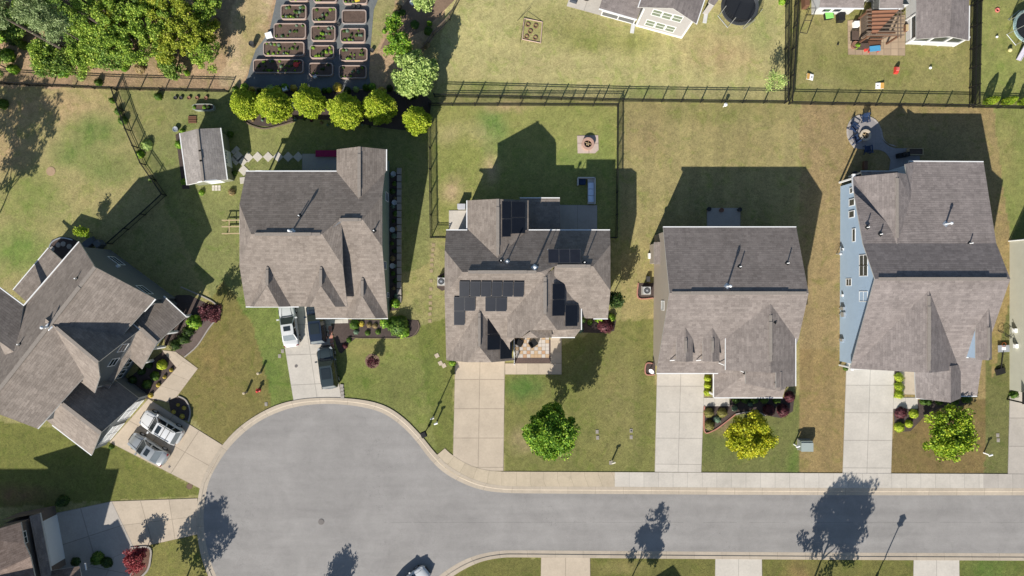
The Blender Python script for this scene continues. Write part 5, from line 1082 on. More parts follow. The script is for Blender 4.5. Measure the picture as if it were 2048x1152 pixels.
# ---------------- cars
def paint(n, c, rough=.25, metal=.0):
    t = NT(n, rough); t.b.inputs['Base Color'].default_value = c; t.b.inputs['Metallic'].default_value = metal; t.b.inputs['Coat Weight'].default_value = .6; t.b.inputs['Coat Roughness'].default_value = .08; t.b.inputs['Specular IOR Level'].default_value = .5
    return t.m
HEADL = plain('headlight_lens', (.3, .32, .34, 1), .15, .05); TAILL = plain('tail_lamp_red', (.2, .02, .02, 1), .25, .05); RIM = plain('wheel_rim', (.55, .56, .58, 1), .35, .05, metal=.7); CGLASS = plain('car_glass', (.02, .026, .028, 1), .05, .1, spec=.7)
def car(label, x, y, heading, L, W, Hh, pm, kind, extras=(), group='cars parked on driveways'):
    # x forward; heading in degrees anticlockwise from east; (x, y) is the middle of its footprint
    t = thing('car', label, 'car', (0, 0, 0), group); hl, hw = L/2, W/2; suv = kind == 'suv'
    belt = Hh*.60 if suv else Hh*.63; hood = belt*(.99 if suv else .95); gc = .2
    st = [(-hl, .58, belt*.55), (-hl+.07, .78, belt*.80), (-hl+.22, .90, belt*.97), (-hl+.55, .975, belt*1.0), (-hl*.45, 1.0, belt), (0, 1.0, belt), (hl*.30, 1.0, belt*.99), (hl*.45, .985, hood), (hl*.70, .965, hood*.94), (hl-.42, .92, hood*.86), (hl-.17, .78, hood*.74), (hl-.04, .56, hood*.58), (hl, .40, hood*.45)]
    bm = MB(); sec = []
    for sx, k, zt in st:
        wv = hw*k; zb = gc+.04; zm = min(belt*.58, zt*.8)
        sec.append([(sx, -wv*.86, zb), (sx, -wv*.985, zb+.16), (sx, -wv, zm), (sx, -wv*.97, zt-.09), (sx, -wv*.86, zt-.012), (sx, -wv*.45, zt+.018), (sx, 0, zt+.025), (sx, wv*.45, zt+.018), (sx, wv*.86, zt-.012), (sx, wv*.97, zt-.09), (sx, wv, zm), (sx, wv*.985, zb+.16), (sx, wv*.86, zb)])
    n = len(sec[0]); vs = [p for s in sec for p in s]; fs = []
    for i in range(len(sec)-1):
        for j in range(n-1): a = i*n+j; fs.append((a, a+1, a+n+1, a+n))
    fs += [tuple(range(n-1, -1, -1)), tuple((len(sec)-1)*n+j for j in range(n))]; fs += [((i+1)*n, (i+1)*n+n-1, i*n+n-1, i*n) for i in range(len(sec)-1)]
    bm.add(vs, fs); body = bm.build('body', pm, t, True)
    me = body.data; bb = bmesh.new(); bb.from_mesh(me); bmesh.ops.recalc_face_normals(bb, faces=bb.faces); bb.to_mesh(me); bb.free()
    sub = body.modifiers.new('round', 'SUBSURF'); sub.levels = 1; sub.render_levels = 1
    # greenhouse
    if suv: xa, xb, xc, xd = hl*.40, hl*.08, -hl*.80, -hl*.95
    else: xa, xb, xc, xd = hl*.38, hl*.04, -hl*.40, -hl*.70
    w1, w2 = hw*.90, hw*.70; z1, z2 = belt-.02, Hh-.03
    c = [Vector(p) for p in ((xa, w1, z1), (xa, -w1, z1), (xd, -w1, z1), (xd, w1, z1), (xb, w2, z2), (xb, -w2, z2), (xc, -w2, z2), (xc, w2, z2))]
    cab = MB(); cab.add(c, [(1, 0, 4, 5), (3, 2, 6, 7), (0, 3, 7, 4), (2, 1, 5, 6)]).build('cabin', pm, t)
    rf = MB(); N = 6; top = []
    for i in range(N+1):
        for j in range(N+1):
            u, v = i/N, j/N*2-1; px_ = (xb+.06)+(xc-.06-(xb+.06))*u; e = 1-(2*u-1)**4*.1; top.append((px_, w2*1.03*v*e, z2+.045*(1-v*v)*(1-(2*u-1)**2)+.012))
    nb = len(top); fsr = [(i*(N+1)+j, (i+1)*(N+1)+j, (i+1)*(N+1)+j+1, i*(N+1)+j+1) for i in range(N) for j in range(N)]
    rf.add(top, fsr); ring = [(i*(N+1)) for i in range(N+1)]+[N*(N+1)+j for j in range(1, N+1)]+[i*(N+1)+N for i in range(N-1, -1, -1)]+[j for j in range(N-1, 0, -1)]
    vs2 = [top[i] for i in ring]; m_ = len(vs2); rf.add(vs2+[(p[0], p[1], z2-.05) for p in vs2], [(i, (i+1) % m_, m_+(i+1) % m_, m_+i) for i in range(m_)])
    roof = rf.build('roof', pm, t, True)
    def glass(nm, q, mx, my, off=.012, mat_=CGLASS, par=None):
        a, b, cc, d = q; nn = (b-a).cross(d-a).normalized(); mid = (a+b+cc+d)/4
        if nn.dot(mid-Vector((0, 0, z1-.2))) < 0: nn = -nn
        def pt(u, v): return (a*(1-u)+b*u)*(1-v)+(d*(1-u)+cc*u)*v+nn*off
        p = [pt(mx, my), pt(1-mx, my), pt(1-mx, 1-my), pt(mx, 1-my)]
        ff = (0, 1, 2, 3) if (p[1]-p[0]).cross(p[3]-p[0]).dot(nn) > 0 else (3, 2, 1, 0)
        MB().add(p, [ff]).build(nm, mat_, par or t)
    glass('windshield', (c[1], c[0], c[4], c[5]), .05, .05); glass('rear_window', (c[3], c[2], c[6], c[7]), .07, .08, .012, RGLASS)
    for sgn, q in ((1, (c[0], c[3], c[7], c[4])), (-1, (c[1], c[2], c[6], c[5]))):
        a, b, cc, d = q; m0, m1 = a.lerp(b, .46), d.lerp(cc, .46)
        if suv:
            n0, n1 = a.lerp(b, .73), d.lerp(cc, .73); glass('side_window', (a, m0, m1, d), .1, .12); glass('side_window', (m0, n0, n1, m1), .05, .12); glass('side_window', (n0, b, cc, n1), .08, .12)
        else: glass('side_window', (a, m0, m1, d), .1, .12); glass('side_window', (m0, b, cc, m1), .06, .12)
        mr = MB(); mx_ = xa-.18; mr.box((mx_, sgn*(hw*.97+.11), belt+.06), (.16, .24, .15)); mr.build('mirror', pm, t)
        MB().box((hl-.34, sgn*hw*.70, hood*.78), (.3, .2, .1), -sgn*.5).build('headlight', HEADL, t); MB().box((-hl+.2, sgn*hw*.72, belt*.84), (.14, .26, .14)).build('tail_lamp', TAILL, t)
        for ax in (hl*.62, -hl*.60):
            R = .36 if suv else .33; wm = MB(); cy = sgn*(hw-.11)
            wm.tube((ax, cy-.115*sgn, R), (ax, cy+.125*sgn, R), R, R, 18); wo = wm.build('wheel', RUBBER, t)
            r2 = MB(); r2.tube((ax, cy+.1*sgn, R), (ax, cy+.135*sgn, R), R*.64, R*.6, 14); r2.build('rim', RIM, wo)
    if 'sunroof' in extras: MB().box((xb-.42, 0, 0), (.5, w2*1.15, .02), z0=z2+.045).build('sunroof', CGLASS, t)
    if 'pano' in extras: MB().box(((xb+xc)/2+.25, 0, 0), ((xb-xc)*.55, w2*1.5, .02), z0=z2+.045).build('glass_roof', CGLASS, t)
    if 'rails' in extras:
        for sgn in (1, -1): MB().bar((xb-.25, sgn*w2*.92, z2+.1), (xc+.15, sgn*w2*.92, z2+.1), .05, .05).build('roof_rail', DARK, t)
        for q in (.45, .75): MB().bar((xb+(xc-xb)*q, -w2*.9, z2+.11), (xb+(xc-xb)*q, w2*.9, z2+.11), .05, .03).build('roof_bar', DARK, t)
    for sgn in (1, -1): MB().bar((hl*.40, sgn*hw*.62, belt+.012), (hl-.5, sgn*hw*.50, hood*.9+.0), .02, .03).build('hood_seam', DARK, t)
    MB().bar((xa+.06, -hw*.7, belt+.02), (xa+.06, hw*.7, belt+.02), .07, .03).build('wiper_cowl', DARK, t)
    MB().box((hl-.03, 0, hood*.5), (.1, hw*.9, .2)).build('grille', DARK, t); MB().box((-hl+.02, 0, belt*.62), (.06, .5, .14)).build('number_plate', HEADL, t)
    t.location = g(x, y); t.rotation_euler = (0, 0, math.radians(heading)); return t
RGLASS = plain('rear_glass_painted_sky', (.16, .18, .19, 1), .1, .2, spec=.6)  # lighter grey base stands in for sky mirrored in the glass
P_WHITE = paint('white_car_paint', (.62, .62, .61, 1)); P_SILV = paint('silver_car_paint', (.40, .41, .40, 1), .3, .5); P_PEARL = paint('pearl_car_paint', (.54, .54, .53, 1), .3)
P_NAVY = paint('dark_blue_paint', (.018, .026, .042, 1), .14); P_GREEN = paint('dark_green_paint', (.034, .046, .048, 1), .14)
car('white suv with black roof rails on the angled house driveway', 330, 851, -30.5+180, 4.95, 2.0, 1.78, P_WHITE, 'suv', ('sunroof', 'rails'))
car('silver sedan with sunroof nearest the lawn, beside the white suv', 303, 895, -33+180, 4.75, 1.84, 1.45, P_SILV, 'sedan', ('sunroof',))
car('pearl white sedan at the left of the sage house driveway', 582, 650, 98, 4.85, 1.84, 1.45, P_PEARL, 'sedan', ('sunroof',))
car('dark blue suv parked half under the sage house eave', 637, 645, 97, 4.7, 1.9, 1.68, P_NAVY, 'suv', ('pano',))
car('dark green suv at the street end of the driveway', 659, 733, 98, 4.75, 1.92, 1.7, P_GREEN, 'suv', ('pano',))
car('white car at the cul-de-sac kerb cut by the bottom edge', 823, 1161, 38, 4.7, 1.85, 1.6, P_WHITE, 'suv', (), 'cars parked in the street')
# ---------------- yard things
def post_pot(name, label, cat, x, y, prof, m, group=None, n=12, rim=None):
    mb = MB(); mb.lathe((0, 0, 0), prof, n); return solo(mb, name, m, label, cat, g(x, y), group, False)
EDGE = plain('raised_bed_rim', CL(192, 172, 160), .8, .1); BEDW = plain('raised_bed_wall', CL(196, 172, 158), .8, .12); REDM = plain('red_plastic', (.55, .05, .04, 1), .4)
def raised_bed(label, x0, y0, x1, y1, h=.42, tank=False, plants=9, seed=1):
    # image rectangle of its rim
    a, b = im(x0, y0, h), im(x1, y1, h); cx, cy = (a.x+b.x)/2, (a.y+b.y)/2; sx, sy = abs(b.x-a.x), abs(b.y-a.y)
    t = thing('raised_bed', label, 'garden bed', (cx, cy, 0), 'raised beds in the vegetable garden'); r = .28; pts = []
    for ex, ey, a0 in ((1, 1, 0), (-1, 1, 90), (-1, -1, 180), (1, -1, 270)):
        for k in range(5): an = math.radians(a0+k*22.5); pts.append((ex*(sx/2-r)+r*math.cos(an), ey*(sy/2-r)+r*math.sin(an)))
    inn_ = [(p[0]*(1-.085/sx*2), p[1]*(1-.085/sy*2)) for p in pts]; n = len(pts); mb = MB()
    vs = [(p[0], p[1], 0) for p in pts]+[(p[0], p[1], h) for p in pts]+[(p[0], p[1], h) for p in inn_]+[(p[0], p[1], h-.2) for p in inn_]; fs = []
    for k in range(3): fs += [(k*n+i, k*n+(i+1) % n, (k+1)*n+(i+1) % n, (k+1)*n+i) for i in range(n)]
    mb.add(vs, fs); w_ = mb.build('bed_wall', STEEL if tank else BEDW, None); w_.parent = t
    s_ = MB(); s_.add([(p[0], p[1], h-.09) for p in inn_], [tuple(range(n))]); s_ = s_.build('soil', SOIL, None); s_.parent = t
    rm = MB(); rm.add([(p[0], p[1], h+.01) for p in pts]+[(p[0], p[1], h+.01) for p in inn_], [(i, (i+1) % n, n+(i+1) % n, n+i) for i in range(n)]); rm = rm.build('rim', EDGE, None); rm.parent = w_
    rs = random.Random(seed)
    for k in range(plants):
        ke = rs.choice(('green', 'loose', 'blue', 'dark', 'loose')); o = obj('seedling', SHR[ke], t); px_, py_ = (-.42+.84*((k*.37+rs.random()*.2) % 1))*sx, (-.36+.72*((k % 3)/2.2+rs.random()*.12))*sy
        o.location = (px_, py_, h-.1); q = rs.uniform(.10, .24); o.scale = (q, q, rs.uniform(.15, .35)); o.rotation_euler = (0, 0, rs.random()*6)
    return t
rows = ['in the lowest row', 'in the second row from below', 'in the third row from below', 'in the fourth row from below', 'in the row cut by the top edge']
beds = [[(507, 119, 607, 146), (618, 126, 666, 152), (678, 131, 733, 157)], [(527, 84, 609, 112), (620, 91, 668, 117), (679, 96, 735, 122)], [(548, 47, 612, 78), (622, 52, 671, 82), (681, 57, 731, 85)], [(562, 10, 613, 39), (624, 15, 673, 44), (684, 20, 733, 48)], [(577, -18, 617, 3), (627, -14, 674, 5), (686, -14, 735, 8)]]
for r, row in enumerate(beds):
    for c_, q in enumerate(row):
        tank = (r, c_) == (3, 2); nm = ('left', 'middle', 'right')[c_]
        raised_bed(('round ended metal bed at the right ' if tank else nm+' raised bed ')+rows[r]+' of the garden', *q, .42, tank, (22, 5, 9, 16, 14, 13, 12, 13, 15, 16, 10, 0, 9, 9, 9)[r*3+c_], r*5+c_)
mb = MB(); mb.lathe((0, 0, 0), [(.28, 0), (.3, .12), (.18, .2), (.05, .24)], 10); mb.box((.3, .1, .1), (.4, .12, .1), .6); q = im(592, 129, .5); solo(mb, 'watering_can', REDM, 'red watering can lying in the lowest left raised bed', 'watering can', (q.x, q.y, .33))
# buckets, pots, rings
BUCK = plain('dark_bucket', (.05, .05, .05, 1), .6); TERR = plain('terracotta', CL(150, 112, 92), .9)
ring = lambda r, h: [(r*.8, 0), (r, h), (r*.86, h), (r*.8, h-.06), (.01, h-.08)]
post_pot('barrel', 'dark barrel standing alone on the dry garden path', 'barrel', 508, 92, ring(.3, .75), BUCK)
for x, y, lb in ((678, 50, 'dark bucket beside the metal bed in the garden'), (708, 15, 'left bucket of a pair behind the metal bed'), (718, 15, 'right bucket of a pair behind the metal bed'), (745, 103, 'dark bucket at the right side of the garden fabric')): post_pot('bucket', lb, 'bucket', x, y, ring(.22, .35), BUCK)
post_pot('plant_pot', 'white pot between the second and third golden evergreens', 'plant pot', 588, 213, ring(.34, .55), PVC); post_pot('plant_pot', 'white pot at the top of the pine straw bank', 'plant pot', 826, 8, ring(.3, .45), PVC)
for x, lb in ((353, 'first'), (364, 'second'), (380, 'third'), (396, 'fourth'), (414, 'fifth')): post_pot('plant_pot', lb+' small pot from the left in the row below the long fence', 'plant pot', x, 197, ring(.2, .22), TERR if x > 370 else BUCK, 'small pots in a row')
for x, y, lb in ((354, 260, 'grey pot at the rear left shed corner'), (790, 406, 'round wire ring pot beside the sage house wall, lower'), (788, 349, 'pot at the top of the block edged side bed'), (786, 460, 'round pot in the middle of the side bed'), (786, 532, 'lower round pot in the side bed'), (1183, 500, 'x')):
    if lb != 'x': post_pot('plant_pot', lb, 'plant pot', x, y, ring(.3, .35), STEEL)
for x, y, w_, lb in ((540, 73, .7, 'white storage box left of the raised beds'), (572, 180, .5, 'pale blue barrel shape between evergreens'), (632, 155, .35, 'small white box below the middle bed'), (716, 3, .5, 'yellow box at the top right bed')):
    mb = MB(); mb.box((0, 0, 0), (w_, w_*.8, .35), .3, 0, 0, .92); mb.box((0, 0, 0), (w_*1.02, w_*.84, .05), .3, 1, .351); solo(mb, 'storage_box', [plain('yellow_plastic', (.7, .55, .06, 1), .5) if 'yellow' in lb else PVC, PVC if 'yellow' not in lb else MATS['yellow_plastic']], lb, 'box', g(x, y))
# oval bath planter near the shed
t = thing('planter', 'oval pale planter behind the shed', 'planter', g(411, 217)); pts = [(1.2*math.copysign(abs(math.cos(a))**.5, math.cos(a)), .38*math.copysign(abs(math.sin(a))**.7, math.sin(a))) for a in [k*6.283/20 for k in range(20)]]; n = 20
inn_ = [(p[0]*.93, p[1]*.8) for p in pts]; mb = MB(); mb.add([(p[0], p[1], 0) for p in pts]+[(p[0], p[1], .5) for p in pts]+[(p[0], p[1], .5) for p in inn_]+[(p[0], p[1], .35) for p in inn_], [(k*n+i, k*n+(i+1) % n, (k+1)*n+(i+1) % n, (k+1)*n+i) for k in range(3) for i in range(n)]); o = mb.build('planter_wall', plain('pale_metal', CL(170, 176, 164), .6)); o.parent = t
mb = MB(); mb.add([(p[0], p[1], .42) for p in inn_], [tuple(range(n))]); o = mb.build('soil', SOIL); o.parent = t
for dx in (-1.0, .1, .6): o = obj('seedling', SHR['loose' if dx < .5 else 'dark'], t); o.location = (dx, 0, .4); o.scale = (.25, .25, .3)
mb = MB(); [mb.box((0, k*.2-.3, 0), (.9, .16, .06), .0, 0, .02+.05*(k % 2)) for k in range(4)]; solo(mb, 'timber_stack', WOODB, 'short stack of brown boards behind the shed', 'timber', g(386, 240))
STONET = plain('tan_stone', CL(172, 154, 122), .95, .2)
# stepping stones
def stone(x, y, s, rz, label, group, m=CWHITE, h=.05):
    mb = MB(); mb.box((0, 0, 0), (s, s, h), rz, 0, 0, .97); o = mb.build('stepping_stone', m); o.location = g(x, y); uv = o.data.uv_layers.new(name='UVMap')
    for l in uv.data: l.uv = (.5, .5)
    return tag(o, label, 'stepping stone', group)
for i, x in enumerate((497, 516, 537, 557, 577, 597)): stone(x, 314+(i == 0), .82, .785, ('white diamond stone nearest the shed', 'second white diamond stone from the shed', 'third white diamond stone from the shed', 'fourth diamond stone, at the shade edge', 'fifth diamond stone, in the shade', 'last diamond stone before the concrete patio')[i], 'diamond stepping stones behind the sage house')
for x, y, s, lb in ((468, 304, .42, 'topmost small paver by the shed door'), (474, 299, .55, 'upper right paver by the shed door'), (477, 313, .9, 'large paver in the middle by the shed door'), (468, 318, .5, 'left small paver by the shed door'), (473, 325, .5, 'lower small paver by the shed door'), (486, 322, .85, 'large sunlit paver leading away from the shed door'), (488, 341, .85, 'square stone at the rear corner of the sage house'), (487, 361, .7, 'square stone tucked under the house corner')): stone(x, y, s, .785 if y < 345 else 0.1, lb, 'pavers between shed and house')
for k, (x, y) in enumerate([(867, 490), (866, 500), (865, 510), (864, 520), (864, 530), (863, 542), (862, 562), (862, 578), (861, 594), (861, 606), (861, 617), (860, 628), (860, 642)]): stone(x, y, .36, .1*(k % 3), 'small tan square stone in the line beside the solar house', 'tan stones between two lawns', STONET, .04)
for x, y, lb in ((874, 711, 'lone tan stone highest of three by the garage corner'), (881, 726, 'middle tan stone of three by the garage corner'), (888, 731, 'lowest tan stone of three by the garage corner')): stone(x, y, .45, .5, lb, 'stones by the garage corner', CTAN, .04)
for k in range(6): stone(427.5+(k % 3)*6, 373.5+(k//3)*5.5, .28, .05, 'small pale paver in the patch before the shed front', 'pavers before the shed', CWHITE, .04)
BLOCK = plain('pale_block', CL(176, 168, 160), .9, .15)
for k in range(19):
    mb = MB(); mb.box((0, 0, 0), (.5, .72, .22), 0, 0, 0, .94); o = solo(mb, 'edging_block', BLOCK, 'pale concrete block in the edging row of the shaded side bed', 'edging block', g(799+.0*k, 343+k*14.2), 'blocks edging the side bed'); o.rotation_euler[2] = .04*((k*7) % 3-1)
# curved edgings and borders as single things
def edging(label, pts, m, w_=.12, h=.12, name='edging'):
    P = [g(*p) for p in smooth_pts(pts, 4)]; mb = MB(); o = P[0]
    for a, b in zip(P[:-1], P[1:]): mb.bar(a-o+Vector((0, 0, h/2)), b-o+Vector((0, 0, h/2)), w_, h)
    return solo(mb, name, m, label, 'edging', o)
REDB = plain('red_edging', CL(196, 140, 122), .85, .15)
edging('curved red brick edging around the bed of the taupe house', [(1408, 812), (1408, 862), (1425, 861), (1445, 848), (1470, 828)], REDB); edging('pale stone edging curving below the porch bed', [(1470, 828), (1490, 824), (1515, 824), (1530, 831)], BLOCK)
edging('low pale edging along the angled house bed', [(370, 714), (396, 691), (420, 655), (442, 626), (430, 606), (400, 590), (363, 574)], BLOCK); edging('pale edging around the bed beside the white suv', [(358, 792), (373, 800), (382, 822), (378, 843)], BLOCK, .14)
edging('dark edging around the shaded bed behind the angled house', [(98, 512), (104, 487), (124, 476), (147, 480)], STEEL); edging('dark edging below the golden evergreens', [(490, 243), (505, 252), (530, 258), (560, 252), (590, 243)], WOODG); edging('white rock edging around the red maple', [(262, 1095), (300, 1094), (302, 1120), (296, 1140), (280, 1156)], BLOCK, .2)
edging('red timber frame around the air conditioner of the taupe house', [(1276, 566), (1276, 596), (1306, 596)], REDB); edging('red edging around the satellite dish corner', [(1306, 727), (1292, 727), (1291, 748), (1309, 749)], REDB)
edging('dark edging ring around the front bed of the sage house', [(695, 674), (720, 676), (770, 676), (800, 676), (825, 672), (838, 655), (836, 642)], WOODG, .08, .08)
for k in range(9):
    mb = MB(); mb.box((0, 0, 0), (.38, .44, .1), 0, 0, 0, .95); o = solo(mb, 'edging_block', REDB if k < 5 else BLOCK, 'flat brick in the border along the sage house driveway', 'edging block', g(661+k*1.1 if k < 5 else 684+(k-5)*.6, 656+k*9 if k < 5 else 772+(k-5)*7), 'bricks beside the driveway'); o.rotation_euler[2] = -.15
# air conditioners
def ac(label, x, y, rz=0):
    t = thing('air_conditioner', label, 'air conditioner', (0, 0, 0), 'outdoor air conditioners'); MB().box((0, 0, 0), (1.0, 1.0, .08), z0=0).build('pad', CGREY, t); MB().box((0, 0, 0), (.8, .8, .72), z0=.08).build('case', plain('ac_grey', (.42, .42, .41, 1), .6), t)
    MB().lathe((0, 0, .8), [(.34, 0), (.34, .02), (.28, .02), (.26, -.001)], 20).build('fan_guard', DARK, t); mb = MB(); [mb.bar((-.3*math.cos(a), -.3*math.sin(a), .83), (.3*math.cos(a), .3*math.sin(a), .83), .03, .012) for a in [k*math.pi/6 for k in range(6)]]; mb.lathe((0, 0, .825), [(.1, 0), (.1, .03)], 12); mb.build('fan_grille', STEEL, t)
    t.location = g(x, y); t.rotation_euler = (0, 0, rz)
ac('air conditioner in the mulch patch left of the solar house', 884, 563); ac('air conditioner in the red framed bed of the taupe house', 1291, 581)
mb = MB(); mb.lathe((0, 0, .0), [(.05, 0), (.05, 1.0)], 8); t = thing('satellite_dish', 'white satellite dish at the front left corner of the taupe house', 'satellite dish', g(1299, 740)); o = mb.build('mast', STEEL); o.parent = t
d_ = MB(); d_.lathe((0, 0, 0), [(.02, -.06), (.18, -.03), (.3, .05), (.31, .05), (.18, -.02)], 18, caps=False); o = d_.build('dish', PVC); o.parent = t; o.location = (0, 0, 1.1); o.rotation_euler = (.9, 0, -.9); o = MB().tube((0, 0, 0), (.35, -.35, .25), .02).build('arm', STEEL); o.parent = t; o.location = (0, 0, 1.05)
# fire pits
def fire_pit(label, x, y, R, h, mwall, blade=True):
    t = thing('fire_pit', label, 'fire pit', g(x, y)); o = MB().lathe((0, 0, 0), [(R, 0), (R, h), (R*.62, h), (R*.6, .1), (.01, .1)], 22).build('pit_wall', mwall); o.parent = t
    o = MB().lathe((0, 0, .1), [(R*.58, 0), (R*.5, .06), (.01, .1)], 14).build('ash', plain('ash', (.06, .05, .045, 1), .95)); o.parent = t
    for k in range(5): a = k*1.256; o = MB().tube((.1*R*math.cos(a), .1*R*math.sin(a), h*.75), (R*.5*math.cos(a), R*.5*math.sin(a), .2), .05, .05, 7).build('log', WOOD); o.parent = t
    return t
sheet('patio', [(1154, 272), (1196, 271), (1197, 300), (1190, 307), (1155, 307)], concrete('pink_paver', CL(206, 186, 172), .05, .25, .25), .05)
fire_pit('round brick fire pit on a pale paver square in the solar house yard', 1175, 289, .68, .45, plain('pit_brick', CL(196, 160, 142), .9, .25, 6)); fire_pit('round stone fire pit on the round patio of the blue house', 1727, 272, .62, .4, plain('pit_stone', CL(206, 192, 170), .9, .2, 5))
# adirondack chairs
NAVY = plain('navy_chair', CL(48, 66, 98), .5, .1)
def chair(label, x, y, rz):
    t = thing('garden_chair', label, 'chair', (0, 0, 0), 'blue garden chairs around the fire pit'); mb = MB(); [mb.bar((-.26+k*.13, .28, .36), (-.26+k*.13, -.26, .26), .11, .025) for k in range(5)]; mb.build('seat', NAVY, t)
    mb = MB(); [mb.bar((-.26+k*.13, -.24, .25), (-.3+k*.15, -.58, 1.0-.05*abs(k-2)), .11, .025) for k in range(5)]; mb.build('backrest', NAVY, t)
    for s_ in (1, -1):
        MB().bar((s_*.37, .35, .56), (s_*.37, -.42, .56), .13, .03).build('armrest', NAVY, t); MB().bar((s_*.33, .3, 0), (s_*.33, .3, .55), .09, .04).build('leg', NAVY, t); MB().bar((s_*.33, -.1, .3), (s_*.33, -.6, 0), .09, .04).build('leg', NAVY, t)
    t.location = g(x, y, .07); t.rotation_euler = (0, 0, rz)
chair('blue garden chair at the top of the round patio', 1726, 241, math.pi+.1); chair('blue garden chair at the left of the round patio', 1704, 258, -2.2); chair('blue garden chair at the lower left of the round patio', 1708, 280, -1.0); chair('blue garden chair in the shade below the fire pit', 1731, 299, .1)
t = thing('planter', 'long timber trough planter on the shaded patio path', 'planter', g(1826, 305)); mb = MB()
for a, b in (((-.8, -.33), (.8, -.33)), ((-.8, .33), (.8, .33))): mb.bar((*a, .25), (*b, .25), .06, .5)
for sx_ in (-.77, .77): mb.bar((sx_, -.3, .25), (sx_, .3, .25), .06, .5)
o = mb.build('planter_wall', WOOD); o.parent = t; o = MB().box((0, 0, .2), (1.5, .6, .4)).build('soil', SOIL); o.parent = t
t = thing('grill', 'black covered grill beside the trough planter', 'grill', g(1801, 312)); o = MB().box((0, 0, 0), (1.2, .5, .75), .15, 0, 0, .95).lathe((0, 0, .75), [(.3, 0), (.28, .15), (.15, .28), (.01, .32)], 12).build('grill_cover', DARK); o.parent = t
mb = MB(); mb.box((0, 0, .2), (.35, .9, .4)); mb.box((0, 0, .41), (.4, .95, .03)); solo(mb, 'bench_box', WOODB, 'brown box bench in shade behind the blue house', 'bench', g(1727, 332)); mb = MB(); mb.lathe((0, 0, 0), [(.3, 0), (.33, .5), (.05, .62)], 14); mb.box((.5, -.1, .3), (.5, .4, .6)); solo(mb, 'grill', DARK, 'dark round grill at the rear corner of the blue house', 'grill', g(1706, 350))
# solar house patio furniture
t = thing('sofa', 'pale outdoor corner sofa with blue cushions behind the solar house', 'sofa', g(1172, 383)); PALE = plain('pale_wicker', CL(214, 212, 206), .8, .1, 8); CUSH = plain('blue_cushion', (.62, .7, .82, 1), .8, .1)
for sx_, sy_, cx_, cy_, h_ in ((.12, 2.9, .9, 0, .75), (1.9, .12, 0, 1.4, .75), (.7, 2.7, .5, -.05, .4), (.12, .8, -.95, 1.0, .7)): o = MB().box((cx_, cy_, 0), (sx_, sy_, h_), z0=0).build('frame', PALE); o.parent = t
for k in range(3): o = MB().box((.48, .55-k*.72, 0), (.6, .66, .14), z0=.401).build('cushion', CUSH); o.parent = t
o = MB().box((-.45, 1.0, 0), (.75, .6, .3), z0=0).build('footstool', NAVY); o.parent = t
for x, y, lb, rz in ((1038, 684, 'left dark lounge chair on the checkered front patio', -.5), (1066, 686, 'right dark lounge chair on the checkered front patio', .6)):
    t = thing('lounge_chair', lb, 'chair', (0, 0, 0), 'dark chairs on the checkered patio'); MB().box((0, 0, 0), (.75, .75, .38), z0=.06).build('seat', DARK, t); MB().bar((-.37, .38, .75), (.37, .38, .75), .09, .7).build('backrest', DARK, t)
    for s_ in (1, -1): MB().bar((s_*.4, .35, .55), (s_*.4, -.35, .55), .1, .2).build('armrest', DARK, t)
    t.location = g(x, y, .06); t.rotation_euler = (0, 0, rz)
t = thing('fence', 'white low railing beside the checkered patio', 'railing', g(1028.5, 727)); mb = MB(); [mb.bar((0, k*.0, z_), (0, 2.7, z_), .07, .07) for k, z_ in ((0, .9), (0, .15))]; [mb.box((0, k*.3, 0), (.04, .04, .9), z0=.1) for k in range(10)]; o = mb.build('railing_panel', WHITE); o.parent = t; [setattr(MB().box((0, q, 0), (.11, .11, 1.05), z0=0).build('railing_post', WHITE), 'parent', t) for q in (0, 2.7)]
mb = MB(); mb.box((0, 0, 0), (.8, .5, .9), 0, 0, .05); mb.box((0, 0, 0), (.86, .56, .05), 0, 1, .951); solo(mb, 'storage_box', [plain('grey_box', (.4, .4, .42, 1), .7), plain('grey_box_lid', (.45, .45, .47, 1), .7)], 'grey storage cabinet on the left side patio of the solar house', 'box', g(924, 415))
# sage house rear
mb = MB(); mb.box((0, 0, 0), (2.3, .7, .1), 0, 0, .4); mb.box((1.35, 0, 0), (.4, .66, .12), 0, 1, .42); [mb.box((sx_, sy_, 0), (.06, .06, .4), 0, 1, 0) for sx_ in (-1, 1.2) for sy_ in (-.28, .28)]; solo(mb, 'garden_lounger', [plain('magenta_cloth', CL(168, 40, 92), .8), plain('pale_cloth', CL(180, 150, 150), .8)], 'magenta cushioned lounger behind the sage house patio', 'lounger', g(655, 309))
t = thing('workbench', 'pale timber frame with white board beside the sage house wall', 'workbench', g(474, 455)); [setattr(MB().bar((-1.3, y_, .8), (1.9, y_+.05, .8), .12, .06).build('beam', WOOD), 'parent', t) for y_ in (-.75, 0, .7)]; [setattr(MB().bar((-.5, -.7, .76), (-.5, .7, .76), .1, .05).build('cross_beam', WOOD), 'parent', t) for k in (0,)]
[setattr(MB().box((sx_, sy_, 0), (.1, .1, .76), z0=0).build('leg', WOOD), 'parent', t) for sx_ in (-1.1, 1.4) for sy_ in (-.72, .67)]; o = MB().box((1.1, 0, 0), (.9, 1.5, .05), z0=.84).build('board', PVC); o.parent = t
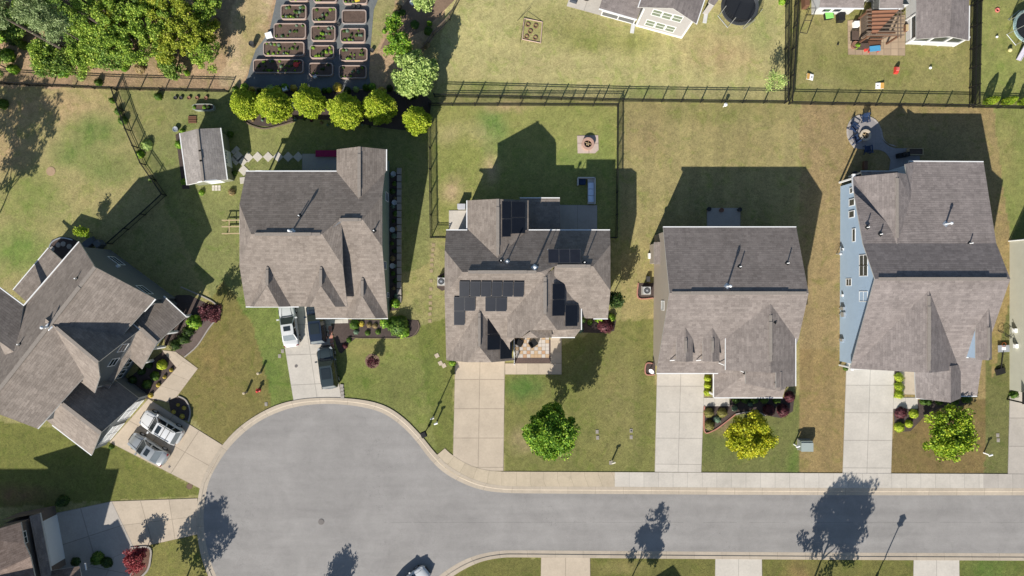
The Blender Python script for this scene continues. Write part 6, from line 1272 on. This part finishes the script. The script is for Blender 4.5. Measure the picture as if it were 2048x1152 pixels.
# lamps, mailboxes, hydrant, pedestals
def street_lamp(label, x, y, h=4.7):
    t = thing('street_lamp', label, 'street lamp', g(x, y), 'street lamps'); o = MB().lathe((0, 0, 0), [(.14, 0), (.14, .3), (.07, .45), (.055, h)], 10).build('pole', DARK); o.parent = t
    o = MB().box((0, 0, 0), (.5, .5, .08), .4, 0, h-.55).box((0, 0, 0), (.34, .34, .5), .4, 0, h-.5, 1.4).box((0, 0, 0), (.62, .62, .1), .4, 0, h, .7).build('lantern', DARK); o.parent = t
street_lamp('black street lamp with square lantern beside the cul-de-sac kerb', 858.5, 850.5); street_lamp('black street lamp at the bottom edge casting its shadow over the road', 1751, 1154)
def mailbox(label, x, y, m=PVC, h=1.05, rz=0.3):
    t = thing('mailbox', label, 'mailbox', g(x, y), 'mailboxes and posts by the street'); o = MB().box((0, 0, 0), (.12, .12, h), rz, 0, 0).build('post', m); o.parent = t; o = MB().tube((-.2*math.cos(rz), -.2*math.sin(rz), h+.06), (.2*math.cos(rz), .2*math.sin(rz), h+.06), .1, .1, 10).build('box', m); o.parent = t
mailbox('white mailbox of the left pair beside the street lamp', 867, 833, plain('pale_post', (.6, .58, .52, 1), .7)); mailbox('white round topped mailbox of the right pair by the street lamp', 874, 843)
mailbox('mailbox on the lawn of the solar house near the sidewalk', 1224, 920, plain('cream_post', (.62, .58, .45, 1), .6)); mailbox('mailbox next to the green utility box', 1587, 888); mailbox('mailbox at the right edge of the blue house lawn', 1966, 905)
for x, y, lb, mm in ((522, 745, 'upper pale utility stake on the lawn left of the driveway', None), (494, 784, 'lower pale utility stake on the lawn left of the driveway', None)):
    mb = MB(); mb.lathe((0, 0, 0), [(.13, 0), (.13, .8), (.16, .82), (.14, .92), (.01, .95)], 10); solo(mb, 'utility_stake', plain('cream_stake', CL(206, 190, 160), .7), lb, 'stake', g(x, y), 'utility stakes on the lawn')
t = thing('fire_hydrant', 'red fire hydrant on the lawn near the cul-de-sac kerb', 'fire hydrant', g(519, 780)); o = MB().lathe((0, 0, 0), [(.2, 0), (.2, .06), (.13, .1), (.13, .55), (.17, .58), (.16, .66), (.08, .78), (.03, .82)], 12).build('barrel', plain('hydrant_red', (.5, .05, .05, 1), .45)); o.parent = t
for a in (0, 2.1, 4.2): o = MB().tube((0, 0, .45), (.26*math.cos(a), .26*math.sin(a), .45), .07, .07, 8).build('outlet', MATS['hydrant_red']); o.parent = t
t = thing('utility_box', 'grey green utility transformer box beside a mailbox', 'utility box', g(1606, 888)); o = MB().box((0, 0, 0), (1.35, 1.25, .1), z0=0).build('pad', CGREY); o.parent = t; o = MB().box((0, 0, 0), (1.25, 1.1, .85), z0=.1).build('case', plain('transformer_green', CL(150, 160, 152), .5, .08)); o.parent = t; o = MB().box((0, -.1, 0), (1.3, .95, .08), z0=.951).build('lid', plain('transformer_lid', CL(172, 182, 176), .5, .08)); o.parent = t
for x, y, lb in ((1194, 863, 'upper left meter cover in the solar house lawn'), (1195, 875, 'lower left meter cover in the solar house lawn'), (1262, 861, 'upper right meter cover with a dark hole'), (1262, 874, 'lower right meter cover in the lawn'), (1221, 925, 'flat pale cover beside the mailbox'), (533, 808, 'white cover on the lawn at the cul-de-sac kerb'), (566, 702, 'upper cover beside the sage house driveway'), (560, 712, 'lower cover beside the sage house driveway'), (1994, 870, 'small cover in the green strip, upper'), (1995, 880, 'small cover in the green strip, lower')):
    mb = MB(); mb.box((0, 0, 0), (.32, .42, .05), 0, 0, 0, .96); mb.lathe((0, 0, .05), [(.1, 0), (.1, .012)], 10, 1); solo(mb, 'meter_cover', [plain('cover_grey', CL(168, 160, 150), .8), BUCK if 'hole' in lb else MATS['cover_grey']], lb, 'cover', g(x, y), 'meter covers in the lawns')
for x, y, r_, lb, m_ in ((643, 1043, .32, 'iron manhole cover in the middle of the cul-de-sac', plain('iron', CL(128, 122, 118), .7)), (380, 972, .34, 'round brown manhole cover at the driveway corner', plain('rust_iron', CL(128, 104, 86), .8)), (593, 732, .16, 'small round drain on the sage house driveway', MATS['iron']), (340, 933, .12, 'small round drain on the angled house driveway', MATS['iron']), (103, 343, .5, 'round pale cover in the left lawn', plain('pale_cover', CL(186, 158, 128), .9))):
    mb = MB(); mb.lathe((0, 0, 0), [(r_, 0), (r_, .03), (r_*.85, .034), (r_*.84, .026), (.01, .028)], 20); solo(mb, 'manhole_cover', m_, lb, 'manhole cover', g(x, y, .0 if 'left' in lb or 'corner' in lb else (.016 if 'middle' in lb else .041)))
def small_post(name, label, cat, x, y, m, h=.9):
    mb = MB(); mb.lathe((0, 0, 0), [(.05, 0), (.04, h*.7), (.16, h*.72), (.2, h), (.02, h*1.08)], 10); solo(mb, name, m, label, cat, g(x, y))
small_post('bird_feeder', 'dark post feeder on the lawn left of the blue house', 'feeder', 1672, 508, STEEL, 1.1); small_post('pole_feeder', 'white topped post at the fence above the taupe house lawn', 'post', 1446, 214, PVC, .9)
# fallen basketball hoop
t = thing('basketball_hoop', 'basketball hoop lying on the narrow lawn by the cream wall', 'basketball hoop', g(1998, 742)); o = MB().box((0, 0, 0), (1.0, .75, .28), .3, 0, 0, .85).build('base', DARK); o.parent = t; o = MB().tube((0, .2, .2), (.18, 2.3, .35), .06, .05).build('pole', DARK); o.parent = t
o = MB().box((.2, 2.5, 0), (1.25, .75, .05), .03, 0, .32).build('backboard', plain('clear_board', CL(168, 172, 178), .3)); o.parent = t; o2 = MB().box((.2, 2.5, 0), (.45, .3, .012), .03, 0, .371).build('target_square', PVC); o2.parent = o
mb = MB(); [mb.tube((.2+.22*math.cos(a), 2.95+.22*math.sin(a), .4), (.2+.22*math.cos(a+.5), 2.95+.22*math.sin(a+.5), .4), .015, .015, 6) for a in [k*.5236 for k in range(12)]]; o = mb.build('rim', plain('rim_orange', (.5, .12, .03, 1), .5)); o.parent = t
t = thing('bicycle', 'dark bicycle leaning by the cream wall', 'bicycle', g(2003, 668)); 
for cx_, cy_ in ((-.35, .3), (.45, -.25)):
    mb = MB(); [mb.tube((cx_+.3*math.cos(a)*.8, cy_+.3*math.cos(a)*-.55, .33+.32*math.sin(a)), (cx_+.3*math.cos(a+.4)*.8, cy_+.3*math.cos(a+.4)*-.55, .33+.32*math.sin(a+.4)), .025, .025, 6) for a in [k*.3927 for k in range(16)]]; o = mb.build('wheel', RUBBER); o.parent = t
o = MB().tube((-.35, .3, .33), (.0, .05, .8), .02).tube((.45, -.25, .33), (.35, -.2, .9), .02).tube((.0, .05, .8), (.35, -.2, .8), .02).tube((.05, .05, .35), (.35, -.2, .8), .02).build('frame', DARK); o.parent = t; o = MB().bar((.2, -.4, .95), (.5, 0, .95), .03, .03).build('handlebar', DARK); o.parent = t
# children's things, cornhole boards, goals
ORANGE = plain('cornhole_orange', CL(226, 176, 96), .6)
for x, y, rz, lb in ((1618, 155, -.15, 'cornhole board with white top and orange end, left one'), (1757, 173, 3.1, 'cornhole board standing by the fence, right one')):
    t = thing('cornhole_board', lb, 'cornhole board', (0, 0, 0), 'cornhole boards'); mb = MB(); mb.add([(-.4, -.32, .1), (.4, -.32, .3), (.4, .32, .3), (-.4, .32, .1), (-.4, -.32, 0), (.4, -.32, .2), (.4, .32, .2), (-.4, .32, 0)], [(0, 1, 2, 3), (7, 6, 5, 4), (0, 4, 5, 1), (1, 5, 6, 2), (2, 6, 7, 3), (3, 7, 4, 0)]); mb.build('board', PVC, t)
    MB().add([(.05, -.32, .2165), (.4, -.32, .304), (.4, .32, .304), (.05, .32, .2165)], [(0, 1, 2, 3)]).build('orange_end', ORANGE, t); MB().lathe((-.2, 0, .155), [(.07, 0), (.07, .012)], 12).build('hole', DARK, t); [MB().box((.36, s_*.28, 0), (.05, .05, .2), z0=0).build('leg', WOOD, t) for s_ in (-1, 1)]
    t.location = g(x, y); t.rotation_euler = (0, 0, rz+math.pi)
mb = MB(); mb.box((0, 0, 0), (.42, .75, .4), -.1, 0, 0, .8); mb.box((0, .05, 0), (.3, .4, .2), -.1, 1, .4, .8); solo(mb, 'toy_car', [REDM, plain('pink_plastic', CL(226, 120, 110), .5)], 'red toy car in the middle of the upper right lawn', 'toy', g(1790, 142))
for x, y, r_, m_, lb in ((1858, 137, .16, PVC, 'white ball on the upper right lawn'), (1991, 75, .14, PVC, 'white ball on the far right lawn'), (1674, 90, .12, DARK, 'small dark ball on the upper right lawn'), (2016, 102, .24, plain('cream_ball', CL(222, 210, 150), .6), 'cream ball near the slide'), (1993, 21, .26, plain('coral', CL(228, 128, 116), .6), 'coral ring on the far right lawn')):
    mb = MB(); mb.lathe((0, 0, 0), [(.02, 0), (r_*.7, r_*.3), (r_, r_), (r_*.7, r_*1.7), (.02, r_*2)], 14) if 'ring' not in lb else mb.lathe((0, 0, 0), [(r_, 0), (r_*1.05, .08), (r_*.8, .14), (r_*.45, .1), (r_*.45, 0)], 14); solo(mb, 'ball' if 'ring' not in lb else 'toy_ring', m_, lb, 'ball' if 'ring' not in lb else 'toy', g(x, y), None, True)
t = thing('soccer_goal', 'fallen soccer target frame with five round holes on the upper lawn', 'goal', g(1062, 64)); 
P4 = [Vector(p) for p in ((-.75, 1.45, .05), (1.25, 1.05, .05), (1.05, -1.25, .05), (-.95, -.85, .05))]; mb = MB(); [mb.tube(P4[i]*1.0, P4[(i+1) % 4]*1.0, .05, .05, 8) for i in range(4)]; o = mb.build('frame', plain('pink_pipe', CL(216, 186, 170), .5)); o.parent = t
for px_, py_ in ((-.35, .75), (.5, .6), (-.1, 0), (-.5, -.6), (.45, -.7)):
    mb = MB(); mb.lathe((px_, py_, .04), [(.26, 0), (.26, .07), (.18, .07), (.18, 0)], 14, caps=False); o = mb.build('target_ring', TERR); o.parent = t
mb = MB(); mb.tube((-1.5, 1.2, .02), (.0, 2.4, .9), .02).tube((-1.2, -1.2, .02), (-.75, 1.45, .6), .02).tube((-.75, 1.45, .6), (1.2, 1.1, .05), .02); o = mb.build('brace', DARK); o.parent = t
t = thing('goal_frame', 'dark metal goal frame in the corner of the upper right yard', 'goal', g(1606, 42)); mb = MB()
for a, b in (((-.4, -1.3, 0), (.4, -1.4, 0)), ((-.4, -1.3, 0), (.2, .9, 1.2)), ((.4, -1.4, 0), (.9, .9, 1.2)), ((.2, .9, 1.2), (.9, .9, 1.2)), ((.9, .9, 1.2), (.95, 1.2, 0)), ((.2, .9, 1.2), (.3, 1.2, 0)), ((-.1, -.2, .6), (.65, -.2, .6))): mb.tube(a, b, .035, .035, 6)
o = mb.build('frame', DARK); o.parent = t
# trampolines
def trampoline(label, x, y, R, rimm, net=True):
    t = thing('trampoline', label, 'trampoline', g(x, y), 'trampolines'); o = MB().lathe((0, 0, .85), [(R*.83, 0), (.01, .01)], 40).build('jumping_mat', plain('trampoline_mat', (.02, .022, .026, 1), .6)); o.parent = t
    o = MB().lathe((0, 0, .86), [(R*.83, 0), (R*.84, .05), (R, .05), (R*1.01, 0)], 40, caps=False).build('rim_pad', rimm); o.parent = t
    for k in range(8):
        a = k*math.pi/4+.3; o = MB().tube((R*1.02*math.cos(a), R*1.02*math.sin(a), 0), (R*1.02*math.cos(a), R*1.02*math.sin(a), 2.5 if net else .9), .03, .03, 8).build('pole', STEEL); o.parent = t
    for k in range(4):
        a = k*math.pi/2+.3; mb = MB(); b = a+math.pi/4; mb.tube((R*1.1*math.cos(a), R*1.1*math.sin(a), .03), (R*1.1*math.cos(b), R*1.1*math.sin(b), .03), .03, .03, 6); o = mb.build('foot', STEEL); o.parent = t
    if net:
        mb = MB(); n = 48
        for z_ in [.9+.16*k for k in range(11)]: [mb.bar((R*math.cos(6.283*i/24), R*math.sin(6.283*i/24), z_), (R*math.cos(6.283*(i+1)/24), R*math.sin(6.283*(i+1)/24), z_), .012, .012) for i in range(24)]
        [mb.bar((R*math.cos(6.283*i/n), R*math.sin(6.283*i/n), .9), (R*math.cos(6.283*i/n), R*math.sin(6.283*i/n), 2.5), .012, .012) for i in range(n)]; o = mb.build('net', DARK); o.parent = t
    return t
trampoline('round black trampoline with net beside the beige house', 1474, 20, 2.05, plain('dark_pad', (.07, .075, .08, 1), .5)); trampoline('trampoline with pale blue rim at the right edge', 2048, 58, 1.9, plain('aqua_pad', CL(186, 214, 208), .5))
t = thing('slide', 'pale lilac slide beside the right edge trampoline', 'slide', g(2040, 108)); mb = MB(); mb.bar((.35, 1.1, .75), (-.35, -.75, .1), .5, .05); o = mb.build('chute', plain('lilac_plastic', CL(206, 202, 214), .4)); o.parent = t; o = MB().bar((.12, 1.2, .83), (-.58, -.65, .18), .05, .14).bar((.58, 1.02, .83), (-.12, -.83, .18), .05, .14).build('side_rail', MATS['lilac_plastic']); o.parent = t; o = MB().box((.35, 1.1, 0), (.45, .08, .72), z0=0).build('support', STEEL); o.parent = t
# pergola and its yard
t = thing('pergola', 'brown timber pergola with a half drawn brown canopy', 'pergola', g(1761, 52)); ph = 2.5
pc = [im(1737, 22, ph), im(1797, 20, ph), im(1797, 72, ph), im(1737, 72, ph)]
for q in pc: MB().box(q, (.16, .16, ph-.1), z0=0).build('post', WOODB, t)
for a, b in ((0, 1), (3, 2)): MB().bar(pc[a]+Vector((-.3, 0, 0)), pc[b]+Vector((.3, 0, 0)), .1, .2).build('beam', WOODB, t)
for k in range(8):
    a, b = pc[0].lerp(pc[3], k/7), pc[1].lerp(pc[2], k/7); MB().bar(a+Vector((-.35, 0, .2)), b+Vector((.4, 0, .2)), .08, .15).build('rafter', WOODG, t)
for k in range(2):
    a, b = pc[1].lerp(pc[0], k*.1), pc[2].lerp(pc[3], k*.1); MB().bar(a+Vector((0, .4, .35)), b+Vector((0, -.4, .35)), .07, .1).build('rafter', WOODG, t)
mb = MB(); CN = plain('canopy_cloth', CL(150, 106, 82), .9, .12); N = 24; vs = []
A, B, Cc, Dd = pc[0]+Vector((.1, -.2, .45)), pc[0].lerp(pc[1], .92)+Vector((0, -.2, .45)), pc[3].lerp(pc[2], .15)+Vector((0, 0, .45)), pc[3]+Vector((.1, 0, .45))
for i in range(N+1):
    l, r_ = A.lerp(Dd, i/N), B.lerp(Cc, i/N); z_ = -.09*abs(math.sin(i/N*math.pi*6)); vs += [l+Vector((0, 0, z_)), r_+Vector((0, 0, z_))]
mb.add(vs+[v+Vector((0, 0, -.02)) for v in vs], [(2*i, 2*i+2, 2*i+3, 2*i+1) for i in range(N)]+[(2*(N+1)+2*i+1, 2*(N+1)+2*i+3, 2*(N+1)+2*i+2, 2*(N+1)+2*i) for i in range(N)]); mb.build('canopy', CN, t)
t2 = thing('fence', 'grey plank screen on the left and lower sides of the pergola', 'screen', g(1722, 55)); P3 = [g(1722, 32), g(1722, 76), g(1770, 76)]; mb = MB()
for a, b in zip(P3[:-1], P3[1:]):
    n = int((b-a).length/.24)
    for k in range(n): q = a.lerp(b, (k+.5)/n); mb.box(q, (.2, .2, 1.9), z0=.02)
mb.build('screen_panel', WOODG, t2); MB().bar(P3[0]+Vector((-.12, 0, 1.95)), P3[1]+Vector((-.12, 0, 1.95)), .3, .06).build('cap_rail', WOODB, t2); MB().bar(P3[1]+Vector((0, -.12, 1.95)), P3[2]+Vector((0, -.12, 1.95)), .3, .06).build('cap_rail', WOODB, t2)
def boxy(name, label, cat, x, y, sx_, sy_, h_, m_, rz=0, m2=None, taper=.95):
    mb = MB(); mb.box((0, 0, 0), (sx_, sy_, h_), rz, 0, 0, taper); mb.box((0, 0, 0), (sx_*taper*1.03, sy_*taper*1.03, .05), rz, 1, h_+.001, .92); return solo(mb, name, [m_, m2 or m_], label, cat, g(x, y))
boxy('play_table', 'lime green play table beside the white house wall', 'table', 1654, 34, .85, .75, .5, DARK, .15, plain('lime_plastic', CL(150, 226, 120), .5), 1.0); boxy('storage_bin', 'black bin beside the lime play table', 'bin', 1677, 39, .7, .85, .75, DARK, .05)
boxy('cooler', 'white cooler at the left edge of the paver patio', 'cooler', 1708, 52, .55, .6, .6, PVC, .05); boxy('planter_box', 'dark square planter on the left side of the paver patio', 'planter', 1706, 74, .75, 1.0, .45, DARK, 0, SOIL); boxy('planter_box', 'long dark planter on the lower side of the paver patio', 'planter', 1722, 95, 1.2, .6, .45, DARK, 0, SOIL)
post_pot('plant_pot', 'round pot at the lower left corner of the paver patio', 'plant pot', 1706, 93, ring(.42, .5), TERR); shrub('loose', 1715, 91, 7, .9, 'spiky green plant beside the round patio pot'); boxy('planter_box', 'timber planter against the sunroom wall', 'planter', 1809, 59, .4, .7, .5, WOODB, 0, WOOD)
for x, y, lb in ((1749, 100, 'orange toy at the left of the blue play table'), (1747, 103, 'x')):
    if lb != 'x': boxy('toy_stool', lb, 'toy', x-20+.0, y, .35, .45, .3, REDM, .4)
t = thing('play_table', 'blue water play table with orange legs on the paver patio', 'table', g(1744, 101)); o = MB().box((0, 0, 0), (1.1, .55, .16), .1, 0, .42, 1.05).build('basin', plain('sky_plastic', CL(92, 170, 214), .4)); o.parent = t
for sx_, sy_ in ((-.5, -.25), (.5, -.2), (-.5, .2), (.5, .25)): o = MB().box((sx_, sy_, 0), (.1, .1, .42), z0=0).build('leg', REDM); o.parent = t
t = thing('bench', 'dark slatted bench behind the blue play table', 'bench', g(1744, 91)); mb = MB(); [mb.bar((-.7, -.25+k*.12, .45), (.7, -.25+k*.12, .45), .09, .03) for k in range(5)]; o = mb.build('seat', WOODB); o.parent = t; o = MB().bar((-.7, .38, .75), (.7, .38, .75), .04, .4).build('backrest', WOODB); o.parent = t; [setattr(MB().box((sx_, sy_, 0), (.07, .07, .43), z0=0).build('leg', WOODB), 'parent', t) for sx_ in (-.6, .6) for sy_ in (-.2, .2)]
mb = MB(); mb.lathe((0, 0, 0), [(.5, 0), (.55, .75), (.6, .8), (.01, .82)], 16); solo(mb, 'patio_table', DARK, 'round dark table on the concrete patio at the top edge', 'table', g(1173, -6)); boxy('storage_bin', 'dark grey sofa box at the left end of the top patio', 'box', 1147, 2, .8, .6, .5, plain('slate_cloth', CL(76, 82, 92), .9), -.3)
boxy('play_house', 'rusty brown play ladder at the top left of the white house', 'ladder', 1606, 8, .5, 1.3, 1.0, WOODB, .05)
for x, y in ((1441, 425), (1477, 424), (1416, 423)): post_pot('plant_pot', ('dark pot with reddish plant at the back edge of the taupe house patio', 'dark pot at the right corner of the taupe house patio', 'dark pot at the left corner of the taupe house patio')[(x == 1477)+2*(x == 1416)], 'plant pot', x, y-4, ring(.25, .4), TERR if x == 1441 else BUCK)
for x, y, lb in ((1305, 512, 'white cart by the left wall of the taupe house'), (1301, 558, 'dark pot beside the left wall meter')): boxy('garden_cart', lb, 'cart', x-6, y, .4, .6, .4, PVC if 'white' in lb else BUCK)
boxy('trash_bin', 'dark bin in shade behind the angled house', 'bin', 206, 489, .7, .75, 1.0, plain('bin_grey', (.1, .11, .12, 1), .6), .7); boxy('storage_box', 'grey deck box on the landing behind the angled house', 'box', 184, 486, 1.3, .8, .6, plain('deck_grey', CL(96, 102, 112), .7), .7)
for k, (x, y) in enumerate(((118, 490), (128, 488), (140, 493), (106, 498))): mb = MB(); mb.lathe((0, 0, 0), [(.3, 0), (.28, .08), (.01, .1)], 8); solo(mb, 'garden_rock', BLOCK, 'flat round rock in the shaded bed behind the angled house', 'rock', g(x, y), 'rocks in the shaded bed')
